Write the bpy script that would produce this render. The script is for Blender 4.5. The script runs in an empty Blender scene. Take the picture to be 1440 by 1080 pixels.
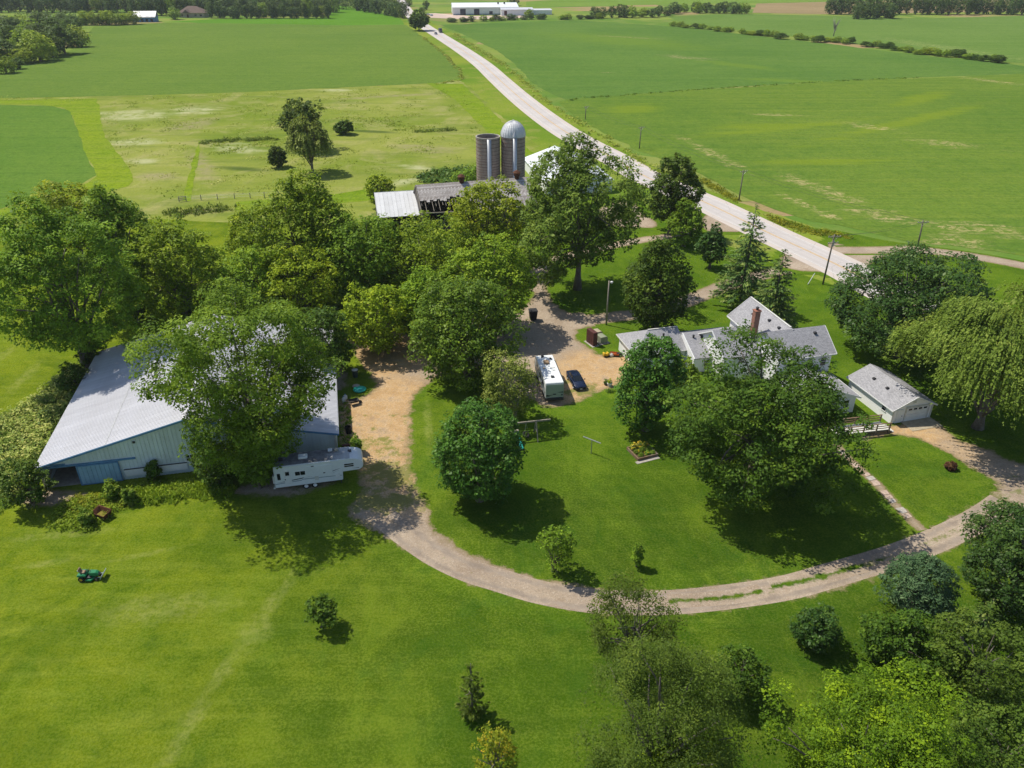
import bpy, bmesh, math, random
import numpy as np
from mathutils import Vector, Matrix
from mathutils.geometry import tessellate_polygon

S = bpy.context.scene
C = S.collection
R = math.radians

# ------------------------------------------------------------------ camera, sky, sun, exposure
HAZE = 0.00007
CAM_H, PITCH, FPX, CX, CY = 54.0, 29.5, 1080.0, 720.0, 540.0
cam_data = bpy.data.cameras.new('camera')
cam_data.sensor_width = 36.0
cam_data.lens = 27.0
cam_data.clip_start = 0.5
cam_data.clip_end = 12000
cam = bpy.data.objects.new('camera', cam_data)
C.objects.link(cam)
cam.location = (0, 0, CAM_H)
cam.rotation_euler = (R(90 - PITCH), 0, 0)
S.camera = cam

SUN_ELEV, SUN_AZ = 57.0, -62.0          # azimuth measured clockwise from +Y
world = bpy.data.worlds.new('World')
S.world = world
world.use_nodes = True
wn = world.node_tree
wn.nodes.clear()
sky = wn.nodes.new('ShaderNodeTexSky')
sky.sky_type = 'NISHITA'
sky.sun_disc = False
sky.sun_elevation = R(SUN_ELEV)
sky.sun_rotation = R(SUN_AZ)
sky.altitude = 250
sky.air_density = 1.0
sky.dust_density = 1.2
bg = wn.nodes.new('ShaderNodeBackground')
bg.inputs['Strength'].default_value = 0.12
wo = wn.nodes.new('ShaderNodeOutputWorld')
wn.links.new(sky.outputs[0], bg.inputs[0])
wn.links.new(bg.outputs[0], wo.inputs[0])

sun_data = bpy.data.lights.new('sun', 'SUN')
sun_data.energy = 4.6
sun_data.angle = R(0.53)
sun_data.color = (1.0, 0.93, 0.80)
sun = bpy.data.objects.new('sun', sun_data)
C.objects.link(sun)
_e, _a = R(SUN_ELEV), R(SUN_AZ)
SUN_DIR = Vector((math.sin(_a) * math.cos(_e), math.cos(_a) * math.cos(_e), math.sin(_e)))
sun.rotation_euler = SUN_DIR.to_track_quat('Z', 'Y').to_euler()
sun.location = (-200, 150, 300)

S.view_settings.view_transform = 'Standard'
S.view_settings.look = 'None'
S.view_settings.exposure = 0.25
S.view_settings.gamma = 1.0
S.view_settings.use_curve_mapping = False

# ------------------------------------------------------------------ measuring helpers
sP, cP = math.sin(R(PITCH)), math.cos(R(PITCH))


def G(px, py, h=0.0):
    """survey: a sighted point of the photograph -> its place on the plane at height h"""
    v = (py - CY) / FPX
    z = (CAM_H - h) / (sP + v * cP)
    return ((px - CX) / FPX * z, z * (cP - v * sP))


def GV(px, py, h=0.0):
    x, y = G(px, py, h)
    return Vector((x, y, h))


def depth(x, y, h=0.0):
    return y * cP + (CAM_H - h) * sP


def height_over(y, py):
    v = (py - CY) / FPX
    return CAM_H - y * (sP + v * cP) / (cP - v * sP)


# ------------------------------------------------------------------ object helpers
def thing(name, label, cat, loc=(0, 0, 0), rot=0.0, group=None):
    o = bpy.data.objects.new(name, None)
    o.empty_display_size = 0.3
    C.objects.link(o)
    o.location = loc
    o.rotation_euler = (0, 0, rot)
    o['label'] = label
    o['category'] = cat
    if group:
        o['group'] = group
    return o


def tag(o, label, cat, group=None):
    o['label'] = label
    o['category'] = cat
    if group:
        o['group'] = group
    return o


def struct(o):
    o['kind'] = 'structure'
    return o


def copy_tree(o, parent=None):
    c = o.copy()
    C.objects.link(c)
    if parent is not None:
        c.parent = parent
    for ch in list(o.children):
        copy_tree(ch, c)
    return c


class MB:
    """collects primitives in one bmesh, linked as one mesh object"""

    def __init__(self):
        self.bm = bmesh.new()

    def hull(self, pts, faces):
        vs = [self.bm.verts.new(p) for p in pts]
        for f in faces:
            try:
                self.bm.faces.new([vs[i] for i in f])
            except ValueError:
                pass
        return vs

    def box(self, cx, cy, cz, sx, sy, sz, rz=0.0, rx=0.0, ry=0.0):
        m = Matrix.Translation((cx, cy, cz)) @ Matrix.Rotation(rz, 4, 'Z') @ Matrix.Rotation(ry, 4, 'Y') @ Matrix.Rotation(rx, 4, 'X')
        pts = [m @ Vector((x * sx / 2, y * sy / 2, z * sz / 2)) for z in (-1, 1) for y in (-1, 1) for x in (-1, 1)]
        self.hull(pts, [(0, 2, 3, 1), (4, 5, 7, 6), (0, 1, 5, 4), (2, 6, 7, 3), (0, 4, 6, 2), (1, 3, 7, 5)])
        return self

    def bar(self, a, b, w, h=None):
        """box beam from a to b"""
        a, b = Vector(a), Vector(b)
        h = h or w
        d = (b - a)
        L = d.length
        q = d.to_track_quat('X', 'Z')
        m = Matrix.Translation((a + b) / 2) @ q.to_matrix().to_4x4()
        pts = [m @ Vector((x * L / 2, y * w / 2, z * h / 2)) for z in (-1, 1) for y in (-1, 1) for x in (-1, 1)]
        self.hull(pts, [(0, 2, 3, 1), (4, 5, 7, 6), (0, 1, 5, 4), (2, 6, 7, 3), (0, 4, 6, 2), (1, 3, 7, 5)])
        return self

    def tube(self, pts, rads, n=8, caps=True):
        pts = [Vector(p) for p in pts]
        rings = []
        for i, p in enumerate(pts):
            d = pts[min(i + 1, len(pts) - 1)] - pts[max(i - 1, 0)]
            d.normalize()
            u = d.cross(Vector((0.31, 0.17, 0.93)))
            if u.length < 1e-3:
                u = d.cross(Vector((1, 0, 0)))
            u.normalize()
            w = d.cross(u)
            r = rads[i] if hasattr(rads, '__len__') else rads
            rings.append([self.bm.verts.new(p + (u * math.cos(2 * math.pi * k / n) + w * math.sin(2 * math.pi * k / n)) * r) for k in range(n)])
        for A, B in zip(rings, rings[1:]):
            for k in range(n):
                self.bm.faces.new((A[k], A[(k + 1) % n], B[(k + 1) % n], B[k]))
        if caps:
            self.bm.faces.new(list(reversed(rings[0])))
            self.bm.faces.new(rings[-1])
        return self

    def cyl(self, a, b, r0, r1=None, n=16):
        return self.tube([a, b], [r0, r0 if r1 is None else r1], n)

    def prism(self, prof, axis, lo, hi):
        """closed profile (list of 2-D points) pushed along an axis: 'x' profile is (y,z), 'y' profile is (x,z), 'z' profile is (x,y)"""
        def P(p, t):
            return {'x': (t, p[0], p[1]), 'y': (p[0], t, p[1]), 'z': (p[0], p[1], t)}[axis]
        A = [self.bm.verts.new(P(p, lo)) for p in prof]
        B = [self.bm.verts.new(P(p, hi)) for p in prof]
        n = len(prof)
        self.bm.faces.new(A)
        self.bm.faces.new(list(reversed(B)))
        for k in range(n):
            self.bm.faces.new((A[k], B[k], B[(k + 1) % n], A[(k + 1) % n]))
        return self

    def slab(self, quad, t):
        """flat plate over 3 or more coplanar points, thickness t below its top face"""
        q = [Vector(p) for p in quad]
        nrm = (q[1] - q[0]).cross(q[2] - q[0]).normalized()
        if nrm.z < 0:
            nrm = -nrm
        A = [self.bm.verts.new(p) for p in q]
        B = [self.bm.verts.new(p - nrm * t) for p in q]
        n = len(q)
        self.bm.faces.new(A)
        self.bm.faces.new(list(reversed(B)))
        for k in range(n):
            self.bm.faces.new((A[k], B[k], B[(k + 1) % n], A[(k + 1) % n]))
        return self

    def lathe(self, prof, n=24, cx=0, cy=0, axis='z'):
        rings = []
        for r, z in prof:
            if axis == 'z':
                rings.append([self.bm.verts.new((cx + r * math.cos(2 * math.pi * k / n), cy + r * math.sin(2 * math.pi * k / n), z)) for k in range(n)])
            else:
                rings.append([self.bm.verts.new((cx + r * math.cos(2 * math.pi * k / n), z, cy + r * math.sin(2 * math.pi * k / n))) for k in range(n)])
        for A, B in zip(rings, rings[1:]):
            for k in range(n):
                self.bm.faces.new((A[k], A[(k + 1) % n], B[(k + 1) % n], B[k]))
        return self

    def build(self, name, mat, parent=None, bevel=0.0, smooth=False, loc=(0, 0, 0)):
        bmesh.ops.remove_doubles(self.bm, verts=self.bm.verts, dist=1e-5)
        if bevel > 0:
            es = [e for e in self.bm.edges if len(e.link_faces) == 2 and e.calc_face_angle(0) > 0.5]
            bmesh.ops.bevel(self.bm, geom=es, offset=bevel, segments=1, affect='EDGES', clamp_overlap=True)
        bmesh.ops.recalc_face_normals(self.bm, faces=self.bm.faces)
        me = bpy.data.meshes.new(name)
        self.bm.to_mesh(me)
        self.bm.free()
        if smooth:
            me.polygons.foreach_set('use_smooth', [True] * len(me.polygons))
        me.materials.append(mat)
        o = bpy.data.objects.new(name, me)
        C.objects.link(o)
        o.location = loc
        if parent is not None:
            o.parent = parent
        return o


def np_mesh(name, V, F, mats, attrs=None, mat_idx=None, smooth=False):
    """V (n,3), F (m,k) all faces with k corners"""
    me = bpy.data.meshes.new(name)
    V = np.ascontiguousarray(V, dtype=np.float32)
    F = np.ascontiguousarray(F, dtype=np.int32)
    m, k = F.shape
    me.vertices.add(len(V))
    me.vertices.foreach_set('co', V.ravel())
    me.loops.add(m * k)
    me.loops.foreach_set('vertex_index', F.ravel())
    me.polygons.add(m)
    me.polygons.foreach_set('loop_start', np.arange(0, m * k, k, dtype=np.int32))
    if smooth:
        me.polygons.foreach_set('use_smooth', np.ones(m, dtype=bool))
    for mt in mats:
        me.materials.append(mt)
    if mat_idx is not None:
        me.polygons.foreach_set('material_index', np.ascontiguousarray(mat_idx, dtype=np.int32))
    me.update(calc_edges=True)
    for an, (dom, arr) in (attrs or {}).items():
        a = me.attributes.new(an, 'FLOAT', dom)
        a.data.foreach_set('value', np.ascontiguousarray(arr, dtype=np.float32))
    return me


def link_mesh(name, me, parent=None):
    o = bpy.data.objects.new(name, me)
    C.objects.link(o)
    if parent is not None:
        o.parent = parent
    return o


# ------------------------------------------------------------------ material helpers
class NT:
    def __init__(self, name):
        self.mat = bpy.data.materials.new(name)
        self.mat.use_nodes = True
        self.t = self.mat.node_tree
        self.t.nodes.clear()
        self.out = self.t.nodes.new('ShaderNodeOutputMaterial')

    def put(self, sock, val):
        if isinstance(val, bpy.types.NodeSocket):
            self.t.links.new(val, sock)
        elif isinstance(val, tuple) and len(val) == 3 and sock.type == 'RGBA':
            sock.default_value = (*val, 1)
        else:
            sock.default_value = val

    def n(self, typ, props=None, **ins):
        nd = self.t.nodes.new('ShaderNode' + typ)
        for k, v in (props or {}).items():
            setattr(nd, k, v)
        for k, v in ins.items():
            key = k.replace('_', ' ')
            self.put(nd.inputs[key] if key in nd.inputs else nd.inputs[int(k[1:])], v)
        return nd

    def math(self, op, a, b=0.0, c=None, clamp=False):
        nd = self.n('Math', {'operation': op, 'use_clamp': clamp})
        self.put(nd.inputs[0], a)
        self.put(nd.inputs[1], b)
        if c is not None:
            self.put(nd.inputs[2], c)
        return nd.outputs[0]

    def mix(self, fac, a, b, mode='MIX'):
        nd = self.n('MixRGB', {'blend_type': mode})
        self.put(nd.inputs[0], fac)
        self.put(nd.inputs[1], a)
        self.put(nd.inputs[2], b)
        return nd.outputs[0]

    def pos(self):
        return self.n('NewGeometry').outputs['Position']

    def obj(self):
        return self.n('TexCoord').outputs['Object']

    def scale(self, vec, s, r=0.0):
        nd = self.n('Mapping')
        self.put(nd.inputs['Vector'], vec)
        nd.inputs['Scale'].default_value = s
        nd.inputs['Rotation'].default_value = (0, 0, r)
        return nd.outputs[0]

    def noise(self, vec, scale, detail=3.0, rough=0.55, dist=0.0):
        nd = self.n('TexNoise')
        self.put(nd.inputs['Vector'], vec)
        nd.inputs['Scale'].default_value = scale
        nd.inputs['Detail'].default_value = detail
        nd.inputs['Roughness'].default_value = rough
        nd.inputs['Distortion'].default_value = dist
        return nd.outputs[0]

    def ramp(self, fac, lo, hi, a=0.0, b=1.0):
        nd = self.n('MapRange', {'interpolation_type': 'SMOOTHSTEP'})
        self.put(nd.inputs[0], fac)
        nd.inputs[1].default_value = lo
        nd.inputs[2].default_value = hi
        nd.inputs[3].default_value = a
        nd.inputs[4].default_value = b
        return nd.outputs[0]

    def attr(self, name):
        return self.n('Attribute', {'attribute_name': name}).outputs['Fac']

    def bump(self, h, strength=0.3, dist=0.05):
        nd = self.n('Bump')
        nd.inputs['Strength'].default_value = strength
        nd.inputs['Distance'].default_value = dist
        self.put(nd.inputs['Height'], h)
        return nd.outputs[0]

    def surf(self, color, rough=0.7, metal=0.0, normal=None, spec=0.3, **kw):
        p = self.n('BsdfPrincipled')
        self.put(p.inputs['Base Color'], color)
        self.put(p.inputs['Roughness'], rough)
        p.inputs['Metallic'].default_value = metal
        p.inputs['Specular IOR Level'].default_value = spec
        if normal is not None:
            self.put(p.inputs['Normal'], normal)
        self.t.links.new(p.outputs[0], self.out.inputs[0])
        return self.mat


def plain(name, col, rough=0.6, metal=0.0, grime=0.25, scale=1.5, spec=0.3):
    """paint or plastic with uneven wear"""
    t = NT(name)
    o = t.obj()
    f = t.noise(o, scale, 5, 0.65)
    f2 = t.noise(o, scale * 9, 3, 0.6)
    dark = tuple(c * (1 - grime) for c in col)
    c1 = t.mix(t.ramp(f, 0.35, 0.7), dark, col)
    c2 = t.mix(t.math('MULTIPLY', t.ramp(f2, 0.4, 0.75), 0.25), c1, tuple(min(1, c * (1 + grime * 0.6)) for c in col))
    return t.surf(c2, t.ramp(f, 0.3, 0.7, min(1, rough + 0.15), max(0.05, rough - 0.1)), metal, spec=spec)


def sheetmetal(name, col, rough, metal, var=0.12):
    """painted steel sheets: each sheet weathered a little differently, run-off streaks, dull patches"""
    t = NT(name)
    o = t.obj()
    rnd = t.n('ObjectInfo').outputs['Random']
    f = t.noise(o, 0.35, 5, 0.65)
    st = t.noise(t.scale(o, (0.25, 3.5, 0.25)), 1.0, 4, 0.7)
    sp = t.noise(o, 5.0, 4, 0.75)
    c = t.mix(t.ramp(f, 0.35, 0.68), tuple(x * 0.86 for x in col), col)
    c = t.mix(t.math('MULTIPLY', t.ramp(st, 0.5, 0.75), 0.30), c, tuple(x * q for x, q in zip(col, (0.66, 0.62, 0.58))))
    c = t.mix(t.math('MULTIPLY', t.ramp(sp, 0.62, 0.75), 0.25), c, (0.30, 0.22, 0.17))
    hs = t.n('HueSaturation')
    t.put(hs.inputs['Value'], t.math('ADD', 1.0 - var * 0.6, t.math('MULTIPLY', rnd, var)))
    t.put(hs.inputs['Color'], c)
    return t.surf(hs.outputs[0], t.ramp(f, 0.3, 0.7, rough + 0.12, rough - 0.05), metal, spec=0.3)


def wood(name, a, b, rough=0.8):
    t = NT(name)
    o = t.obj()
    f = t.noise(t.scale(o, (3, 3, 14)), 1.2, 5, 0.7)
    g = t.noise(o, 0.9, 3)
    c = t.mix(t.ramp(f, 0.3, 0.7), a, b)
    c = t.mix(t.math('MULTIPLY', t.ramp(g, 0.45, 0.7), 0.4), c, (0.28, 0.27, 0.25))
    return t.surf(c, rough, normal=t.bump(f, 0.3, 0.01))


M = {}
M['white'] = plain('white_paint', (0.74, 0.75, 0.75), 0.45, 0, 0.12, 0.7)
M['offwhite'] = plain('off_white_paint', (0.62, 0.62, 0.58), 0.5, 0, 0.2, 0.7)
M['black'] = plain('black_rubber', (0.02, 0.02, 0.021), 0.75, 0, 0.3)
M['darkmetal'] = plain('dark_metal', (0.05, 0.05, 0.055), 0.5, 0.3, 0.3)
M['dome'] = plain('dull_galvanised_dome', (0.60, 0.61, 0.63), 0.5, 0.1, 0.12, 0.8)
M['steel'] = plain('galvanised_steel', (0.46, 0.48, 0.5), 0.42, 0.55, 0.2, 0.8)
M['glass'] = plain('dark_glass', (0.012, 0.016, 0.02), 0.08, 0, 0.1, 1, 0.6)
M['bluetrim'] = plain('blue_trim_paint', (0.10, 0.24, 0.42), 0.5, 0, 0.25)
M['bluedoor'] = plain('faded_blue_paint', (0.25, 0.42, 0.58), 0.55, 0, 0.2, 0.5)
M['brown'] = plain('maroon_brown_steel', (0.10, 0.035, 0.032), 0.6, 0, 0.3)
M['utility'] = plain('utility_green_paint', (0.27, 0.30, 0.21), 0.5, 0, 0.2)
M['tan'] = plain('tan_plastic', (0.42, 0.36, 0.26), 0.6)
M['green'] = plain('mower_green_paint', (0.02, 0.19, 0.075), 0.35, 0, 0.2)
M['yellow'] = plain('yellow_paint', (0.62, 0.42, 0.03), 0.45, 0, 0.2)
M['orange'] = plain('orange_plastic', (0.62, 0.16, 0.04), 0.5, 0, 0.2)
M['teal'] = plain('teal_plastic', (0.03, 0.36, 0.33), 0.4, 0, 0.15)
M['turq'] = plain('turquoise_plastic', (0.02, 0.40, 0.27), 0.4, 0, 0.15)
M['rust'] = plain('rusted_steel', (0.12, 0.045, 0.02), 0.85, 0, 0.5, 3)
M['pole'] = wood('weathered_pole_wood', (0.09, 0.075, 0.06), (0.2, 0.17, 0.14))
M['grey_wood'] = wood('grey_wood', (0.19, 0.165, 0.135), (0.36, 0.32, 0.26))
M['barnwood'] = wood('dark_barn_wood', (0.03, 0.026, 0.022), (0.10, 0.08, 0.065))
M['deckwood'] = wood('brown_deck_wood', (0.12, 0.075, 0.045), (0.22, 0.15, 0.09))
M['concrete'] = plain('concrete', (0.40, 0.37, 0.33), 0.85, 0, 0.3, 2)
M['navy'] = plain('navy_car_paint', (0.012, 0.022, 0.055), 0.16, 0.2, 0.1, 1, 0.6)
M['decal'] = plain('dark_decal', (0.045, 0.06, 0.075), 0.4)
M['decalgrey'] = plain('grey_decal', (0.30, 0.36, 0.40), 0.4)
M['lamp'] = plain('clear_lamp_glass', (0.55, 0.57, 0.6), 0.12, 0.2, 0.1, 1, 0.6)
M['redlamp'] = plain('red_lamp', (0.35, 0.012, 0.01), 0.2)
M['seat'] = plain('worn_tan_seat', (0.27, 0.19, 0.12), 0.7)
M['rvgrey'] = plain('pale_grey_green_panel', (0.40, 0.45, 0.42), 0.4, 0, 0.1, 0.5)
M['rvwhite'] = plain('rv_white_panel', (0.72, 0.75, 0.76), 0.35, 0, 0.07, 0.6)
M['shedwall'] = sheetmetal('pale_blue_steel_siding', (0.60, 0.68, 0.71), 0.5, 0.0, 0.10)
M['shedroof'] = sheetmetal('pale_steel_roofing', (0.58, 0.585, 0.625), 0.42, 0.12, 0.12)
M['palemetal'] = sheetmetal('pale_worn_roof_sheet', (0.60, 0.61, 0.62), 0.5, 0.05, 0.12)
M['bark'] = wood('grey_brown_bark', (0.07, 0.055, 0.042), (0.2, 0.17, 0.14), 0.9)
M['barkpale'] = wood('pale_bark', (0.16, 0.145, 0.12), (0.36, 0.33, 0.28), 0.9)
M['mulch'] = plain('dark_soil', (0.085, 0.055, 0.035), 0.95, 0, 0.4, 4)


def shingles(name, a, b, stain=0.25, row=0.14, tab=0.3):
    """asphalt shingle courses, colour per tab, course edges in the relief"""
    t = NT(name)
    o = t.obj()
    br = t.n('TexBrick', {'offset': 0.5})
    t.put(br.inputs['Vector'], t.n('TexCoord').outputs['UV'])
    br.inputs['Color1'].default_value = (*a, 1)
    br.inputs['Color2'].default_value = (*b, 1)
    br.inputs['Mortar'].default_value = (*(x * 0.55 for x in a), 1)
    br.inputs['Scale'].default_value = 1.0
    br.inputs['Mortar Size'].default_value = 0.012
    br.inputs['Brick Width'].default_value = tab
    br.inputs['Row Height'].default_value = row
    f = t.noise(o, 0.5, 5, 0.65)
    c = t.mix(t.math('MULTIPLY', t.ramp(f, 0.4, 0.72), stain), br.outputs[0], tuple(x * 0.4 for x in a))
    f2 = t.noise(o, 6, 4, 0.7)
    c = t.mix(t.math('MULTIPLY', t.ramp(f2, 0.45, 0.75), 0.35), c, tuple(min(1, x * 1.4) for x in b))
    return t.surf(c, 0.9, normal=t.bump(br.outputs[1], 0.35, 0.02), spec=0.2)


M['shingle'] = shingles('grey_asphalt_shingles', (0.27, 0.27, 0.29), (0.375, 0.375, 0.40))
M['oldroof'] = shingles('weathered_wood_shingles', (0.26, 0.225, 0.205), (0.56, 0.53, 0.51), 0.35, 0.35, 0.55)
M['brownroof'] = shingles('brown_shingles', (0.24, 0.17, 0.14), (0.32, 0.24, 0.2), 0.1)


def lapsiding(name, col):
    t = NT(name)
    o = t.obj()
    sep = t.n('SeparateXYZ', None, Vector=o).outputs[2]
    saw = t.math('FRACT', t.math('MULTIPLY', sep, 1 / 0.16))
    f = t.noise(o, 0.8, 4)
    c = t.mix(t.math('MULTIPLY', t.ramp(f, 0.4, 0.75), 0.18), col, tuple(x * 0.75 for x in col))
    return t.surf(c, 0.5, normal=t.bump(saw, 0.5, 0.02))


M['siding'] = lapsiding('white_lap_siding', (0.83, 0.83, 0.84))


def brickmat():
    t = NT('red_brick')
    br = t.n('TexBrick')
    t.put(br.inputs['Vector'], t.n('TexCoord').outputs['UV'])
    br.inputs['Color1'].default_value = (0.22, 0.075, 0.045, 1)
    br.inputs['Color2'].default_value = (0.31, 0.12, 0.075, 1)
    br.inputs['Mortar'].default_value = (0.33, 0.28, 0.24, 1)
    br.inputs['Scale'].default_value = 1.0
    br.inputs['Brick Width'].default_value = 0.22
    br.inputs['Row Height'].default_value = 0.075
    br.inputs['Mortar Size'].default_value = 0.009
    return t.surf(br.outputs[0], 0.9, normal=t.bump(br.outputs[1], 0.4, -0.01))


M['brick'] = brickmat()


def add_uv(o, U, V, org=(0, 0, 0)):
    """planar metre-scale UVs: U and V are direction vectors in the object's own space"""
    me = o.data
    lay = me.uv_layers.new(name='UVMap')
    U, V, org = Vector(U), Vector(V), Vector(org)
    for lp in me.loops:
        p = me.vertices[lp.vertex_index].co - org
        lay.data[lp.index].uv = (p.dot(U), p.dot(V))
    return o
# ------------------------------------------------------------------ GROUND
rng = np.random.default_rng(7)


def catmull(pts, closed=True, sub=6):
    P = np.array(pts, float)
    n = len(P)
    out = []
    rngi = range(n) if closed else range(n - 1)
    for i in rngi:
        if closed:
            p0, p1, p2, p3 = P[(i - 1) % n], P[i], P[(i + 1) % n], P[(i + 2) % n]
        else:
            p0, p1, p2, p3 = P[max(i - 1, 0)], P[i], P[i + 1], P[min(i + 2, n - 1)]
        for k in range(sub):
            t = k / sub
            out.append(0.5 * ((2 * p1) + (-p0 + p2) * t + (2 * p0 - 5 * p1 + 4 * p2 - p3) * t * t + (-p0 + 3 * p1 - 3 * p2 + p3) * t ** 3))
    if not closed:
        out.append(P[-1])
    return np.array(out)


def survey(pts):
    return np.array([G(x, y) for x, y in pts])


def ellipse_mask(t, p, ells, nz, wob=0.55):
    """irregular patches of ground: union of soft ellipses (x, y, rx, ry, rotation)"""
    tot = None
    for (ex, ey, rx, ry, rot) in ells:
        nd = t.n('Mapping', {'vector_type': 'TEXTURE'})
        t.put(nd.inputs['Vector'], p)
        nd.inputs['Location'].default_value = (ex, ey, 0)
        nd.inputs['Rotation'].default_value = (0, 0, rot)
        nd.inputs['Scale'].default_value = (rx, ry, 1e4)
        ln = t.n('VectorMath', {'operation': 'LENGTH'})
        t.put(ln.inputs[0], nd.outputs[0])
        d = t.math('ADD', ln.outputs['Value'], t.math('MULTIPLY', t.math('SUBTRACT', nz, 0.5), wob * 4))
        mk = t.ramp(d, 0.3, 1.3, 1.0, 0.0)
        tot = mk if tot is None else t.math('MAXIMUM', tot, mk)
    return tot


def seg_ell(a, b, w):
    """an ellipse that lies along the sighted segment a-b, w metres wide"""
    (x0, y0), (x1, y1) = G(*a), G(*b)
    return ((x0 + x1) / 2, (y0 + y1) / 2, math.hypot(x1 - x0, y1 - y0) / 2, w / 2, math.atan2(y1 - y0, x1 - x0))


TRACKS = [seg_ell((412, 812), (330, 915), 1.6), seg_ell((345, 900), (285, 985), 1.5), seg_ell((300, 965), (225, 1085), 1.8), seg_ell((385, 860), (330, 920), 3.0), (-33.5, 52.5, 7, 2.0, R(8)), seg_ell((20, 800), (110, 785), 1.0), seg_ell((150, 790), (260, 768), 0.8),
          seg_ell((0, 760), (160, 745), 1.5), seg_ell((5, 560), (60, 505), 2.0), seg_ell((-20, 520), (30, 480), 2.0), seg_ell((600, 560), (604, 640), 1.2), seg_ell((395, 830), (415, 795), 0.6)]


def grass_tone(t):
    """mown lawn: colour and relief from the ground position alone, so that sheets that lie on it can blend into it"""
    p = t.pos()
    sep = t.n('SeparateXYZ', None, Vector=p)
    x, y = sep.outputs[0], sep.outputs[1]
    big = t.noise(p, 0.035, 4, 0.55)
    mid = t.noise(p, 0.22, 4, 0.6, 0.6)
    fine = t.noise(p, 1.6, 4, 0.7)
    tuft = t.noise(p, 6.0, 3, 0.7)
    streak = t.noise(t.scale(p, (0.10, 0.9, 1), R(24)), 1.0, 4, 0.65)
    streak2 = t.noise(t.scale(p, (0.9, 0.07, 1), R(-22)), 0.9, 4, 0.65)
    # dry, yellowish turf on the open ground to the west, lusher turf to the east, with a cloud's shade painted into its near part
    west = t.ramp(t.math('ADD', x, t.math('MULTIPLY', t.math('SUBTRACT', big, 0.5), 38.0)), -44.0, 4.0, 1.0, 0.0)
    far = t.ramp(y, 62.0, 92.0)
    lush_shaded = t.mix(t.ramp(t.math('ADD', big, t.math('MULTIPLY', t.math('SUBTRACT', mid, 0.5), 0.8)), 0.3, 0.7), (0.031, 0.070, 0.0045), (0.064, 0.118, 0.006))
    lush_shaded = t.mix(t.math('MULTIPLY', far, 0.7), lush_shaded, (0.080, 0.154, 0.0075))
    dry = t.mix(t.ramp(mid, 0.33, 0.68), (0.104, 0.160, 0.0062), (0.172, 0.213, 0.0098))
    c = t.mix(t.math('MULTIPLY', west, 0.92), lush_shaded, dry)
    c = t.mix(t.math('MULTIPLY', t.ramp(streak, 0.42, 0.72), t.math('ADD', 0.12, t.math('MULTIPLY', west, 0.3))), c, (0.22, 0.265, 0.035))
    c = t.mix(t.math('MULTIPLY', t.ramp(streak2, 0.5, 0.75), 0.22), c, (0.155, 0.24, 0.02))
    c = t.mix(t.math('MULTIPLY', t.ramp(fine, 0.38, 0.7), 0.45), c, t.mix(0.5, c, (0.036, 0.10, 0.006)))
    c = t.mix(t.math('MULTIPLY', t.ramp(tuft, 0.5, 0.8), 0.32), c, (0.19, 0.26, 0.03))
    blade = t.noise(t.scale(p, (1, 1, 1)), 4.2, 5, 0.8)
    c = t.mix(t.math('MULTIPLY', t.ramp(blade, 0.46, 0.60), 0.42), c, t.mix(0.5, c, (0.26, 0.30, 0.055)))
    c = t.mix(t.math('MULTIPLY', t.ramp(blade, 0.52, 0.38), 0.55), c, t.mix(0.62, c, (0.022, 0.062, 0.004)))
    # pale wheel tracks and mowing swathes worn into the west lawn
    tk = ellipse_mask(t, p, TRACKS, t.noise(p, 0.5, 4, 0.7), 0.55)
    tk = t.math('MULTIPLY', tk, t.ramp(t.noise(p, 1.3, 4, 0.75), 0.34, 0.62))
    c = t.mix(t.math('MULTIPLY', tk, 0.42), c, (0.27, 0.285, 0.085))
    wv = t.n('TexWave', {'wave_type': 'BANDS', 'bands_direction': 'X'})
    t.put(wv.inputs['Vector'], t.scale(p, (1, 1, 1), R(-35)))
    wv.inputs['Scale'].default_value = 0.16
    wv.inputs['Distortion'].default_value = 2.5
    wv.inputs['Detail'].default_value = 2.0
    wv.inputs['Detail Scale'].default_value = 0.35
    c = t.mix(t.math('MULTIPLY', t.ramp(wv.outputs[1], 0.35, 0.9), 0.08), c, t.mix(0.5, c, (0.23, 0.29, 0.03)))
    clov = t.noise(p, 0.13, 5, 0.7, 1.0)
    c = t.mix(t.math('MULTIPLY', t.ramp(clov, 0.50, 0.66), t.math('SUBTRACT', 0.6, t.math('MULTIPLY', west, 0.3))), c, t.mix(0.5, c, (0.03, 0.10, 0.012)))
    broad = t.noise(p, 0.075, 5, 0.65, 1.4)
    c = t.mix(t.math('MULTIPLY', t.ramp(broad, 0.52, 0.40), 0.55), c, t.mix(0.6, c, (0.028, 0.074, 0.005)))
    c = t.mix(t.math('MULTIPLY', t.ramp(broad, 0.52, 0.66), 0.4), c, t.mix(0.55, c, (0.165, 0.235, 0.018)))
    spk = t.noise(p, 0.9, 5, 0.75)
    c = t.mix(t.math('MULTIPLY', t.ramp(spk, 0.67, 0.78), t.math('ADD', 0.15, t.math('MULTIPLY', west, 0.4))), c, (0.36, 0.33, 0.16))
    h = t.math('ADD', t.math('MULTIPLY', fine, 0.6), t.math('MULTIPLY', tuft, 0.5))
    return c, h, p


def blade_of(t, p):
    return t.noise(p, 4.2, 5, 0.8)


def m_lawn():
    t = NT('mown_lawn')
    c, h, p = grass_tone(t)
    return t.surf(c, 0.85, normal=t.bump(t.math('ADD', h, t.math('MULTIPLY', blade_of(t, p), 0.8)), 0.7, 0.2), spec=0.0)


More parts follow.
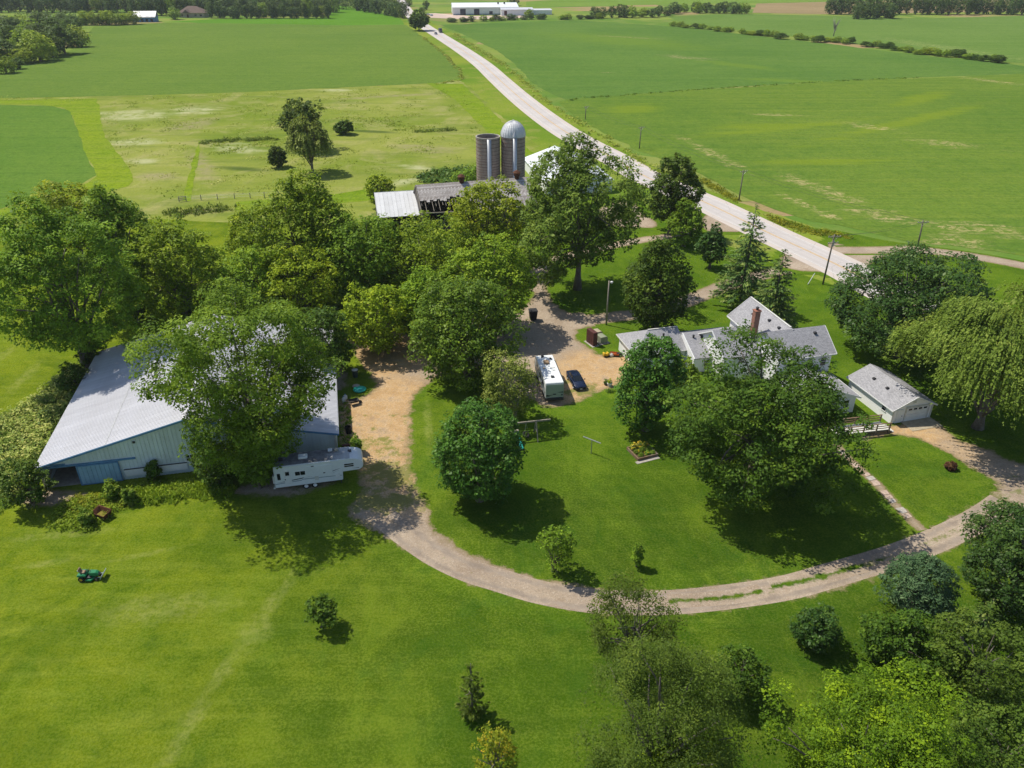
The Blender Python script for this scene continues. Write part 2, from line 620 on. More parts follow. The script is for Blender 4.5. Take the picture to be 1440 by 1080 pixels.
def m_field(name, a, b, pale, rowdir, patches=(), bare=(0.27, 0.2, 0.12), yellow=(), ycol=(0.15, 0.2, 0.02), streak=0.35):
    t = NT(name)
    p = t.pos()
    big = t.noise(p, 0.012, 4, 0.55)
    mid = t.noise(p, 0.11, 4, 0.6)
    rows = t.noise(t.scale(p, (0.012, 0.22, 1), rowdir), 1.0, 4, 0.6)
    fine = t.noise(p, 1.1, 3, 0.7)
    c = t.mix(t.ramp(t.math('ADD', big, t.math('MULTIPLY', t.math('SUBTRACT', mid, 0.5), 0.5)), 0.3, 0.7), a, b)
    c = t.mix(t.math('MULTIPLY', t.ramp(rows, 0.42, 0.72), streak), c, pale)
    c = t.mix(t.math('MULTIPLY', t.ramp(fine, 0.40, 0.66), 0.5), c, t.mix(0.55, c, (0.018, 0.055, 0.01)))
    grain = t.noise(p, 0.34, 5, 0.8)
    c = t.mix(t.math('MULTIPLY', t.ramp(grain, 0.5, 0.66), 0.45), c, t.mix(0.6, c, pale))
    c = t.mix(t.math('MULTIPLY', t.ramp(grain, 0.5, 0.36), 0.45), c, t.mix(0.55, c, (0.025, 0.07, 0.012)))
    rows2 = t.noise(t.scale(p, (0.006, 0.7, 1), rowdir), 1.0, 3, 0.6)
    c = t.mix(t.math('MULTIPLY', t.ramp(rows2, 0.45, 0.62), 0.34), c, t.mix(0.5, c, (0.03, 0.08, 0.012)))
    if yellow:
        mk = ellipse_mask(t, p, yellow, rows, 0.8)
        c = t.mix(t.math('MULTIPLY', mk, 0.5), c, ycol)
    if patches:
        mk = ellipse_mask(t, p, patches, t.noise(t.scale(p, (0.05, 0.22, 1), rowdir), 1.0, 4, 0.7), 1.0)
        mk = t.math('MULTIPLY', t.math('MULTIPLY', mk, t.ramp(t.noise(p, 0.45, 5, 0.8), 0.44, 0.58)), t.ramp(t.noise(t.scale(p, (0.16, 0.5, 1), rowdir), 1.0, 5, 0.75), 0.36, 0.60))
        c = t.mix(t.math('MULTIPLY', mk, 0.8), c, bare)
    return t.surf(c, 0.85, normal=t.bump(t.math('ADD', fine, t.math('MULTIPLY', mid, 2.0)), 0.5, 0.4), spec=0.0)


def m_meadow(name, pale_e, rough_e, dark_e=()):
    t = NT(name)
    p = t.pos()
    big = t.noise(p, 0.016, 4, 0.6, 0.5)
    mid = t.noise(p, 0.07, 5, 0.65, 1.0)
    fine = t.noise(p, 0.8, 4, 0.75)
    rows = t.noise(t.scale(p, (0.03, 0.16, 1), R(8)), 1.0, 4, 0.65)
    c = t.mix(t.ramp(big, 0.35, 0.65), (0.145, 0.200, 0.024), (0.235, 0.260, 0.055))
    c = t.mix(t.math('MULTIPLY', t.ramp(mid, 0.45, 0.72), 0.62), c, (0.33, 0.30, 0.13))
    c = t.mix(t.math('MULTIPLY', t.ramp(rows, 0.48, 0.7), 0.5), c, (0.10, 0.15, 0.028))
    if pale_e:
        mk = t.math('MULTIPLY', ellipse_mask(t, p, pale_e, rows, 0.6), t.ramp(t.noise(p, 0.22, 5, 0.7), 0.28, 0.62))
        c = t.mix(t.math('MULTIPLY', mk, 0.75), c, (0.42, 0.42, 0.24))
    if rough_e:
        mk = t.math('MULTIPLY', ellipse_mask(t, p, rough_e, rows, 0.6), t.ramp(t.noise(p, 0.3, 5, 0.75), 0.3, 0.6))
        c = t.mix(t.math('MULTIPLY', mk, 0.7), c, (0.27, 0.235, 0.13))
    if dark_e:
        mk = ellipse_mask(t, p, dark_e, rows, 0.5)
        c = t.mix(t.math('MULTIPLY', mk, 0.8), c, (0.05, 0.085, 0.02))
    c = t.mix(t.math('MULTIPLY', t.ramp(fine, 0.38, 0.68), 0.42), c, t.mix(0.5, c, (0.07, 0.12, 0.016)))
    return t.surf(c, 0.9, normal=t.bump(t.math('ADD', fine, t.math('MULTIPLY', mid, 2.5)), 0.6, 0.5), spec=0.0)


def m_verge():
    t = NT('rough_roadside_grass')
    p = t.pos()
    big = t.noise(p, 0.02, 4)
    mid = t.noise(p, 0.12, 4, 0.65)
    fine = t.noise(p, 1.1, 4, 0.7)
    c = t.mix(t.ramp(big, 0.35, 0.65), (0.11, 0.19, 0.018), (0.19, 0.24, 0.03))
    c = t.mix(t.math('MULTIPLY', t.ramp(mid, 0.48, 0.7), 0.5), c, (0.28, 0.25, 0.085))
    c = t.mix(t.math('MULTIPLY', t.ramp(fine, 0.4, 0.7), 0.4), c, (0.06, 0.12, 0.012))
    return t.surf(c, 0.9, normal=t.bump(fine, 0.5, 0.3), spec=0.0)


def gravel_tone(t, p):
    big = t.noise(p, 0.09, 4, 0.6)
    mid = t.noise(p, 0.5, 5, 0.65)
    fine = t.noise(p, 4.5, 4, 0.75)
    stone = t.noise(p, 14.0, 2, 0.7)
    tint = t.attr('tint')
    c = t.mix(t.ramp(big, 0.32, 0.68), (0.265, 0.205, 0.148), (0.395, 0.32, 0.24))
    s = t.mix(t.ramp(mid, 0.35, 0.7), (0.40, 0.255, 0.115), (0.55, 0.38, 0.20))
    c = t.mix(t.ramp(t.math('ADD', tint, t.math('MULTIPLY', t.math('SUBTRACT', mid, 0.5), 0.7)), 0.2, 0.8), c, s)
    c = t.mix(t.math('MULTIPLY', t.ramp(mid, 0.50, 0.68), 0.65), c, (0.255, 0.19, 0.13))
    c = t.mix(t.math('MULTIPLY', t.ramp(fine, 0.42, 0.62), 0.6), c, t.mix(0.55, c, (0.15, 0.125, 0.10)))
    peb = t.noise(p, 2.4, 5, 0.85)
    c = t.mix(t.math('MULTIPLY', t.ramp(peb, 0.54, 0.64), 0.5), c, t.mix(0.5, c, (0.66, 0.60, 0.52)))
    c = t.mix(t.math('MULTIPLY', t.ramp(t.noise(p, 0.16, 4, 0.7), 0.52, 0.66), 0.4), c, (0.235, 0.185, 0.14))
    c = t.mix(t.math('MULTIPLY', t.ramp(stone, 0.56, 0.7), 0.45), c, (0.62, 0.57, 0.51))
    return c, t.math('ADD', t.math('MULTIPLY', fine, 0.7), t.math('MULTIPLY', stone, 0.3)), mid


def m_gravel(name, amp=1.5, w=0.32, weeds=1.0, invert=False):
    t = NT(name)
    g, hg, p = grass_tone(t)
    c, h, mid = gravel_tone(t, p)
    e = t.attr('edge')
    nz = t.math('MULTIPLY', t.math('SUBTRACT', t.noise(p, 0.55, 5, 0.7), 0.5), amp * 2)
    nz2 = t.math('MULTIPLY', t.math('SUBTRACT', t.noise(p, 2.6, 3, 0.7), 0.5), 0.9)
    d = t.math('ADD', e, t.math('ADD', nz, nz2))
    inside = t.ramp(d, -w, w)
    # bare, scuffed margin between turf and gravel
    margin = t.mix(t.ramp(d, -w, 1.1), (0.20, 0.155, 0.085), c)
    # grass and weeds come up through it
    wd = t.ramp(t.math('ADD', t.noise(p, 0.33, 5, 0.75), t.math('MULTIPLY', t.attr('weed'), 0.22)), 0.62, 0.74)
    weedc = t.mix(0.35, g, (0.19, 0.17, 0.06))
    margin = t.mix(t.math('MULTIPLY', wd, 0.75 * weeds), margin, weedc)
    col = t.mix(inside, g, margin)
    hh = t.math('ADD', t.math('MULTIPLY', inside, h), t.math('MULTIPLY', t.math('SUBTRACT', 1.0, inside), hg))
    return t.surf(col, 0.92, normal=t.bump(hh, 0.5, 0.08), spec=0.0)


def m_road():
    t = NT('pale_worn_asphalt')
    p = t.pos()
    ac = t.attr('across')
    big = t.noise(p, 0.06, 4)
    fine = t.noise(p, 3.0, 4, 0.7)
    aa = t.math('ABSOLUTE', ac)
    c = t.mix(t.ramp(big, 0.3, 0.7), (0.42, 0.39, 0.375), (0.49, 0.46, 0.44))
    # wheel paths and the paler, stonier shoulder
    tr = t.math('MULTIPLY', t.ramp(t.math('ABSOLUTE', t.math('SUBTRACT', t.math('ABSOLUTE', t.math('SUBTRACT', aa, 1.75)), 0.85)), 0.0, 0.45, 1.0, 0.0), t.ramp(aa, 3.6, 3.7, 1.0, 0.0))
    c = t.mix(t.math('MULTIPLY', tr, 0.3), c, (0.36, 0.33, 0.315))
    sh = t.ramp(t.math('ADD', aa, t.math('MULTIPLY', t.math('SUBTRACT', t.noise(p, 0.6, 3), 0.5), 0.5)), 3.75, 4.0)
    c = t.mix(t.math('MULTIPLY', sh, 0.7), c, (0.50, 0.435, 0.38))
    crack = t.n('TexVoronoi', {'feature': 'DISTANCE_TO_EDGE'})
    t.put(crack.inputs['Vector'], p)
    crack.inputs['Scale'].default_value = 0.09
    ck = t.ramp(crack.outputs[0], 0.0, 0.012, 1.0, 0.0)
    c = t.mix(t.math('MULTIPLY', ck, 0.35), c, (0.2, 0.19, 0.18))
    c = t.mix(t.math('MULTIPLY', t.ramp(fine, 0.4, 0.7), 0.2), c, (0.34, 0.31, 0.29))
    return t.surf(c, 0.85, normal=t.bump(fine, 0.2, 0.02), spec=0.2)


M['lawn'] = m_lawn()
M['verge'] = m_verge()
M['gravel'] = m_gravel('gravel_and_sand')
M['drive'] = m_gravel('drive_gravel', 0.5, 0.25, 0.3)
M['road'] = m_road()
M['yline'] = plain('faded_yellow_line', (0.58, 0.36, 0.10), 0.8, 0, 0.35, 0.6)
M['wline'] = plain('faded_white_line', (0.62, 0.61, 0.58), 0.8, 0, 0.25, 0.6)


def poly_sheet(name, pts, z, mat, jit=0.35, smooth=0, world_pts=False):
    P = np.array(pts, float)
    if smooth:
        P = catmull(P, True, smooth)
    W = P if world_pts else survey(P)
    out = []
    n = len(W)
    for i in range(n):
        a, b = W[i], W[(i + 1) % n]
        L = np.hypot(*(b - a))
        k = int(min(60, max(1, L // 4)))
        nr = np.array([-(b - a)[1], (b - a)[0]]) / max(L, 1e-6)
        for q in range(k):
            out.append(a + (b - a) * q / k + nr * (rng.normal() * jit if q else 0))
    co = [Vector((x, y, 0)) for x, y in out]
    tris = tessellate_polygon([co])
    V = np.array([(c.x, c.y, z) for c in co])
    F = np.array(tris)
    a, b, c = V[F[:, 0]], V[F[:, 1]], V[F[:, 2]]
    flip = np.cross(b - a, c - a)[:, 2] < 0
    F[flip] = F[flip][:, ::-1]
    o = link_mesh(name, np_mesh(name, V, F, [mat]))
    return struct(o)


def signed_dist(P, W):
    """distance of points P (n,2) inside (+) or outside (-) polygon W"""
    d2 = np.full(len(P), 1e18)
    ins = np.zeros(len(P), bool)
    n = len(W)
    for i in range(n):
        a, b = W[i], W[(i + 1) % n]
        ab = b - a
        t = np.clip(((P - a) @ ab) / max(ab @ ab, 1e-9), 0, 1)
        q = P - (a + t[:, None] * ab)
        d2 = np.minimum(d2, (q * q).sum(1))
        cond = (a[1] > P[:, 1]) != (b[1] > P[:, 1])
        xi = a[0] + (P[:, 1] - a[1]) / (b[1] - a[1] if b[1] != a[1] else 1e-9) * ab[0]
        ins ^= cond & (P[:, 0] < xi)
    d = np.sqrt(d2)
    return np.where(ins, d, -d)


def grid_sheet(name, polys, z, res, mat, margin=2.0, tints=(), weeds=(), holes=()):
    Ws = [survey(catmull(p, True, 5)) for p in polys]
    Hs = [survey(catmull(p, True, 5)) for p in holes]
    allp = np.vstack(Ws)
    x0, y0 = allp.min(0) - margin
    x1, y1 = allp.max(0) + margin
    nx, ny = int((x1 - x0) / res) + 2, int((y1 - y0) / res) + 2
    gx, gy = np.meshgrid(x0 + np.arange(nx) * res, y0 + np.arange(ny) * res)
    P = np.stack([gx.ravel(), gy.ravel()], 1)
    sd = np.full(len(P), -1e9)
    for W in Ws:
        sd = np.maximum(sd, signed_dist(P, W))
    for W in Hs:
        sd = np.minimum(sd, -signed_dist(P, W))
    tint = np.zeros(len(P))
    for (px, py, r, v) in tints:
        cx, cy = G(px, py)
        d = np.hypot(P[:, 0] - cx, P[:, 1] - cy) / r
        tint = np.maximum(tint, v * np.clip(1.6 - 1.2 * d, 0, 1))
    weed = np.zeros(len(P))
    for (px, py, r, v) in weeds:
        cx, cy = G(px, py)
        d = np.hypot(P[:, 0] - cx, P[:, 1] - cy) / r
        weed = np.maximum(weed, v * np.clip(1.6 - 1.2 * d, 0, 1))
    idx = np.arange(nx * ny).reshape(ny, nx)
    F = np.stack([idx[:-1, :-1], idx[:-1, 1:], idx[1:, 1:], idx[1:, :-1]], -1).reshape(-1, 4)
    keep = (sd[F] > -margin).any(1)
    F = F[keep]
    used, inv = np.unique(F, return_inverse=True)
    F = inv.reshape(-1, 4)
    V = np.column_stack([P[used], np.full(len(used), z)])
    me = np_mesh(name, V, F, [mat], {'edge': ('POINT', sd[used]), 'tint': ('POINT', tint[used]), 'weed': ('POINT', weed[used])})
    return struct(link_mesh(name, me))


def strip_pts(pts, closed=False, sub=8):
    return survey(catmull(pts, closed, sub))


def strip_mesh(name, L, offs, z, mat, edges=None, tint=0.0):
    """ribbon along a line L; offs = list of offsets across"""
    T = np.gradient(L, axis=0)
    T /= np.linalg.norm(T, axis=1)[:, None]
    N = np.stack([-T[:, 1], T[:, 0]], 1)
    k = len(offs)
    V = np.concatenate([(L[:, None, :] + N[:, None, :] * np.array(offs)[None, :, None]).reshape(-1, 2), np.full((len(L) * k, 1), z)], 1)
    idx = np.arange(len(L) * k).reshape(len(L), k)
    F = np.stack([idx[:-1, :-1], idx[1:, :-1], idx[1:, 1:], idx[:-1, 1:]], -1).reshape(-1, 4)
    at = {'across': ('POINT', np.tile(np.array(offs, float), len(L)))}
    if edges is not None:
        at['edge'] = ('POINT', np.tile(np.array(edges, float), len(L)))
        at['tint'] = ('POINT', np.full(len(V), tint))
        at['weed'] = ('POINT', np.zeros(len(V)))
    me = np_mesh(name, V, F, [mat], at)
    o = link_mesh(name, me)
    return o


# --- the land itself, one sheet to the horizon
def m_land():
    t = NT('far_farmland')
    p = t.pos()
    vor = t.n('TexVoronoi')
    t.put(vor.inputs['Vector'], t.scale(p, (0.0035, 0.0055, 1)))
    f = t.noise(p, 0.05, 4)
    fine = t.noise(p, 0.9, 4, 0.7)
    sepc = t.n('SeparateColor', None, Color=vor.outputs['Color'])
    c = t.mix(t.ramp(sepc.outputs[0], 0.2, 0.8), (0.10, 0.185, 0.03), (0.18, 0.24, 0.045))
    c = t.mix(t.ramp(sepc.outputs[1], 0.8, 0.95), c, (0.29, 0.21, 0.11))
    c = t.mix(t.math('MULTIPLY', t.ramp(f, 0.4, 0.7), 0.45), c, (0.23, 0.24, 0.07))
    c = t.mix(t.math('MULTIPLY', t.ramp(fine, 0.4, 0.7), 0.3), c, (0.06, 0.11, 0.015))
    return t.surf(c, 0.9, normal=t.bump(fine, 0.4, 0.3), spec=0.0)


M['land'] = m_land()
gv = [(-6000, -1500), (6000, -1500), (6000, 9000), (-6000, 9000)]
poly_sheet('ground', gv, -0.02, M['land'], 0, 0, True)

# verge of the county road and everything between it and the crops
poly_sheet('roadside_verge', [(556, 12), (575, 50), (600, 70), (640, 112), (600, 118), (690, 180), (740, 215), (830, 285), (1000, 390), (1100, 440), (1250, 520), (1500, 620),
                              (1800, 640), (1800, 395), (1440, 372), (1200, 338), (1040, 285), (920, 235), (780, 150), (716, 95), (640, 48), (612, 34), (596, 24), (585, 12)], 0.0, M['verge'], 0.4)

# soybean and hay fields
F1 = m_field('soybean_field_green', (0.105, 0.175, 0.030), (0.130, 0.198, 0.034), (0.165, 0.218, 0.042), R(4), streak=0.25)
poly_sheet('soybean_field', [(-260, 150), (0, 138), (200, 134), (333, 130), (480, 123), (613, 117), (647, 110), (648, 100), (627, 77), (592, 50), (571, 35), (480, 36), (333, 33.5), (233, 32), (133, 36), (110, 66), (60, 86), (10, 104), (-260, 112)], 0.03, F1, 0.3)
F1b = m_field('bright_hay_field', (0.085, 0.20, 0.014), (0.10, 0.23, 0.018), (0.14, 0.24, 0.03), R(10), streak=0.3)
poly_sheet('hay_field', [(225, 31.2), (333, 33), (480, 35.4), (569, 34.5), (563, 26), (530, 17), (484, 8.5), (467, 8.5), (463, 24.5), (300, 27)], 0.025, F1b, 0.3)
F2 = m_field('soybean_field_west', (0.088, 0.170, 0.026), (0.114, 0.195, 0.030), (0.14, 0.21, 0.038), R(-40), streak=0.3)
poly_sheet('soybean_field', [(-260, 150), (0, 147.5), (67, 148.5), (96, 155), (111, 184), (124, 221), (137, 246), (105, 265), (40, 281), (0, 294), (-260, 330)], 0.03, F2, 0.3)
F3 = m_field('soybean_field_east', (0.080, 0.158, 0.030), (0.106, 0.186, 0.036), (0.142, 0.208, 0.044), R(30),
             [seg_ell((840, 50), (930, 55), 7), seg_ell((842, 102), (864, 102), 3), seg_ell((930, 78), (1000, 84), 12)], (0.34, 0.26, 0.15),
             [seg_ell((760, 45), (1000, 70), 60), seg_ell((1040, 110), (1200, 118), 10), seg_ell((985, 85), (1100, 100), 14)], (0.13, 0.20, 0.024))
poly_sheet('soybean_field', [(619, 35), (655, 50), (700, 72), (726, 92), (748, 116), (775, 132), (795, 140), (960, 127), (1193, 112.5), (1337, 107.5), (1440, 103), (1500, 100), (1440, 93), (1427, 91), (1260, 74), (1173, 62.5), (1060, 50), (960, 38.5), (813, 28.5)], 0.03, F3, 0.35)
F4 = m_field('soybean_field_roadside', (0.092, 0.164, 0.024), (0.128, 0.196, 0.028), (0.175, 0.220, 0.036), R(28),
             [seg_ell((1040, 160), (1125, 162), 5), seg_ell((1280, 198), (1400, 208), 8), seg_ell((1180, 170), (1260, 185), 9), seg_ell((960, 195), (1040, 235), 5),
              seg_ell((1090, 240), (1240, 300), 7), seg_ell((1180, 290), (1300, 318), 9), seg_ell((1280, 315), (1460, 330), 9), seg_ell((1300, 335), (1400, 348), 11), seg_ell((1090, 270), (1200, 318), 4), seg_ell((1350, 108), (1440, 120), 10)],
             (0.42, 0.33, 0.17),
             [seg_ell((960, 195), (1240, 165), 9), seg_ell((1150, 200), (1390, 145), 9), seg_ell((1050, 230), (1250, 225), 9), seg_ell((1000, 180), (1150, 178), 14), seg_ell((1260, 150), (1330, 128), 12), seg_ell((850, 155), (930, 150), 18)], (0.17, 0.225, 0.016))
poly_sheet('soybean_field', [(786, 143), (813, 169), (850, 188), (897, 212), (930, 224), (988, 246), (1040, 274), (1090, 295), (1140, 311), (1182, 317), (1244, 332), (1302, 343), (1371, 350), (1440, 360), (1900, 420), (1900, 96), (1440, 104), (1337, 108.5), (1193, 113.5), (960, 128), (850, 136), (797, 141)], 0.02, F4, 0.4)
F5 = m_field('pale_hay_field', (0.105, 0.185, 0.035), (0.13, 0.21, 0.045), (0.17, 0.23, 0.06), R(15), [seg_ell((1230, 52), (1440, 85), 22)], (0.27, 0.29, 0.11), streak=0.3)
poly_sheet('hay_field', [(965, 33), (1060, 45), (1173, 58), (1260, 70), (1427, 88), (1900, 110), (1900, 18), (1440, 22), (1300, 26), (1160, 22), (1063, 20), (1000, 20), (940, 24)], 0.035, F5, 0.4)
F6 = m_field('ripe_grain_field', (0.26, 0.19, 0.10), (0.31, 0.225, 0.125), (0.33, 0.25, 0.15), R(5), streak=0.3)
poly_sheet('grain_field', [(1058, 18), (1064, 5), (1150, 3), (1440, -4), (1900, -6), (1900, 14), (1440, 16), (1165, 20)], 0.03, F6, 0.3)
F7 = m_field('bright_pasture', (0.13, 0.22, 0.03), (0.16, 0.25, 0.04), (0.2, 0.26, 0.06), R(5), streak=0.3)
poly_sheet('hay_field', [(740, 10), (860, 8), (1000, 5), (1062, 4.5), (1150, 2), (1440, -6), (1440, -14), (900, -4), (740, 2)], 0.025, F7, 0.3)

# rough pasture north of the yard
M['meadow'] = m_meadow('rough_pasture',
                       [seg_ell((145, 160), (240, 165), 26), seg_ell((145, 200), (230, 200), 11), seg_ell((175, 226), (225, 229), 7), seg_ell((260, 150), (290, 160), 22),
                        seg_ell((300, 205), (370, 214), 12), seg_ell((440, 128), (500, 126), 10), seg_ell((560, 232), (620, 240), 6), seg_ell((540, 260), (600, 252), 6), seg_ell((620, 115), (645, 128), 8)],
                       [seg_ell((240, 185), (300, 165), 14), seg_ell((270, 210), (300, 260), 7), seg_ell((190, 245), (250, 250), 10), seg_ell((230, 300), (330, 296), 5), seg_ell((560, 205), (640, 215), 12), seg_ell((470, 140), (640, 130), 6)],
                       [seg_ell((278, 198), (392, 193), 3.5), seg_ell((585, 183), (640, 180), 3), seg_ell((300, 235), (380, 240), 5), seg_ell((480, 183), (560, 187), 4)])
poly_sheet('rough_pasture', [(-260, 330), (-260, 150), (0, 138), (200, 134), (333, 130), (480, 123), (613, 117), (645, 112), (660, 122), (700, 160), (760, 205), (720, 225), (745, 300), (590, 330), (420, 330), (230, 322), (0, 316), (-260, 350)], 0.012, M['meadow'], 0.5)
M['track'] = m_field('mown_track_grass', (0.14, 0.225, 0.012), (0.19, 0.26, 0.016), (0.23, 0.265, 0.05), R(-62), streak=0.4)
poly_sheet('mown_track', [(-260, 146), (0, 141), (120, 139), (137, 142), (142, 170), (150, 196), (172, 222), (186, 246), (180, 262), (130, 275), (60, 300), (0, 308), (-260, 338), (-260, 322), (0, 295), (40, 282), (100, 266), (136, 248), (122, 220), (110, 184), (97, 156), (68, 149), (0, 147), (-260, 151)], 0.045, M['track'], 0.25, 2)
poly_sheet('mown_track', [(256, 282), (262, 262), (272, 222), (279, 199), (283, 199), (278, 230), (272, 262), (268, 283)], 0.043, M['track'], 0.2)
poly_sheet('mown_track', [(332, 284), (480, 272), (530, 262), (535, 280), (430, 292), (330, 296)], 0.043, M['track'], 0.3)
poly_sheet('mown_track', [(600, 117), (650, 118), (700, 165), (745, 212), (790, 232), (790, 240), (738, 238), (690, 190), (640, 140)], 0.043, M['track'], 0.2)

# farmyard lawn
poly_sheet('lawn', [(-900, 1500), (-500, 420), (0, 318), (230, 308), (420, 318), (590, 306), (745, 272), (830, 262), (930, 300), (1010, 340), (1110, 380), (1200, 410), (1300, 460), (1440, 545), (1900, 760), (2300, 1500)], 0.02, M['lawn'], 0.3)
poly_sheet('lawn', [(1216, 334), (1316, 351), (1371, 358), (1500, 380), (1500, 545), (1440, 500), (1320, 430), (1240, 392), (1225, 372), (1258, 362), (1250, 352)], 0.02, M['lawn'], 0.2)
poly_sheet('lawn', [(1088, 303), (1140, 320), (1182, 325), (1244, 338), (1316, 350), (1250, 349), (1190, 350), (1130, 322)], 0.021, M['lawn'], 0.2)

# county road and its painted lines
road_px = [(560, -6), (566, 3), (571, 12), (582, 26), (597, 37), (624, 54), (653, 72.5), (680, 92), (702, 112), (729, 136), (759, 160), (790, 182), (820, 200), (862, 222), (907, 248), (950, 267), (990, 284), (1030, 303), (1090, 332), (1140, 355), (1190, 379), (1250, 411), (1340, 458), (1440, 516), (1600, 610), (1900, 800)]
RL = strip_pts(road_px)
ro = struct(strip_mesh('county_road', RL, [-5.4, -4.9, -3.7, -1.8, 0, 1.8, 3.7, 4.9, 5.4], 0.05, M['road']))
for off, w, mt in ((-0.18, 0.17, 'yline'), (0.18, 0.17, 'yline'), (-3.55, 0.14, 'wline'), (3.55, 0.14, 'wline')):
    mk = strip_mesh('road_marking', RL, [off - w / 2, off + w / 2], 0.056, M[mt])
    struct(mk)

# side road across the way and its apron
M['sidegravel'] = m_gravel('side_lane_gravel', 0.35, 0.2, 0.25)
sl = strip_pts([(1180, 352), (1230, 352), (1280, 351), (1325, 355), (1375, 362), (1440, 374), (1560, 400), (1800, 460)])
struct(strip_mesh('side_lane', sl, [-3.0, -2.2, 0, 2.2, 3.0], 0.04, M['sidegravel'], [-0.8, 0, 2.2, 0, -0.8]))
grid_sheet('lane_apron', [[(1165, 342), (1200, 347), (1262, 348), (1255, 358), (1232, 366), (1222, 376), (1225, 392), (1180, 372)]], 0.038, 0.8, M['sidegravel'], 1.5)
grid_sheet('road_apron', [[(1095, 372), (1112, 352), (1150, 362), (1230, 402), (1260, 425), (1240, 425), (1200, 402), (1160, 384), (1125, 381)]], 0.038, 0.8, M['sidegravel'], 1.2)
grid_sheet('road_apron', [[(985, 313), (1003, 300), (1050, 318), (1040, 326), (1012, 326), (998, 327)]], 0.037, 0.8, M['sidegravel'], 1.2)

# drives and the yard
d1 = strip_pts([(1122, 376), (1085, 384), (1050, 393), (1015, 404), (975, 420), (940, 433), (905, 441), (870, 445), (830, 450)])
struct(strip_mesh('driveway', d1, [-2.9, -2.0, 0, 2.0, 2.9], 0.036, M['drive'], [-0.9, 0, 2.0, 0, -0.9]))
d2 = strip_pts([(1005, 316), (975, 326), (945, 332), (900, 338), (850, 348), (800, 360), (766, 372), (755, 392), (757, 410)])
struct(strip_mesh('driveway', d2, [-2.6, -1.7, 0, 1.7, 2.6], 0.035, M['drive'], [-0.9, 0, 1.7, 0, -0.9]))
grid_sheet('gravel_pad', [[(860, 285), (890, 284), (903, 300), (921, 311), (921, 320), (895, 320), (865, 318), (840, 300)]], 0.034, 0.8, M['drive'], 1.5)

yard = [(756, 380), (765, 382), (772, 415), (793, 437), (820, 440), (853, 438), (885, 436), (888, 447), (851, 457), (822, 461), (811, 468), (813, 479), (829, 490), (852, 502), (880, 500), (890, 520), (880, 535), (862, 545), (838, 552), (818, 564), (790, 571), (765, 572), (742, 560), (715, 545), (680, 520), (640, 512), (625, 500), (680, 470), (720, 445), (748, 420), (752, 398)]
west = [(478, 470), (500, 462), (540, 462), (600, 480), (640, 510), (650, 524), (612, 532), (582, 564), (579, 608), (577, 645), (584, 672), (589, 695), (600, 728), (560, 760), (520, 740), (490, 716), (505, 696), (502, 660), (492, 640), (480, 628), (476, 590), (478, 562), (496, 562), (514, 556), (526, 546), (524, 533), (505, 510), (496, 488)]
loop = [(490, 716), (585, 690), (612, 745), (652, 773), (702, 796), (760, 815), (820, 825), (900, 831), (960, 829), (1034, 822), (1090, 812), (1145, 798), (1219, 779), (1275, 760), (1312, 742), (1364, 716), (1386, 703), (1400, 690), (1400, 678), (1375, 664), (1351, 649), (1318, 631), (1295, 620), (1273, 613), (1247, 613), (1215, 619), (1222, 608), (1250, 598), (1282, 595), (1316, 592), (1330, 606), (1351, 619), (1395, 635), (1410, 644), (1450, 655), (1560, 690), (1560, 770), (1440, 735), (1400, 745), (1375, 755), (1330, 773), (1256, 803), (1182, 829), (1108, 844), (1034, 853), (960, 861), (900, 864), (840, 861), (800, 855), (740, 842), (680, 825), (620, 801), (570, 772), (520, 742)]
grid_sheet('gravel_drive', [yard, west, loop], 0.03, 0.5, M['gravel'], 2.2,
           [(540, 570, 9, 1.0), (520, 500, 9, 1.0), (540, 650, 9, 0.9), (530, 610, 9, 1.0), (850, 525, 8, 1.1), (820, 550, 6, 0.9), (880, 515, 6, 1.0), (1270, 605, 6, 0.8), (1330, 625, 6, 0.5), (560, 700, 6, 0.5), (600, 740, 5, 0.2)],
           [(545, 680, 7, 1.0), (520, 640, 6, 0.8), (1060, 832, 9, 0.7), (1180, 805, 8, 0.9), (960, 845, 8, 0.4), (1330, 750, 8, 0.6), (1400, 700, 5, 0.7), (540, 600, 5, 0.4), (830, 560, 6, 0.7)],
           holes=[])
# wheel ruts worn along the loop
def m_rut():
    t = NT('packed_wheel_rut')
    p = t.pos()
    c, h, mid = gravel_tone(t, p)
    d = t.math('ADD', t.attr('edge'), t.math('MULTIPLY', t.math('SUBTRACT', t.noise(p, 0.7, 5, 0.75), 0.5), 1.9))
    rutc = t.mix(t.ramp(mid, 0.35, 0.7), (0.20, 0.165, 0.135), (0.31, 0.265, 0.22))
    return t.surf(t.mix(t.math('MULTIPLY', t.ramp(d, -0.25, 0.3), 0.75), c, rutc), 0.92, normal=t.bump(h, 0.5, 0.08), spec=0.0)


M['rut'] = m_rut()
lp = strip_pts([(540, 728), (575, 755), (612, 780), (655, 801), (705, 817), (760, 833), (830, 845), (900, 848), (960, 846), (1034, 838), (1108, 826), (1182, 805), (1256, 783), (1320, 758), (1378, 729), (1412, 706)])
for off in (-0.95, 0.95):
    T_ = np.gradient(lp, axis=0)
    T_ /= np.linalg.norm(T_, axis=1)[:, None]
    L_ = lp + np.stack([-T_[:, 1], T_[:, 0]], 1) * off
    struct(strip_mesh('wheel_rut', L_, [-0.62, -0.3, 0, 0.3, 0.62], 0.034, M['rut'], [-0.35, 0, 0.3, 0, -0.35]))
# grassy strip between the wheel tracks
g1 = strip_pts([(945, 846), (990, 842), (1034, 838), (1072, 830)])
M['strip'] = m_gravel('track_strip', 0.6, 0.2, 0.0)


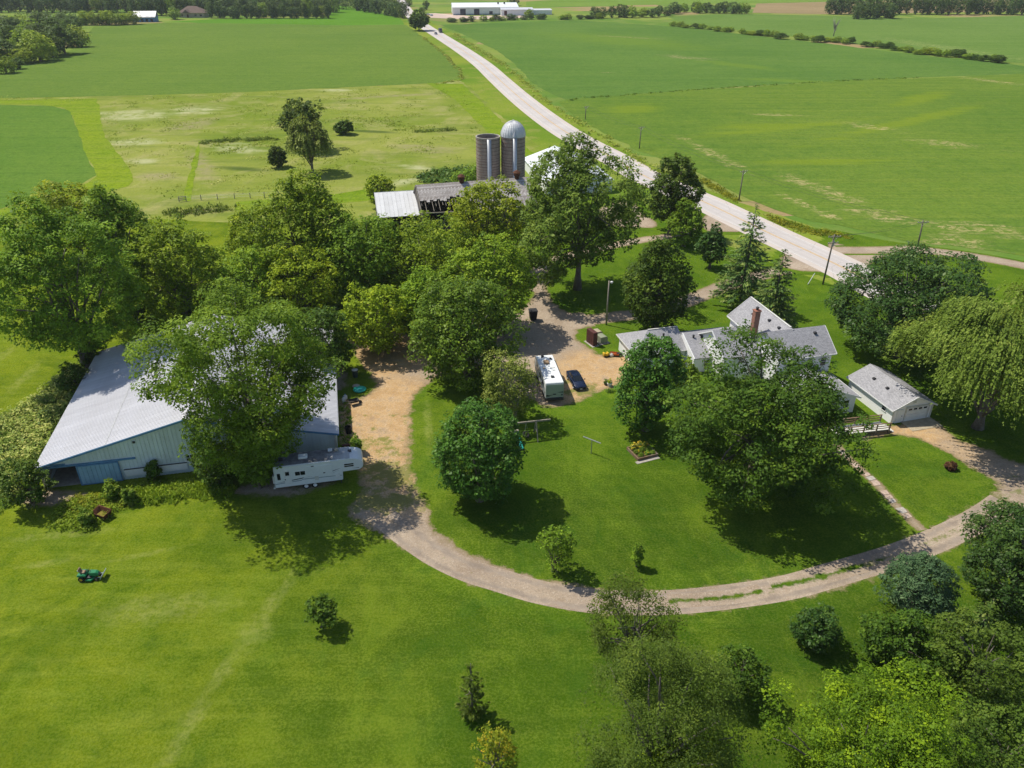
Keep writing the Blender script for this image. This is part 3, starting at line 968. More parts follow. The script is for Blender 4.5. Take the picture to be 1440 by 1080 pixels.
def m_strip():
    t = NT('grass_strip')
    g, hg, p = grass_tone(t)
    c, h, mid = gravel_tone(t, p)
    d = t.math('ADD', t.attr('edge'), t.math('MULTIPLY', t.math('SUBTRACT', t.noise(p, 0.9, 4, 0.7), 0.5), 1.4))
    return t.surf(t.mix(t.ramp(d, -0.2, 0.2), c, g), 0.9, normal=t.bump(h, 0.4, 0.08), spec=0.0)


M['strip'] = m_strip()
for pts, hw in (([(940, 846), (990, 843), (1034, 839), (1072, 831)], 0.22), ([(1085, 826), (1130, 817), (1175, 806), (1215, 795)], 0.28), ([(1232, 789), (1256, 782)], 0.15)):
    L = strip_pts(pts)
    struct(strip_mesh('grass_strip', L, [-hw - 0.7, -hw, 0, hw, hw + 0.7], 0.037, M['strip'], [-0.7, 0, hw, 0, -0.7]))

# bare soil under the shed eave and by the weeds
grid_sheet('bare_soil', [[(455, 500), (478, 492), (488, 520), (482, 560), (478, 600), (490, 640), (500, 662), (440, 690), (380, 700), (330, 690), (380, 672), (440, 650)]], 0.026, 0.6,
           m_gravel('bare_soil', 1.6, 0.5, 0.9), 2.2, [(470, 540, 14, 0.15)], [(420, 690, 12, 0.6)])
grid_sheet('bare_soil', [[(-20, 604), (0, 601), (16, 600), (14, 612), (0, 620), (-20, 628)]], 0.026, 0.6, M['gravel'], 1.5, [(0, 610, 5, 0.7)])
grid_sheet('bare_soil', [[(20, 700), (62, 690), (95, 690), (125, 694), (100, 706), (82, 712), (40, 712)]], 0.026, 0.5, m_gravel('shed_door_dirt', 0.9, 0.4, 0.8), 1.5, [(80, 700, 6, 0.2)], [(60, 700, 6, 0.5)])

# broken footpath: each slab is a piece of its own
fp = strip_pts([(1176, 625), (1188, 640), (1200, 652), (1225, 673), (1245, 694), (1262, 712), (1280, 730), (1297, 746)])
path = strip_mesh('footpath', fp, [-1.1, -0.6, 0, 0.6, 1.1], 0.034, m_gravel('path_dirt', 0.5, 0.2, 0.8), [-0.5, 0, 0.6, 0, -0.5], 0.2)
struct(path)
seg = np.linalg.norm(np.diff(fp, axis=0), axis=1)
cum = np.concatenate([[0], np.cumsum(seg)])
slab_mats = [plain('pale_pink_slab', (0.48, 0.37, 0.30), 0.85, 0, 0.35, 3), plain('grey_slab', (0.44, 0.40, 0.35), 0.85, 0, 0.35, 3)]
sp = 0.5
rs = random.Random(4)
while sp < cum[-1] - 0.6:
    L = rs.uniform(0.7, 1.1)
    if rs.random() > 0.14:
        a = np.array([np.interp(sp, cum, fp[:, 0]), np.interp(sp, cum, fp[:, 1])])
        b = np.array([np.interp(sp + L, cum, fp[:, 0]), np.interp(sp + L, cum, fp[:, 1])])
        ang = math.atan2(*(b - a)[::-1])
        w = rs.uniform(0.38, 0.5)
        prof = [(-L / 2 + 0.04, -w + rs.uniform(0, .1)), (L / 2 - 0.04, -w + rs.uniform(0, .15)), (L / 2 - 0.04 - rs.uniform(0, .1), w - rs.uniform(0, .15)), (0, w - rs.uniform(0, .05)), (-L / 2 + 0.04 + rs.uniform(0, .1), w - rs.uniform(0, .1))]
        m = MB().prism(prof, 'z', -0.03, 0.045)
        o = m.build('paving_slab', slab_mats[rs.random() < 0.45], path, 0.012)
        o.location = ((a[0] + b[0]) / 2, (a[1] + b[1]) / 2, 0.034)
        o.rotation_euler = (rs.uniform(-.02, .02), rs.uniform(-.02, .02), ang + rs.uniform(-.06, .06))
    sp += L
# ------------------------------------------------------------------ BUILDINGS
def gable_roof(m, x0, x1, y0, y1, eave, ridge, over=0.3, t=0.12, axis='x', mid=None):
    """two roof plates; axis = direction of the ridge"""
    if axis == 'x':
        ym = (y0 + y1) / 2 if mid is None else mid
        sl = (ridge - eave) / (ym - y0)
        ez = eave - over * sl
        m.slab([(x0 - over, y0 - over, ez), (x1 + over, y0 - over, ez), (x1 + over, ym, ridge), (x0 - over, ym, ridge)], t)
        m.slab([(x0 - over, ym, ridge), (x1 + over, ym, ridge), (x1 + over, y1 + over, ez), (x0 - over, y1 + over, ez)], t)
    else:
        xm = (x0 + x1) / 2 if mid is None else mid
        sl = (ridge - eave) / (xm - x0)
        ez = eave - over * sl
        m.slab([(x0 - over, y0 - over, ez), (xm, y0 - over, ridge), (xm, y1 + over, ridge), (x0 - over, y1 + over, ez)], t)
        m.slab([(xm, y0 - over, ridge), (x1 + over, y0 - over, ez), (x1 + over, y1 + over, ez), (xm, y1 + over, ridge)], t)


def roof_plane(name, quad, mat, parent, t=0.12, U=None):
    """one roof plate with metre UVs (u along the eave, v up the slope)"""
    o = MB().slab(quad, t).build(name, mat, parent)
    q = [Vector(p) for p in quad]
    u = (q[1] - q[0]).normalized() if U is None else Vector(U).normalized()
    n = (q[1] - q[0]).cross(q[2] - q[0]).normalized()
    v = n.cross(u)
    add_uv(o, u, v, q[0])
    return o


def gable_walls(m, x0, x1, y0, y1, eave, ridge, axis='x', t=0.15, z0=-0.1, mid=None):
    if axis == 'x':
        ym = (y0 + y1) / 2 if mid is None else mid
        prof = [(y0, z0), (y1, z0), (y1, eave), (ym, ridge - 0.16), (y0, eave)]
        m.prism(prof, 'x', x0, x0 + t)
        m.prism(prof, 'x', x1 - t, x1)
        m.box((x0 + x1) / 2, y0 + t / 2, (eave - 0.08 + z0) / 2, x1 - x0 - 2 * t, t, eave - 0.08 - z0)
        m.box((x0 + x1) / 2, y1 - t / 2, (eave - 0.08 + z0) / 2, x1 - x0 - 2 * t, t, eave - 0.08 - z0)
    else:
        xm = (x0 + x1) / 2 if mid is None else mid
        prof = [(x0, z0), (x1, z0), (x1, eave), (xm, ridge - 0.16), (x0, eave)]
        m.prism(prof, 'y', y0, y0 + t)
        m.prism(prof, 'y', y1 - t, y1)
        m.box(x0 + t / 2, (y0 + y1) / 2, (eave - 0.08 + z0) / 2, t, y1 - y0 - 2 * t, eave - 0.08 - z0)
        m.box(x1 - t / 2, (y0 + y1) / 2, (eave - 0.08 + z0) / 2, t, y1 - y0 - 2 * t, eave - 0.08 - z0)


def window(parent, x, y, z, w, h, face, sash=True):
    """framed window with its pane; face = '-y', '+x', '-x' outward direction"""
    m = MB()
    g = MB()
    if face in ('-y', '+y'):
        s = -1 if face == '-y' else 1
        for dz in (-h / 2, h / 2):
            m.box(x, y + s * 0.03, z + dz, w + 0.16, 0.1, 0.09)
        for dx in (-w / 2, w / 2):
            m.box(x + dx, y + s * 0.028, z, 0.09, 0.096, h - 0.09)
        if sash:
            m.box(x, y + s * 0.026, z, w - 0.09, 0.08, 0.05)
        g.box(x, y + s * 0.012, z, w - 0.05, 0.05, h - 0.05)
    else:
        s = 1 if face == '+x' else -1
        for dz in (-h / 2, h / 2):
            m.box(x + s * 0.03, y, z + dz, 0.1, w + 0.16, 0.09)
        for dy in (-w / 2, w / 2):
            m.box(x + s * 0.028, y + dy, z, 0.096, 0.09, h - 0.09)
        if sash:
            m.box(x + s * 0.026, y, z, 0.08, w - 0.09, 0.05)
        g.box(x + s * 0.012, y, z, 0.05, w - 0.05, h - 0.05)
    f = m.build('window', M['white'], parent)
    g.build('pane', M['glass'], f)
    return f


# ---------- machine shed: wide low gable, ribbed steel
SH_W, SH_L, SH_E, SH_R = 33.0, 29.0, 3.2, 7.4
sh = thing('machine_shed', 'long low pale blue metal shed with ribbed pale roof and blue sliding door', 'shed', (-53.6, 70.9, 0), R(12.4))
xm = SH_W / 2
slope = (SH_R - SH_E) / xm


def sh_top(x):
    return SH_E + slope * (x if x <= xm else SH_W - x)


# front wall, panel by panel (door bay left open)
pw = 0.9
n_p = int(round(SH_W / pw))
pw = SH_W / n_p
wall = MB()
wall.box(SH_W - 0.08, SH_L / 2, SH_E / 2 - 0.05, 0.12, SH_L - 0.2, SH_E - 0.1)
wall.box(0.08, SH_L / 2, SH_E / 2 - 0.05, 0.12, SH_L - 0.2, SH_E - 0.1)
wall.prism([(0.02, -0.1), (SH_W - 0.02, -0.1), (SH_W - 0.02, SH_E - 0.12), (xm, SH_R - 0.15), (0.02, SH_E - 0.12)], 'y', SH_L - 0.1, SH_L)
wall.build('wall', M['shedwall'], sh)
DOOR0, DOOR1, DOORH = 0.35, 7.4, 2.75
for i in range(n_p):
    a, b = i * pw, (i + 1) * pw
    z0 = DOORH + 0.1 if b < DOOR1 + 0.3 else -0.05
    m = MB()
    m.prism([(a + 0.004, z0), (b - 0.004, z0), (b - 0.004, sh_top(b) - 0.14), (a + 0.004, sh_top(a) - 0.14)] if not (a < xm < b) else
            [(a + 0.004, z0), (b - 0.004, z0), (b - 0.004, sh_top(b) - 0.14), (xm, SH_R - 0.14), (a + 0.004, sh_top(a) - 0.14)], 'y', 0.0, 0.05)
    for f in (0.02, 0.5):
        x = a + f * pw
        m.prism([(x, z0), (x + 0.10, z0), (x + 0.10, sh_top(x) - 0.2), (x, sh_top(x) - 0.2)], 'y', -0.045, 0.0)
    o = m.build('siding_panel', M['shedwall'], sh)
# roof panels across the slope
rp = 0.92
n_r = int(round(SH_L / rp))
rp = (SH_L + 0.6) / n_r
proto = {}
for side in (0, 1):
    for i in range(n_r):
        if side not in proto:
            m = MB()
            if side == 0:
                A, B = (-0.35, SH_E - 0.35 * slope), (xm, SH_R)
            else:
                A, B = (xm, SH_R), (SH_W + 0.35, SH_E - 0.35 * slope)
            m.slab([(A[0], 0.004, A[1]), (B[0], 0.004, B[1]), (B[0], rp - 0.004, B[1]), (A[0], rp - 0.004, A[1])], 0.05)
            for f in (0.0, 0.33, 0.66):
                y = f * rp + 0.05
                m.bar((A[0], y, A[1] + 0.018), (B[0], y, B[1] + 0.018), 0.06, 0.05)
            proto[side] = m.build('roof_panel', M['shedroof'], sh)
            o = proto[side]
        else:
            o = proto[side].copy()
            C.objects.link(o)
            o.parent = sh
        o.location = (0, -0.3 + i * rp, 0)
MB().bar((xm, -0.32, SH_R + 0.04), (xm, SH_L + 0.32, SH_R + 0.04), 0.5, 0.06).build('ridge_cap', M['shedroof'], sh)
for x_ in (7.6, 26.2):
    MB().bar((x_, -0.31, sh_top(x_) + 0.035), (x_, SH_L + 0.3, sh_top(x_) + 0.035), 0.10, 0.03).build('lap_seam', M['steel'], sh)
m = MB()
m.bar((-0.36, -0.36, SH_E - 0.12 - 0.35 * slope), (xm, -0.36, SH_R - 0.1), 0.07, 0.22)
m.bar((xm, -0.362, SH_R - 0.1), (SH_W + 0.36, -0.362, SH_E - 0.12 - 0.35 * slope), 0.07, 0.22)
m.build('rake_trim', M['bluetrim'], sh)
MB().bar((-0.37, -0.3, SH_E - 0.2), (-0.37, SH_L + 0.3, SH_E - 0.2), 0.06, 0.16).build('eave_trim', M['steel'], sh)
MB().bar((SH_W + 0.37, -0.3, SH_E - 0.2), (SH_W + 0.37, SH_L + 0.3, SH_E - 0.2), 0.10, 0.16).build('eave_trim', M['steel'], sh)
m = MB()
m.box(DOOR1 / 2 + 1.4, -0.10, DOORH + 0.12, DOOR1 + 3.0, 0.14, 0.2)
m.build('door_track', M['bluetrim'], sh)
MB().box(0.16, -0.03, SH_E / 2 - 0.2, 0.34, 0.16, SH_E - 0.2).build('corner_trim', M['offwhite'], sh)
MB().box(SH_W - 0.12, -0.03, SH_E / 2 - 0.1, 0.26, 0.16, SH_E - 0.1).build('corner_trim', M['offwhite'], sh)
m = MB()
m.box(2.1, -0.07, 2.98, 1.5, 0.05, 0.42)
m.build('header_patch', M['bluetrim'], sh)
# sliding door: panels in a blue frame
sd = MB()
dx0, dx1 = 3.9, 8.4
sd.box((dx0 + dx1) / 2, -0.22, DOORH - 0.06, dx1 - dx0, 0.10, 0.14)
sd.box((dx0 + dx1) / 2, -0.22, 0.16, dx1 - dx0, 0.10, 0.14)
sd.box(dx0 + 0.08, -0.22, DOORH / 2, 0.16, 0.11, DOORH - 0.2)
sd.box(dx1 - 0.05, -0.22, DOORH / 2, 0.10, 0.11, DOORH - 0.2)
door = sd.build('sliding_door', M['bluetrim'], sh)
k = 9
for i in range(k):
    w = (dx1 - dx0 - 0.26) / k
    x = dx0 + 0.16 + (i + 0.5) * w
    m = MB()
    m.box(x, -0.22, DOORH / 2 + 0.05, w - 0.01, 0.05, DOORH - 0.35)
    m.box(x + w * 0.32, -0.26, DOORH / 2 + 0.05, 0.08, 0.05, DOORH - 0.36)
    m.build('door_panel', M['bluedoor'], door)
# inner leaf and things inside: dirt floor and posts
for x in (3.6, 10, 16.9, 24, 30):
    for y in (4, 12, 20, 27):
        MB().box(x, y, (sh_top(x) - 0.3) / 2, 0.2, 0.2, sh_top(x) - 0.3).build('post', M['grey_wood'], sh)
MB().box(SH_W / 2, SH_L / 2, 0.01, SH_W - 0.4, SH_L - 0.3, 0.1).build('dirt_floor', M['concrete'], sh)
m = MB()
m.bar((0.28, 0.3, 0.3), (0.28, 6, 2.6), 0.12, 0.14)
m.bar((0.28, 0.2, 1.7), (0.28, SH_L - 1, 1.7), 0.08, 0.14)
m.build('brace', M['grey_wood'], sh)
window(sh, 16.3, 0.0, 2.0, 1.5, 0.9, '-y')
MB().box(10.6, -0.1, 5.0, 0.25, 0.12, 0.25).build('vent', M['darkmetal'], sh)
shp = [(xx, yy) for xx, yy in ()]


def shw(x, y, z=0):
    """a place in the shed's own frame -> world"""
    a = sh.rotation_euler.z
    return (sh.location.x + x * math.cos(a) - y * math.sin(a), sh.location.y + x * math.sin(a) + y * math.cos(a), z)


# farm clutter inside the open bay
cl = thing('farm_implement', 'dark machinery parked in the shadow inside the open shed door', 'machine', shw(4.4, 5.0), 0.5)
m = MB()
m.box(0, 0, 0.85, 1.9, 0.9, 0.5)
m.box(-0.6, 0, 1.35, 0.8, 0.8, 0.6)
m.build('body', M['darkmetal'], cl, 0.05)
for sx, rr in ((-0.75, 0.62), (0.8, 0.4)):
    for sy in (-0.6, 0.6):
        MB().cyl((sx, sy - 0.13, rr), (sx, sy + 0.13, rr), rr, n=18).build('wheel', M['black'], cl, 0.03)
MB().tube([(0.2, 0, 1.1), (0.35, 0, 1.7)], 0.05).build('exhaust', M['darkmetal'], cl)

# low white panels along the foot of the front wall
for x_ in (10.45, 13.95):
    lp = MB().box(x_, -0.12, 0.95, 3.4, 0.06, 0.9).build('lower_panel', M['white'], sh, 0.01)
    MB().box(x_, -0.13, 1.44, 3.44, 0.1, 0.07).build('edge_strip', M['darkmetal'], lp)
# ---------- white house: two-storey T with low wings
HA = math.atan2(0.24, 0.97)
HO = (38.8, 97.65)        # point under the ridge crossing
house = thing('farmhouse', 'rambling white farmhouse with grey shingle roofs and a tall red brick chimney', 'house', (HO[0], HO[1], 0), HA)


def hl(X, Y):
    """world -> house frame"""
    dx, dy = X - HO[0], Y - HO[1]
    return (dx * math.cos(HA) + dy * math.sin(HA), -dx * math.sin(HA) + dy * math.cos(HA))


# main block, ridge along local y
main = MB()
gable_walls(main, -3.1, 3.1, -1.0, 10.2, 5.7, 8.1, 'y')
main.build('wall', M['siding'], house)
sl = 2.4 / 3.1
for q in ([(-3.5, 10.6, 5.7 - .4 * sl), (-3.5, -1.2, 5.7 - .4 * sl), (0, -1.2, 8.1), (0, 10.6, 8.1)], [(3.5, -1.2, 5.7 - .4 * sl), (3.5, 10.6, 5.7 - .4 * sl), (0, 10.6, 8.1), (0, -1.2, 8.1)]):
    roof_plane('roof', q, M['shingle'], house, 0.14)
m = MB()
m.bar((-3.52, 10.63, 5.7 - .4 * sl - .1), (0, 10.63, 8.02), 0.05, 0.24)
m.bar((3.52, 10.63, 5.7 - .4 * sl - .1), (0, 10.632, 8.02), 0.05, 0.24)
m.bar((-3.53, 10.6, 5.7 - .4 * sl - .09), (-3.53, 0, 5.7 - .4 * sl - .09), 0.1, 0.14)
m.bar((3.53, 10.6, 5.7 - .4 * sl - .09), (3.53, 2.6, 5.7 - .4 * sl - .09), 0.1, 0.14)
m.build('roof_trim', M['white'], house)
MB().bar((0, -0.5, 8.14), (0, 10.64, 8.14), 0.26, 0.05).build('ridge_cap', M['offwhite'], house)
# cross wing, ridge along local x
cw = MB()
gable_walls(cw, -3.6, 4.6, -4.3, 2.3, 5.8, 8.1, 'x', mid=-1.0)
cw.build('wall', M['siding'], house)
sw = 2.3 / 3.3
for q in ([(-4.0, -4.7, 5.8 - .4 * sw), (5.0, -4.7, 5.8 - .4 * sw), (5.0, -1.0, 8.1 + 0.01), (-4.0, -1.0, 8.11)], [(5.0, 2.7, 5.8 - .4 * sw), (-4.0, 2.7, 5.8 - .4 * sw), (-4.0, -1.0, 8.11), (5.0, -1.0, 8.11)]):
    roof_plane('roof', q, M['shingle'], house, 0.14)
m = MB()
m.bar((5.03, -4.72, 5.8 - .4 * sw - .1), (5.03, -1.0, 8.02), 0.05, 0.24)
m.bar((5.03, 2.72, 5.8 - .4 * sw - .1), (5.032, -1.0, 8.02), 0.05, 0.24)
m.bar((-4.0, -4.74, 5.8 - .4 * sw - .1), (5.0, -4.74, 5.8 - .4 * sw - .1), 0.1, 0.15)
m.build('roof_trim', M['white'], house)
for (x, z) in ((-1.8, 4.3), (1.2, 4.3), (3.4, 4.3)):
    window(house, x, -4.3, z, 0.9, 1.35, '-y')
window(house, 4.6, -1.0, 4.3, 0.9, 1.35, '+x')
window(house, -3.1, 5.5, 4.6, 0.9, 1.2, '-x')
# single-storey addition in front, ridge along local y
ad = MB()
gable_walls(ad, -4.4, 4.3, -11.2, -4.36, 2.65, 4.3, 'y')
ad.build('wall', M['siding'], house)
sa = 1.65 / 4.35
for q in ([(-4.8, -4.35, 2.65 - .4 * sa), (-4.8, -11.6, 2.65 - .4 * sa), (-0.05, -11.6, 4.3), (-0.05, -4.35, 4.3)], [(4.7, -11.6, 2.65 - .4 * sa), (4.7, -4.35, 2.65 - .4 * sa), (-0.05, -4.35, 4.3), (-0.05, -11.6, 4.3)]):
    roof_plane('roof', q, M['shingle'], house, 0.13)
MB().bar((-0.05, -11.6, 4.34), (-0.05, -4.4, 4.34), 0.24, 0.04).build('ridge_cap', M['offwhite'], house)
m = MB()
m.bar((4.74, -11.6, 2.65 - .4 * sa - .09), (4.74, -4.4, 2.65 - .4 * sa - .09), 0.1, 0.14)
m.bar((-4.83, -11.63, 2.65 - .4 * sa - .1), (-0.05, -11.63, 4.2), 0.05, 0.22)
m.bar((4.73, -11.63, 2.65 - .4 * sa - .1), (-0.05, -11.632, 4.2), 0.05, 0.22)
m.build('roof_trim', M['white'], house)
window(house, -2.6, -11.2, 1.5, 1.4, 1.2, '-y')
window(house, 2.9, -11.2, 1.5, 0.9, 1.2, '-y')
dr = MB().box(0.9, -11.24, 1.05, 1.0, 0.1, 2.1).build('door', M['offwhite'], house, 0.01)
MB().box(1.25, -11.32, 1.05, 0.06, 0.08, 0.16).build('handle', M['darkmetal'], dr)
# storey-and-a-half link between the tall block and the low wings
ln0, ln1 = -9.2, -3.12
lk = MB()
gable_walls(lk, ln0, ln1, 0.2, 7.8, 4.4, 6.6, 'x', mid=4.0)
lk.build('wall', M['siding'], house)
sk = 2.2 / 3.8
for q in ([(ln0 - .3, -.15, 4.4 - .35 * sk), (ln1, -.15, 4.4 - .35 * sk), (ln1, 4.0, 6.6), (ln0 - .3, 4.0, 6.6)], [(ln1, 8.15, 4.4 - .35 * sk), (ln0 - .3, 8.15, 4.4 - .35 * sk), (ln0 - .3, 4.0, 6.6), (ln1, 4.0, 6.6)]):
    roof_plane('roof', q, M['shingle'], house, 0.13)
m = MB()
m.bar((ln0 - .33, -.17, 4.4 - .35 * sk - .06), (ln0 - .33, 4.0, 6.55), 0.08, 0.2)
m.bar((ln0 - .33, 8.17, 4.4 - .35 * sk - .06), (ln0 - .332, 4.0, 6.55), 0.08, 0.2)
m.build('roof_trim', M['white'], house)
window(house, -6.5, 0.2, 3.4, 1.0, 1.0, '-y')
# middle wing and left wing, ridges along local x
mw0, mw1, my = -11.8, -3.2, 8.2
mid = MB()
gable_walls(mid, mw0, mw1, my - 4.2, my + 4.0, 2.7, 4.55, 'x', mid=my)
mid.build('wall', M['siding'], house)
sm = 1.85 / 4.2
for q in ([(mw0 - .05, my - 4.6, 2.7 - .4 * sm), (mw1, my - 4.6, 2.7 - .4 * sm), (mw1, my, 4.55), (mw0 - .05, my, 4.55)], [(mw1, my + 4.4, 2.7 - .4 * sm), (mw0 - .05, my + 4.4, 2.7 - .4 * sm), (mw0 - .05, my, 4.55), (mw1, my, 4.55)]):
    roof_plane('roof', q, M['shingle'], house, 0.13)
MB().bar((mw0 - 0.12, my - 4.6, 2.7 - .4 * sm + .03), (mw0 - .12, my, 4.58), 0.16, 0.05).build('flashing', M['white'], house)
window(house, -9.6, my - 4.2, 1.5, 1.2, 1.1, '-y')
window(house, -5.6, my - 4.2, 1.5, 1.2, 1.1, '-y')
lx0, lx1, ly, lw = -19.6, -11.85, 10.2, 3.4
lf_ = MB()
lf_.box((lx0 + lx1) / 2, ly - lw + 0.08, 1.25, lx1 - lx0, 0.16, 2.7)
lf_.box((lx0 + lx1) / 2, ly + lw - 0.08, 1.25, lx1 - lx0, 0.16, 2.7)
lf_.box(lx0 + 0.08, ly, 1.25, 0.16, 2 * lw - 0.34, 2.7)
lf_.build('wall', M['siding'], house)
e, rz_ = 2.62, 4.7
o_ = 0.4
hx = lx0 + lw - 0.4
roof_plane('roof', [(lx0 - o_, ly - lw - o_, e), (lx1, ly - lw - o_, e), (lx1, ly, rz_), (hx, ly, rz_)], M['shingle'], house, 0.13)
roof_plane('roof', [(lx1, ly + lw + o_, e), (lx0 - o_, ly + lw + o_, e), (hx, ly, rz_), (lx1, ly, rz_)], M['shingle'], house, 0.13)
roof_plane('roof', [(lx0 - o_, ly + lw + o_, e), (lx0 - o_, ly - lw - o_, e), (hx, ly, rz_)], M['shingle'], house, 0.13)
m = MB()
m.bar((lx0 - o_ - .03, ly - lw - o_, e - .08), (lx0 - o_ - .03, ly + lw + o_, e - .08), 0.08, 0.16)
m.bar((lx0 - o_, ly - lw - o_ - .03, e - .08), (lx1, ly - lw - o_ - .03, e - .08), 0.08, 0.16)
m.bar((hx, ly, rz_ + .03), (lx1, ly, rz_ + .03), 0.22, 0.05)
m.build('roof_trim', M['offwhite'], house)
gd = MB().box(-17.4, ly - lw - 0.03, 1.15, 2.7, 0.08, 2.2).build('garage_door', M['white'], house, 0.01)
m = MB()
for z in (0.6, 1.15, 1.7):
    m.box(-17.4, ly - lw - 0.075, z, 2.6, 0.02, 0.03)
m.build('panel_joint', M['offwhite'], gd)
window(house, -13.8, ly - lw, 1.55, 1.2, 1.0, '-y')
# small roof vents and stacks
for (x, y, z) in ((-1.5, 6.9, 0), (-0.9, 3.5, 0), (-0.9, 0.9, 0), (3.0, -1.9, 1)):
    zz = 8.1 - abs(x) * sl if z == 0 else 8.1 - abs(y + 1.0) * sw
    MB().box(x, y, zz + 0.12, 0.42, 0.42, 0.26).build('roof_vent', M['darkmetal'], house, 0.04)
for (x, y, z) in ((-14.6, 8.9, 3.9), (-13.9, 8.4, 3.6), (-10.6, 7.2, 4.0), (-9.4, 7.0, 3.9)):
    MB().cyl((x, y, z), (x, y, z + 0.55), 0.14, 0.16, 10).build('roof_vent', M['darkmetal'], house)
MB().tube([(-12.8, 9.8, 4.3), (-12.8, 9.8, 5.6)], 0.025).tube([(-13.3, 9.8, 5.5), (-12.3, 9.8, 5.5)], 0.02).build('aerial', M['darkmetal'], house)
ch = MB().box(-3.52, 2.95, 4.7, 0.8, 0.8, 9.6).box(-3.52, 2.95, 9.57, 0.95, 0.95, 0.14)
cho = ch.build('chimney', M['brick'], house)
add_uv(cho, (0.7, 0.71, 0), (0, 0, 1))
MB().cyl((-3.52, 2.95, 9.64), (-3.52, 2.95, 10.0), 0.17, 0.2, 12).cyl((-3.52, 2.95, 10.02), (-3.52, 2.95, 10.1), 0.28, 0.2, 12).build('chimney_cap', M['darkmetal'], cho)

# deck with ramp and rails at the near right corner
dk = thing('wooden_deck', 'brown wooden deck walkway with post and rail sides beside the garage', 'deck', (0, 0, 0), 0)
pa, pb = Vector((*G(1170, 612), 0)), Vector((*G(1242, 604), 0))
dk.location = ((pa.x + pb.x) / 2, (pa.y + pb.y) / 2, 0)
dk.rotation_euler = (0, 0, math.atan2(pb.y - pa.y, pb.x - pa.x))
Ld = (pb - pa).length
for i in range(int(Ld / 0.3)):
    if i == 0:
        bd = MB().box(0, 0, 0, 0.27, 1.9, 0.05).build('board', M['offwhite'], dk)
        o = bd
    else:
        o = bd.copy()
        C.objects.link(o)
        o.parent = dk
    o.location = (-Ld / 2 + 0.15 + i * 0.3, 0, 0.62)
for s in (-1, 1):
    for i in range(5):
        x = -Ld / 2 + i * Ld / 4
        MB().box(x, s * 1.0, 0.8, 0.13, 0.13, 1.65).build('post', M['deckwood'], dk)
    for z, h in ((1.62, 0.07), (1.25, 0.1), (0.95, 0.1)):
        MB().box(0, s * 1.0, z, Ld + 0.3, 0.16 if z > 1.5 else 0.06, h).build('rail', M['deckwood'], dk)
MB().box(0, -0.9, 0.48, Ld, 0.06, 0.22).box(0, 0.9, 0.48, Ld, 0.06, 0.22).build('joist', M['deckwood'], dk)
for i in range(3):
    MB().box(Ld / 2 + 0.2 + i * 0.3, 0, 0.46 - 0.18 * i, 0.3, 1.7, 0.06).build('step', M['offwhite'], dk)

# ---------- detached garage
ga = G(1251, 596)
GA = HA + 0.02
gar = thing('garage', 'small white detached garage with a grey shingle gable roof and one overhead door', 'garage', (ga[0], ga[1], 0), GA)
GW, GL, GE, GR = 6.1, 8.9, 2.35, 3.75
m = MB()
gable_walls(m, 0, GW, 0, GL, GE, GR, 'y')
m.build('wall', M['siding'], gar)
sg = (GR - GE) / (GW / 2)
for q in ([(-.35, GL + .35, GE - .35 * sg), (-.35, -.35, GE - .35 * sg), (GW / 2, -.35, GR), (GW / 2, GL + .35, GR)], [(GW + .35, -.35, GE - .35 * sg), (GW + .35, GL + .35, GE - .35 * sg), (GW / 2, GL + .35, GR), (GW / 2, -.35, GR)]):
    roof_plane('roof', q, M['shingle'], gar, 0.12)
m = MB()
m.bar((-.36, -.37, GE - .35 * sg - .1), (GW / 2, -.37, GR - .08), 0.05, 0.2)
m.bar((GW + .36, -.372, GE - .35 * sg - .1), (GW / 2, -.372, GR - .08), 0.05, 0.2)
m.bar((-.37, -.36, GE - .35 * sg - .08), (-.37, GL + .36, GE - .35 * sg - .08), 0.06, 0.14)
m.build('roof_trim', M['white'], gar)
gdo = MB()
for i in range(4):
    gdo.box(3.75, -0.05, 0.28 + i * 0.51, 3.3, 0.07, 0.48)
gdo = gdo.build('overhead_door', M['white'], gar, 0.012)
for i in range(4):
    MB().box(2.6 + i * 0.77, -0.095, 1.82, 0.5, 0.03, 0.24).build('door_window', M['glass'], gdo)
m = MB()
m.box(3.75, -0.06, 2.2, 3.7, 0.1, 0.14)
m.box(2.0, -0.06, 1.06, 0.14, 0.1, 2.14)
m.box(5.5, -0.06, 1.06, 0.14, 0.1, 2.14)
m.box(0.08, -0.06, 1.1, 0.16, 0.1, 2.2)
m.box(GW - 0.08, -0.06, 1.1, 0.16, 0.1, 2.2)
m.build('door_trim', M['offwhite'], gar)
sdr = MB().box(1.15, -0.04, 1.0, 0.95, 0.08, 2.0).build('side_door', M['rvwhite'], gar, 0.01)
MB().box(1.5, -0.1, 1.0, 0.07, 0.06, 0.12).build('handle', M['darkmetal'], sdr)
MB().box(GW / 2, -0.05, 2.9, 0.4, 0.08, 0.4).build('gable_vent', M['offwhite'], gar, 0.02)
window(gar, 0.0, 1.6, 1.55, 0.8, 0.9, '-x')
for y in (3.6, 6.3):
    MB().box(1.6, y, GR - (GW / 2 - 1.6) * sg + 0.1, 0.4, 0.4, 0.22).build('roof_vent', M['darkmetal'], gar, 0.03)
MB().box(3.9, -1.2, 0.03, 4.6, 2.3, 0.1).build('apron', M['tan'], gar)


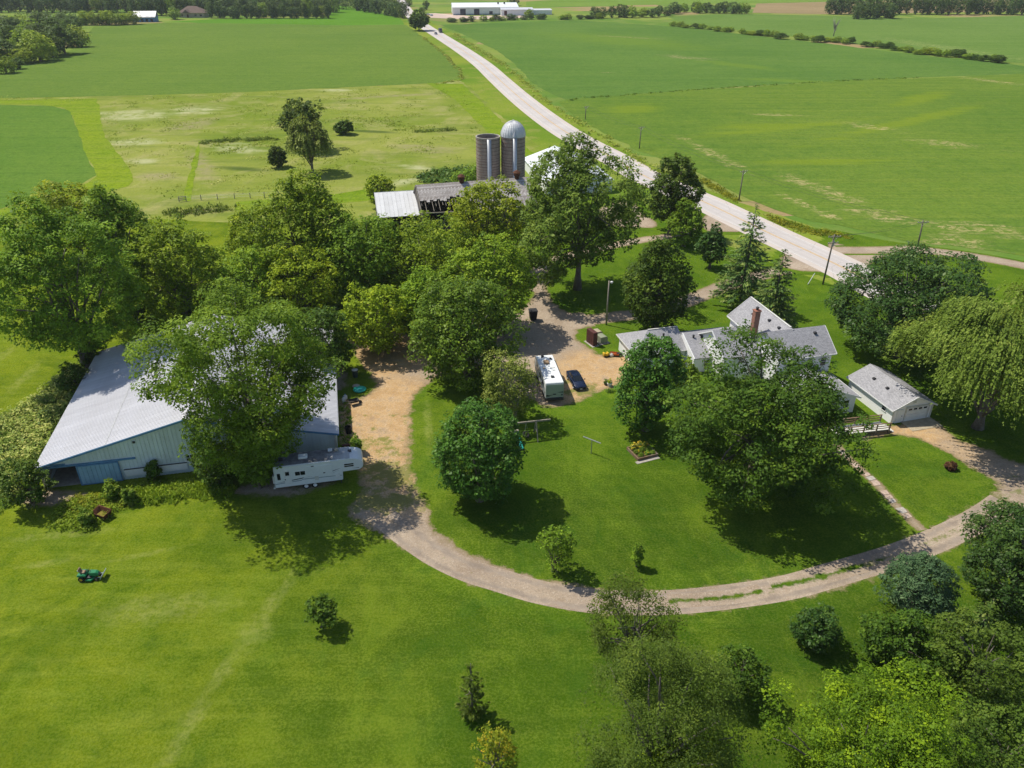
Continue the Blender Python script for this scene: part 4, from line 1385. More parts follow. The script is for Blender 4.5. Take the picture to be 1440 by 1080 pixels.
# ---------- silos
def m_stave():
    t = NT('concrete_staves')
    o = t.obj()
    sep = t.n('SeparateXYZ', None, Vector=o)
    ang = t.math('ARCTAN2', sep.outputs[1], sep.outputs[0])
    cmb = t.n('CombineXYZ')
    t.put(cmb.inputs[0], t.math('MULTIPLY', ang, 2.85))
    t.put(cmb.inputs[1], sep.outputs[2])
    br = t.n('TexBrick', {'offset': 0.5})
    t.put(br.inputs['Vector'], cmb.outputs[0])
    br.inputs['Color1'].default_value = (0.34, 0.28, 0.235, 1)
    br.inputs['Color2'].default_value = (0.28, 0.23, 0.20, 1)
    br.inputs['Mortar'].default_value = (0.10, 0.085, 0.075, 1)
    br.inputs['Scale'].default_value = 1.0
    br.inputs['Brick Width'].default_value = 0.28
    br.inputs['Row Height'].default_value = 0.76
    br.inputs['Mortar Size'].default_value = 0.02
    f = t.noise(t.scale(o, (1, 1, 0.25)), 0.7, 5, 0.7)
    c = t.mix(t.math('MULTIPLY', t.ramp(f, 0.4, 0.68), 0.55), br.outputs[0], (0.17, 0.145, 0.13))
    g = t.noise(o, 1.3, 4, 0.7)
    c = t.mix(t.math('MULTIPLY', t.ramp(g, 0.5, 0.75), 0.35), c, (0.40, 0.35, 0.31))
    return t.surf(c, 0.9, normal=t.bump(br.outputs[1], 0.5, -0.03))


M['stave'] = m_stave()


def silo(label, px, base_y, dome):
    X, Y = G(px, base_y)
    s = thing('silo', label, 'silo', (X, Y, 0))
    r, h = 2.85, 15.8
    n = 40
    m = MB()
    m.lathe([(r, -0.1), (r, h), (r - 0.16, h), (r - 0.16, 3.0), (0.01, 3.0)], n)
    m.build('wall', M['stave'], s, smooth=False)
    hp = MB()
    z = 0.5
    while z < h:
        hp.lathe([(r + 0.005, z - 0.035), (r + 0.05, z), (r + 0.005, z + 0.035)], n)
        z += 0.40 if z < 6 else 0.62 if z < 11 else 0.85
    hb = hp.build('hoops', M['rust'], s)
    hb['kind'] = 'stuff'
    # half-round chute on the near side
    c = MB()
    a0 = -math.pi / 2 + (0.12 if not dome else 0.14)
    cx, cy = (r + 0.05) * math.cos(a0), (r + 0.05) * math.sin(a0)
    c.lathe([(0.52, 1.5), (0.52, h + (0.2 if dome else -0.1)), (0.46, h + (0.2 if dome else -0.1)), (0.46, 1.5)], 16, cx, cy)
    c.build('chute', M['steel'], s, smooth=True)
    if dome:
        d = MB()
        d.lathe([(r + 0.1, h - 0.05)] + [((r + 0.1) * math.cos(a), h + 3.35 * math.sin(a)) for a in [i * math.pi / 2 / 9 for i in range(10)][:-1]] + [(0.25, h + 3.32), (0.25, h + 3.5), (0.01, h + 3.52)], 28)
        db = d.build('dome', M['dome'], s)
        rb = MB()
        for k in range(28):
            a = 2 * math.pi * k / 28
            pts = [((r + 0.13) * math.cos(b) * math.cos(a), (r + 0.13) * math.cos(b) * math.sin(a), h + 3.39 * math.sin(b)) for b in [i * 1.45 / 6 for i in range(7)]]
            rb.tube(pts, 0.03, 4)
        x = rb.build('dome_ribs', M['dome'], db)
        x['kind'] = 'stuff'
        cc = MB()
        cc.lathe([(0.58, h + 0.15), (0.55, h + 0.35), (0.12, h + 1.5), (0.06, h + 2.1), (0.01, h + 2.12)], 14, cx, cy)
        cc.build('chute_cap', M['steel'], s)
    else:
        rim = MB()
        rim.lathe([(r + 0.03, h - 0.15), (r + 0.06, h + 0.06), (r - 0.2, h + 0.06), (r - 0.2, h - 0.15)], n)
        rim.build('rim', M['concrete'], s)
    # steel ladder rungs beside the chute
    return s


silo('open topped grey stave silo without a roof, left of the pair', 687.5, 285, False)
silo('stave silo with a shiny galvanised dome roof, right of the pair', 721.5, 283.5, True)

# ---------- collapsing barn
bx, by = G(585, 260, 9.0)
BA = math.atan2(6.2, 22.3)
barn = thing('old_barn', 'weathered old barn with a caved-in shingle roof in front of the silos', 'barn', (bx, by, 0), BA)
BLn, BHW, BE, BRg = 26.0, 6.5, 4.6, 9.0
sb = (BRg - BE) / BHW


def bq(x0, x1, s0, s1, side):
    """roof patch between x0..x1, from slope fraction s0 (ridge 0) to s1 (eave 1)"""
    y0, y1 = side * BHW * s0, side * BHW * s1
    return [(x0, y0, BRg - (BRg - BE) * s0), (x1, y0, BRg - (BRg - BE) * s0), (x1, y1, BRg - (BRg - BE) * s1), (x0, y1, BRg - (BRg - BE) * s1)]


rb_ = random.Random(3)
# near slope: upper band survives over the hole, ragged lower edge strip by strip
x = 0.0
while x < BLn:
    w = min(0.75, BLn - x)
    if x < 5.6:
        s1 = 0.60 + rb_.uniform(-0.04, 0.04)
    elif x < 9.6:
        s1 = 0.52 + rb_.uniform(-0.06, 0.05)
    elif x < 12.4:
        s1 = 0.72 + rb_.uniform(-0.06, 0.08)
    else:
        s1 = 1.06
    q = bq(x + 0.004, x + w - 0.004, 0.0, s1, -1)
    q = [(a, b, c + rb_.uniform(-0.05, 0.04)) for a, b, c in q]
    roof_plane('roof_strip', q, M['oldroof'], barn, 0.12)
    x += w
roof_plane('roof', [tuple(p) for p in bq(-0.2, BLn + 0.2, 0.0, 1.06, 1)][::-1], M['oldroof'], barn, 0.12)
m = MB()
prof = [(-BHW + .1, -0.1), (BHW - .1, -0.1), (BHW - .1, BE), (0, BRg - 0.2), (-BHW + .1, BE)]
m.prism(prof, 'x', 0, 0.15)
m.prism(prof, 'x', BLn - 0.15, BLn)
m.box(BLn / 2, BHW - 0.2, BE / 2, BLn - 0.4, 0.15, BE)
m.box(BLn / 2 + 6, -BHW + 0.2, BE / 2 - 0.3, BLn - 12.4, 0.15, BE - 0.6)
m.build('wall', M['barnwood'], barn)
m = MB()
for i in range(17):
    xx = 0.4 + i * 0.75
    e_ = rb_.uniform(0.62, 1.0) if i < 16 else 1.0
    m.bar((xx, 0, BRg - 0.22), (xx + rb_.uniform(-.1, .1), -BHW * e_, BRg - 0.22 - (BRg - BE) * e_ - rb_.uniform(0, .4)), 0.09, 0.16)
m.bar((0.1, -BHW, BE - 0.1), (12.5, -BHW, BE - 0.5), 0.2, 0.22)
m.bar((4, -4, 0), (6.5, -5.6, 4.4), 0.15, 0.2)
m.bar((0.1, -BHW - 0.1, 0), (0.1, -BHW - 0.1, BE), 0.2, 0.2)
m.bar((-0.1, -0.2, BRg - 0.1), (-0.1, -BHW * 1.02, BE - 0.1), 0.08, 0.3)
m.build('rafters', M['grey_wood'], barn)
MB().box(BLn / 2, 0, 0.3, BLn - 1, 2 * BHW - 1, 0.3).build('loft_floor', M['barnwood'], barn)
for xx in (10.2, 23.0):
    c = MB()
    c.lathe([(0.55, BRg - 0.3), (0.5, BRg + 0.35), (0.75, BRg + 0.55), (0.78, BRg + 1.1), (0.9, BRg + 1.15), (0.45, BRg + 1.55), (0.12, BRg + 1.7), (0.01, BRg + 1.72)], 14, xx, 0)
    c.build('roof_ventilator', M['rust'], barn)

# ---------- lean-to with white metal roof
wl = thing('metal_lean_to', 'white metal roofed lean-to left of the old barn', 'shed', (G(526, 271, 6.5)[0], G(526, 271, 6.5)[1], 0), BA - 0.06)
Lw = (Vector(G(582.5, 268, 6.5)) - Vector(G(526, 271, 6.5))).length
n_w = 10
for i in range(n_w):
    w = Lw / n_w
    m = MB()
    m.slab([(i * w + .005, 0, 6.5), ((i + 1) * w - .005, 0, 6.5), ((i + 1) * w - .005, -9.4, 3.6), (i * w + .005, -9.4, 3.6)], 0.06)
    m.bar((i * w + .06, 0, 6.53), (i * w + .06, -9.4, 3.63), 0.07, 0.06)
    m.build('roof_panel', M['palemetal'], wl)
m = MB()
m.prism([(-9.2, -0.1), (-0.1, -0.1), (-0.1, 6.4), (-9.2, 3.5)], 'x', 0.05, 0.2)
m.prism([(-9.2, -0.1), (-0.1, -0.1), (-0.1, 6.4), (-9.2, 3.5)], 'x', Lw - 0.2, Lw - 0.05)
m.box(Lw / 2, -0.12, 3.1, Lw - 0.42, 0.15, 6.4)
m.build('wall', M['barnwood'], wl)
m = MB()
m.bar((-0.06, 0.03, 6.47), (Lw + 0.06, 0.03, 6.47), 0.1, 0.16)
m.bar((Lw + 0.05, 0, 6.44), (Lw + 0.05, -9.45, 3.54), 0.1, 0.18)
m.build('roof_trim', M['steel'], wl)

# ---------- long white metal building by the road
wx, wy = G(737, 222, 3.2)
wb = thing('white_metal_barn', 'long barn with a bright white metal roof behind the tall walnut right of the silos', 'barn', (wx, wy, 0), HA - 0.05)
WW, WL, WE, WR = 17.4, 27.0, 3.2, 6.1
m = MB()
gable_walls(m, 0.2, WW - 0.2, -WL, 0, WE - 0.05, WR - 0.05, 'y')
m.build('wall', M['white'], wb)
sw_ = (WR - WE) / (WW / 2)
n_w = 30
for side in (0, 1):
    first = None
    for i in range(n_w):
        w = (WL + 0.6) / n_w
        if first is None:
            A, B = ((-.3, WE - .3 * sw_), (WW / 2, WR)) if side == 0 else ((WW / 2, WR), (WW + .3, WE - .3 * sw_))
            m = MB()
            m.slab([(A[0], 0.004, A[1]), (B[0], 0.004, B[1]), (B[0], w - .004, B[1]), (A[0], w - .004, A[1])], 0.06)
            m.bar((A[0], 0.05, A[1] + .02), (B[0], 0.05, B[1] + .02), 0.07, 0.05)
            first = m.build('roof_panel', M['rvwhite'], wb)
            o = first
        else:
            o = first.copy()
            C.objects.link(o)
            o.parent = wb
        o.location = (0, -WL - 0.3 + i * w, 0)
MB().bar((WW / 2, -WL - .3, WR + .04), (WW / 2, 0.3, WR + .04), 0.4, 0.05).build('ridge_cap', M['rvwhite'], wb)
for i in range(4):
    window(wb, WW * (0.15 + 0.22 * i), -WL, 1.7, 1.0, 0.8, '-y')

# ---------- far factory
fx0, fx1 = Vector(G(612, 20.0)), Vector(G(637, 22.2))
FA = 0.10
fac = thing('factory', 'long low white factory with three dark blue doors beyond the fields', 'factory', (G(637, 21.3)[0], G(637, 21.3)[1], 0), FA)
FL, FD, FE, FR = 62.0, 42.0, 6.6, 9.4
m = MB()
m.box(FL / 2, 0.15, FE / 2, FL, 0.3, FE)
m.box(0.15, FD / 2, FE / 2, 0.3, FD - 0.6, FE)
m.box(FL - 0.15, FD / 2, FE / 2, 0.3, FD - 0.6, FE)
m.box(FL / 2, FD - .15, FE / 2, FL, 0.3, FE)
m.prism([(0.3, FE), (FD - .3, FE), (FD / 2, FR - .2)], 'x', 0.0, 0.3)
m.prism([(0.3, FE), (FD - .3, FE), (FD / 2, FR - .2)], 'x', FL - .3, FL)
m.build('wall', M['white'], fac)
MB().slab([(-.5, -.6, FE), (FL + .5, -.6, FE), (FL + .5, FD / 2, FR), (-.5, FD / 2, FR)], 0.25).build('roof', M['rvwhite'], fac)
MB().slab([(-.5, FD / 2, FR), (FL + .5, FD / 2, FR), (FL + .5, FD + .6, FE), (-.5, FD + .6, FE)], 0.25).build('roof', M['rvwhite'], fac)
for x, w in ((9.5, 5.2), (22.5, 5.0), (36.0, 3.2)):
    d = MB().box(x, -0.08, 2.6 if w > 4 else 1.9, w, 0.12, 5.2 if w > 4 else 2.6).build('dock_door', M['navy'], fac)
    MB().box(x, -0.1, 5.3 if w > 4 else 3.3, w + .5, 0.25, 0.25).build('door_frame', M['offwhite'], d)
d = MB().box(-0.08, 14, 2.5, 0.12, 5, 5).build('dock_door', M['navy'], fac)
MB().box(-0.1, 14, 5.1, 0.25, 5.5, 0.25).build('door_frame', M['offwhite'], d)
m = MB()
m.box(FL / 2, -0.05, 0.6, FL - 1, 0.06, 1.0)
m.build('base_band', M['decalgrey'], fac)
for x in (44, 50):
    MB().cyl((x, 14, 8), (x, 14, 10.2), 0.8, 0.8, 10).build('roof_vent', M['darkmetal'], fac)
an = MB()
an.box(FL - 2, -10, 2.5, 30, 0.3, 5)
an.box(FL - 16.9, -5, 2.5, 0.3, 9.7, 5)
an.box(FL + 12.9, -5, 2.5, 0.3, 9.7, 5)
an.build('annex_wall', M['white'], fac)
MB().slab([(FL - 17.4, -10.6, 5.0), (FL + 13.4, -10.6, 5.0), (FL + 13.4, -0.65, 6.3), (FL - 17.4, -0.65, 6.3)], 0.25).build('annex_roof', M['shedroof'], fac)
MB().box(FL - 13, -10.2, 2, 2.6, 0.12, 4).build('dock_door', M['brown'], fac)
MB().box(FL + 8, -10.2, 1.4, 1.4, 0.12, 2.6).build('door', M['steel'], fac)
low = MB().box(FL + 23, 4, 1.9, 18, 12, 3.8).build('loading_wing', M['white'], fac)
MB().slab([(FL + 13.6, -2.4, 3.9), (FL + 32.4, -2.4, 3.9), (FL + 32.4, 10.4, 4.5), (FL + 13.6, 10.4, 4.5)], 0.2).build('wing_roof', M['shedroof'], low)
poly_sheet('factory_yard', [(602, 19), (612, 18.5), (660, 22.5), (700, 22), (742, 17), (752, 20), (735, 25), (700, 27), (650, 27), (606, 25)], 0.04, M['sidegravel'] if False else plain('pale_pink_gravel', (0.52, 0.40, 0.33), 0.9, 0, 0.2, 0.05), 0.5)

# ---------- farmhouses at the far woods
hb = thing('barn', 'small dark blue gambrel barn with a pale roof at the edge of the far woods', 'barn', (*G(206, 30.5), 0), 0.1)
MB().box(0, 0, 2.2, 18, 9, 4.4).build('wall', M['bluetrim'], hb)
m = MB()
gable_roof(m, -9, 9, -4.5, 4.5, 4.2, 8.2, 0.5, 0.25, 'x', 1.5)
m.build('roof', M['shedroof'], hb)
m = MB()
for x in (-6, -2, 2, 6):
    m.box(x, -4.6, 1.4, 1.8, 0.1, 2.2)
m.build('window', M['glass'], hb)
hc_ = thing('farmhouse', 'wide brown hip roofed house half hidden at the foot of the far woods', 'house', (*G(274, 24), 0), -0.1)
MB().box(0, 0, 2, 24, 12, 4).build('wall', M['tan'], hc_)
m = MB()
hp = [(-13, -7, 3.9), (13, -7, 3.9), (13, 7, 3.9), (-13, 7, 3.9), (-5, 0, 9.2), (3, 0, 9.2)]
m.hull(hp, [(0, 1, 5, 4), (1, 2, 5), (2, 3, 4, 5), (3, 0, 4), (3, 2, 1, 0)])
m.hull([(-7, -9, 3.9), (0, -9, 3.9), (-3.5, -9, 6.6), (-3.5, -2.6, 6.9), (-7, -5, 3.9), (0, -5, 3.9)], [(0, 2, 3, 4), (1, 5, 3, 2), (0, 1, 2)])
m.build('roof', M['brownroof'], hc_)
m = MB()
for x in (-9, 4, 9):
    m.box(x, -6.05, 1.9, 2.0, 0.1, 1.5)
m.build('window', M['glass'], hc_)
MB().box(-3.5, -6.05, 1.3, 1.6, 0.12, 2.6).build('door', M['brown'], hc_)
# ------------------------------------------------------------------ VEHICLES, POLES, YARD THINGS
def wheel(parent, x, y, r, w, rim_mat, side, name='wheel', hub=0.6):
    """wheel with tyre and rim, axle along local y; side = which way the hub faces"""
    t = MB()
    t.lathe([(r * hub, -w / 2), (r * 0.93, -w / 2), (r, -w * 0.3), (r, w * 0.3), (r * 0.93, w / 2), (r * hub, w / 2), (r * hub, -w / 2)], 20, 0, 0, 'y')
    o = t.build(name, M['black'], parent, loc=(x, y, r))
    m = MB()
    m.lathe([(0.001, side * w * 0.32), (r * 0.2, side * w * 0.36), (r * 0.25, side * w * 0.2), (r * 0.5, side * w * 0.22), (r * hub, side * w * 0.46), (r * hub, -side * w * 0.3)], 16, 0, 0, 'y')
    m.build('rim', rim_mat, o)
    return o


# ---------- fifth-wheel trailer
ta, tb = G(388, 687.5, 0.55), G(478, 676, 0.55)
TA = math.atan2(tb[1] - ta[1], tb[0] - ta[0])
tr = thing('travel_trailer', 'long white fifth wheel trailer with a dirty grey roof parked by the shed', 'trailer', (ta[0], ta[1], 0), TA)
prof = [(0.0, 0.62), (7.55, 0.62), (7.62, 1.75), (9.55, 1.8), (9.92, 2.1), (10.02, 2.5), (9.9, 2.95), (9.5, 3.25), (8.9, 3.42), (7.8, 3.5), (0.06, 3.5)]
TW = 2.45
body = MB().prism(prof, 'y', 0, TW).build('body', M['rvwhite'], tr, 0.05)


def m_rvroof():
    t = NT('stained_rubber_roof')
    o = t.obj()
    n1 = t.noise(o, 0.7, 5, 0.7)
    n2 = t.noise(o, 3.5, 4, 0.75)
    c = t.mix(t.ramp(n1, 0.35, 0.65), (0.10, 0.10, 0.105), (0.20, 0.20, 0.205))
    c = t.mix(t.math('MULTIPLY', t.ramp(n2, 0.6, 0.72), 0.8), c, (0.5, 0.48, 0.47))
    sx = t.n('SeparateXYZ', None, Vector=o).outputs[0]
    c = t.mix(t.ramp(t.math('ADD', sx, t.math('MULTIPLY', t.math('SUBTRACT', n1, 0.5), 4.0)), 5.8, 8.0), c, (0.45, 0.46, 0.47))
    return t.surf(c, 0.8)


MB().box(4.35, TW / 2, 3.52, 8.4, TW - 0.16, 0.04).build('roof', m_rvroof(), tr)
MB().box(0.9, TW / 2, 3.6, 0.45, 0.45, 0.14).build('roof_vent', M['darkmetal'], tr, 0.03)
MB().box(3.35, 1.25, 3.68, 1.05, 0.8, 0.28).build('air_conditioner', M['white'], tr, 0.08)
MB().box(8.6, 1.5, 3.54, 0.4, 0.4, 0.14).build('roof_vent', M['darkmetal'], tr, 0.03)
MB().box(6.4, 2.0, 3.62, 0.5, 0.45, 0.2).build('roof_hatch', M['white'], tr, 0.03)
MB().box(7.1, 1.9, 3.6, 0.4, 0.4, 0.16).build('roof_hatch', M['tan'], tr, 0.03)
MB().bar((0.1, -0.03, 3.42), (7.9, -0.03, 3.42), 0.06, 0.08).build('gutter', M['rvwhite'], tr)
# door with window, side windows, front window
d = MB().box(1.5, -0.015, 1.98, 0.78, 0.05, 2.0).build('entry_door', M['white'], tr, 0.01)
MB().box(1.5, -0.045, 2.45, 0.42, 0.03, 0.5).build('door_window', M['glass'], d)
MB().box(1.2, -0.06, 1.7, 0.08, 0.06, 0.14).build('handle', M['darkmetal'], d)
for (x, z, w, h) in ((0.55, 2.15, 0.34, 0.85), (2.62, 2.3, 0.52, 0.5), (3.2, 2.3, 0.5, 0.5), (8.38, 2.72, 1.05, 0.17), (8.38, 2.47, 1.05, 0.17)):
    f = MB().box(x, -0.005, z, w + 0.08, 0.05, h + 0.08).build('window', M['white'], tr)
    MB().box(x, -0.022, z, w, 0.05, h).build('pane', M['glass'], f)
# swooshes, trim lines, hatches
m = MB()
m.hull([(3.1, -0.004, 1.62), (6.6, -0.004, 1.82), (7.5, -0.004, 2.15), (6.2, -0.004, 1.70)], [(0, 1, 2, 3)])
m.hull([(0.1, -0.004, 1.32), (3.3, -0.004, 1.66), (3.0, -0.004, 1.50), (1.6, -0.004, 1.38)], [(0, 1, 2, 3)])
m.hull([(6.0, -0.0045, 1.95), (7.55, -0.0045, 2.35), (6.3, -0.0045, 1.92)], [(0, 1, 2)])
m.hull([(8.7, -0.0045, 2.08), (9.5, -0.0045, 2.12), (9.5, -0.0045, 2.05)], [(0, 1, 2)])
m.build('stripe', M['decal'], tr)
m = MB()
m.hull([(3.0, -0.0035, 1.48), (7.5, -0.0035, 1.35), (7.5, -0.0035, 1.27), (3.0, -0.0035, 1.36)], [(0, 1, 2, 3)])
m.hull([(0.05, -0.0035, 1.2), (3.0, -0.0035, 1.36), (3.0, -0.0035, 1.25), (0.05, -0.0035, 1.1)], [(0, 1, 2, 3)])
m.build('stripe', M['decalgrey'], tr)
so = MB().box(4.9, -0.02, 2.35, 3.2, 0.05, 1.35).build('slide_out', M['rvwhite'], tr, 0.015)
MB().box(4.35, -0.06, 3.05, 0.3, 0.04, 0.08).build('marker_light', M['darkmetal'], tr)
MB().box(5.55, -0.06, 1.98, 0.22, 0.04, 0.1).build('outlet', M['darkmetal'], tr)
MB().box(4.65, -0.02, 1.35, 0.42, 0.05, 0.5).build('hatch', M['offwhite'], tr)
MB().box(7.0, -0.02, 1.3, 0.5, 0.05, 0.7).build('hatch', M['white'], tr)
for x in (3.35, 4.35):
    wheel(tr, x, 0.16, 0.38, 0.26, M['white'], -1)
    wheel(tr, x, TW - 0.16, 0.38, 0.26, M['white'], 1)
MB().box(3.6, TW / 2, 0.55, 7.2, 1.6, 0.2).build('chassis', M['darkmetal'], tr)
for y in (0.35, TW - 0.35):
    MB().bar((7.3, y, 0.6), (7.3, y, 0.0), 0.1).build('landing_leg', M['darkmetal'], tr)
MB().bar((8.9, TW / 2, 1.8), (8.9, TW / 2, 1.0), 0.16).build('hitch_pin', M['darkmetal'], tr)
MB().box(-0.12, TW / 2, 0.62, 0.2, TW, 0.2).build('bumper', M['offwhite'], tr)
MB().box(-0.12, 0.6, 1.5, 0.2, 0.5, 1.0).build('ladder_box', M['white'], tr, 0.04)

# ---------- motorhome, tail towards us
ma = G(766.7, 567)
MA = math.atan2(1.24, 8.6)
mh = thing('motorhome', 'white motorhome parked on the gravel beside the dark blue car', 'motorhome', (ma[0], ma[1], 0), MA)
MW, ML = 2.5, 8.9
prof = [(0.0, 0.75), (ML - 0.5, 0.75), (ML, 1.1), (ML - 0.15, 2.2), (ML - 0.7, 3.1), (0.12, 3.1), (0.0, 2.95)]
MB().prism(prof, 'x', 0, MW).build('body', M['rvwhite'], mh, 0.06)
MB().box(MW / 2, -0.02, 1.85, MW - 0.12, 0.06, 2.0).build('rear_panel', M['rvgrey'], mh, 0.02)
m = MB()
m.hull([(0.1, -0.056, 1.22), (1.0, -0.056, 1.30), (0.95, -0.056, 1.22), (0.3, -0.056, 1.1)], [(0, 1, 2, 3)])
m.hull([(0.1, -0.056, 1.05), (0.5, -0.056, 1.2), (0.6, -0.056, 1.05)], [(0, 1, 2)])
m.hull([(1.55, -0.056, 1.62), (2.4, -0.056, 1.72), (2.4, -0.056, 1.5), (2.0, -0.056, 1.56)], [(0, 1, 2, 3)])
m.build('stripe', M['decal'], mh)
MB().box(1.25, -0.06, 1.35, 0.42, 0.04, 0.16).build('plate_recess', M['decal'], mh)
for x in (0.25, MW - 0.25):
    MB().box(x, -0.06, 1.2, 0.26, 0.05, 0.22).build('tail_light', M['redlamp'] if False else M['decal'], mh)
MB().box(MW / 2, -0.1, 0.62, MW, 0.22, 0.34).build('bumper', M['darkmetal'], mh, 0.03)
MB().bar((MW - 0.35, -0.1, 0.9), (MW - 0.35, -0.1, 3.05), 0.04).bar((MW - 0.05, -0.1, 0.9), (MW - 0.05, -0.1, 3.05), 0.04).build('ladder', M['rvgrey'], mh)
MB().bar((MW + 0.08, 1.0, 2.85), (MW + 0.08, 6.6, 2.85), 0.12, 0.14).build('awning', M['darkmetal'], mh)
for (x, y, w, l, mt) in ((1.25, 1.6, 0.45, 0.45, 'darkmetal'), (0.95, 8.0 - 0.3, 0.4, 0.45, 'darkmetal'), (1.95, 6.9, 0.3, 0.4, 'darkmetal'), (0.55, 4.2, 0.3, 0.3, 'tan')):
    MB().box(x, y, 3.17, w, l, 0.16).build('roof_vent', M[mt], mh, 0.03)
MB().box(1.15, 5.8, 3.24, 0.75, 0.95, 0.3).build('air_conditioner', M['seat'], mh, 0.06)
MB().bar((1.5, 4.2, 3.13), (2.1, 4.2, 3.13), 0.1).bar((1.6, 3.5, 3.13), (2.0, 3.5, 3.13), 0.08).build('roof_rack', M['offwhite'], mh)
for y in (2.0, 4.2, 6.4):
    for fx, face in ((0, '-x'), (MW, '+x')):
        f = MB().box(fx, y, 2.1, 0.06, 1.1, 0.7).build('window', M['offwhite'], mh)
        MB().box(fx + (0.02 if fx else -0.02), y, 2.1, 0.05, 1.0, 0.6).build('pane', M['glass'], f)
MB().slab([(0.2, ML + 0.0, 1.75), (MW - .2, ML + 0.0, 1.75), (MW - .2, ML - .5, 2.95), (.2, ML - .5, 2.95)], 0.05).build('windshield', M['glass'], mh)
for y in (2.1, 7.0):
    for x, s in ((0.16, -1), (MW - 0.16, 1)):
        w_ = wheel(mh, x, y, 0.42, 0.28, M['steel'], s)
        w_.rotation_euler = (0, 0, math.pi / 2)
MB().box(MW / 2, ML / 2 - 0.1, 0.6, 1.9, ML - 1.0, 0.3).build('chassis', M['darkmetal'], mh)


# ---------- cars
def loft(secs, n_side=None):
    m = MB()
    rings = [[m.bm.verts.new(p) for p in s] for s in secs]
    k = len(rings[0])
    for A, B in zip(rings, rings[1:]):
        for i in range(k):
            m.bm.faces.new((A[i], A[(i + 1) % k], B[(i + 1) % k], B[i]))
    m.bm.faces.new(list(reversed(rings[0])))
    m.bm.faces.new(rings[-1])
    return m


def sec(x, w, zb, zm, zt, tuck=0.88):
    """cross-section of a car body: width w, sill zb, shoulder zm, top zt"""
    h = w / 2
    return [(x, -h * 0.93, zb), (x, -h, zb + 0.14), (x, -h, zm - 0.12), (x, -h * 0.97, zm), (x, -h * tuck, zt), (x, 0, zt + 0.035), (x, h * tuck, zt), (x, h * 0.97, zm), (x, h, zm - 0.12), (x, h, zb + 0.14), (x, h * 0.93, zb)]


def sedan(name, label, cat, loc, rot, paint, detail=True, group=None, lamp='lamp'):
    c = thing(name, label, cat, loc, rot, group)
    L = [sec(-2.36, 1.35, 0.38, 0.66, 0.74, .9), sec(-2.28, 1.66, 0.27, 0.78, 0.93, .9), sec(-1.85, 1.78, 0.22, 0.86, 1.0), sec(-0.9, 1.82, 0.2, 0.88, 0.98), sec(0.3, 1.82, 0.2, 0.87, 0.96),
         sec(1.05, 1.8, 0.2, 0.84, 0.93), sec(1.85, 1.76, 0.22, 0.74, 0.80), sec(2.22, 1.62, 0.26, 0.62, 0.68), sec(2.36, 1.28, 0.34, 0.54, 0.58, .9)]
    b = loft(L).build('body', paint, c, smooth=True)
    # greenhouse in body colour with glass set into it
    m = loft([[(-1.72, -0.70, 0.98), (-1.72, 0.70, 0.98), (-1.70, 0.68, 1.0), (-1.70, -0.68, 1.0)], [(-0.78, -0.75, 0.96), (-0.78, 0.75, 0.96), (-0.88, 0.58, 1.41), (-0.88, -0.58, 1.41)],
              [(0.1, -0.76, 0.95), (0.1, 0.76, 0.95), (0.18, 0.57, 1.43), (0.18, -0.57, 1.43)], [(1.18, -0.72, 0.92), (1.18, 0.72, 0.92), (1.16, 0.70, 0.935), (1.16, -0.70, 0.935)]])
    m.build('cabin', paint, c, smooth=False)

    def pane(nm, q, off):
        v = [Vector(p) + Vector(off) for p in q]
        MB().slab(v, 0.012).build(nm, M['glass'], c)
    pane('windshield', [(1.08, -0.64, 0.985), (1.08, 0.64, 0.985), (0.28, 0.53, 1.39), (0.28, -0.53, 1.39)], (0.012, 0, 0.02))
    pane('rear_window', [(-1.6, 0.6, 1.045), (-1.6, -0.6, 1.045), (-0.98, -0.52, 1.375), (-0.98, 0.52, 1.375)], (-0.01, 0, 0.02))
    for s in (-1, 1):
        q = [(0.95, s * 0.735, 0.98), (0.22, s * 0.60, 1.37), (-0.86, s * 0.605, 1.36), (-1.45, s * 0.72, 1.03)]
        m = MB()
        qq = [Vector(p) + Vector((0, s * 0.012, 0.01)) for p in q]
        vs = m.hull(qq, [(0, 1, 2, 3)])
        m.build('side_window', M['glass'], c)
    if detail:
        MB().bar((-0.35, -0.78, 0.95), (-0.38, -0.61, 1.38), 0.06, 0.05).bar((-0.35, 0.78, 0.95), (-0.38, 0.61, 1.38), 0.06, 0.05).build('door_pillar', paint, c)
        for s in (-1, 1):
            m = MB()
            m.hull([(2.27, s * 0.76, 0.54), (2.37, s * 0.40, 0.54), (2.23, s * 0.44, 0.695), (1.98, s * 0.79, 0.735), (2.2, s * 0.74, 0.5), (2.3, s * 0.4, 0.5), (2.1, s * .44, .62), (1.95, s * .74, .65)],
                   [(0, 1, 2, 3), (0, 1, 5, 4), (1, 2, 6, 5), (2, 3, 7, 6), (3, 0, 4, 7)])
            m.build('headlight', M[lamp], c)
            MB().box(-2.3, s * 0.62, 0.8, 0.12, 0.36, 0.14).build('tail_light', M['redlamp'], c, 0.02)
            MB().box(0.82, s * 0.98, 1.02, 0.12, 0.22, 0.15).build('mirror', paint, c, 0.03)
        MB().box(2.355, 0, 0.5, 0.05, 0.7, 0.14).build('grille', M['darkmetal'], c)
        MB().box(2.37, 0, 0.38, 0.04, 0.34, 0.12).build('number_plate', M['white'], c)
        MB().bar((1.4, -0.6, 0.905), (1.95, -0.45, 0.82), 0.02).bar((1.4, 0.6, 0.905), (1.95, 0.45, 0.82), 0.02).build('bonnet_crease', paint, c)
    for x in (-1.42, 1.42):
        for s in (-1, 1):
            wheel(c, x, s * 0.82, 0.32, 0.22, M['steel'], s)
    return c


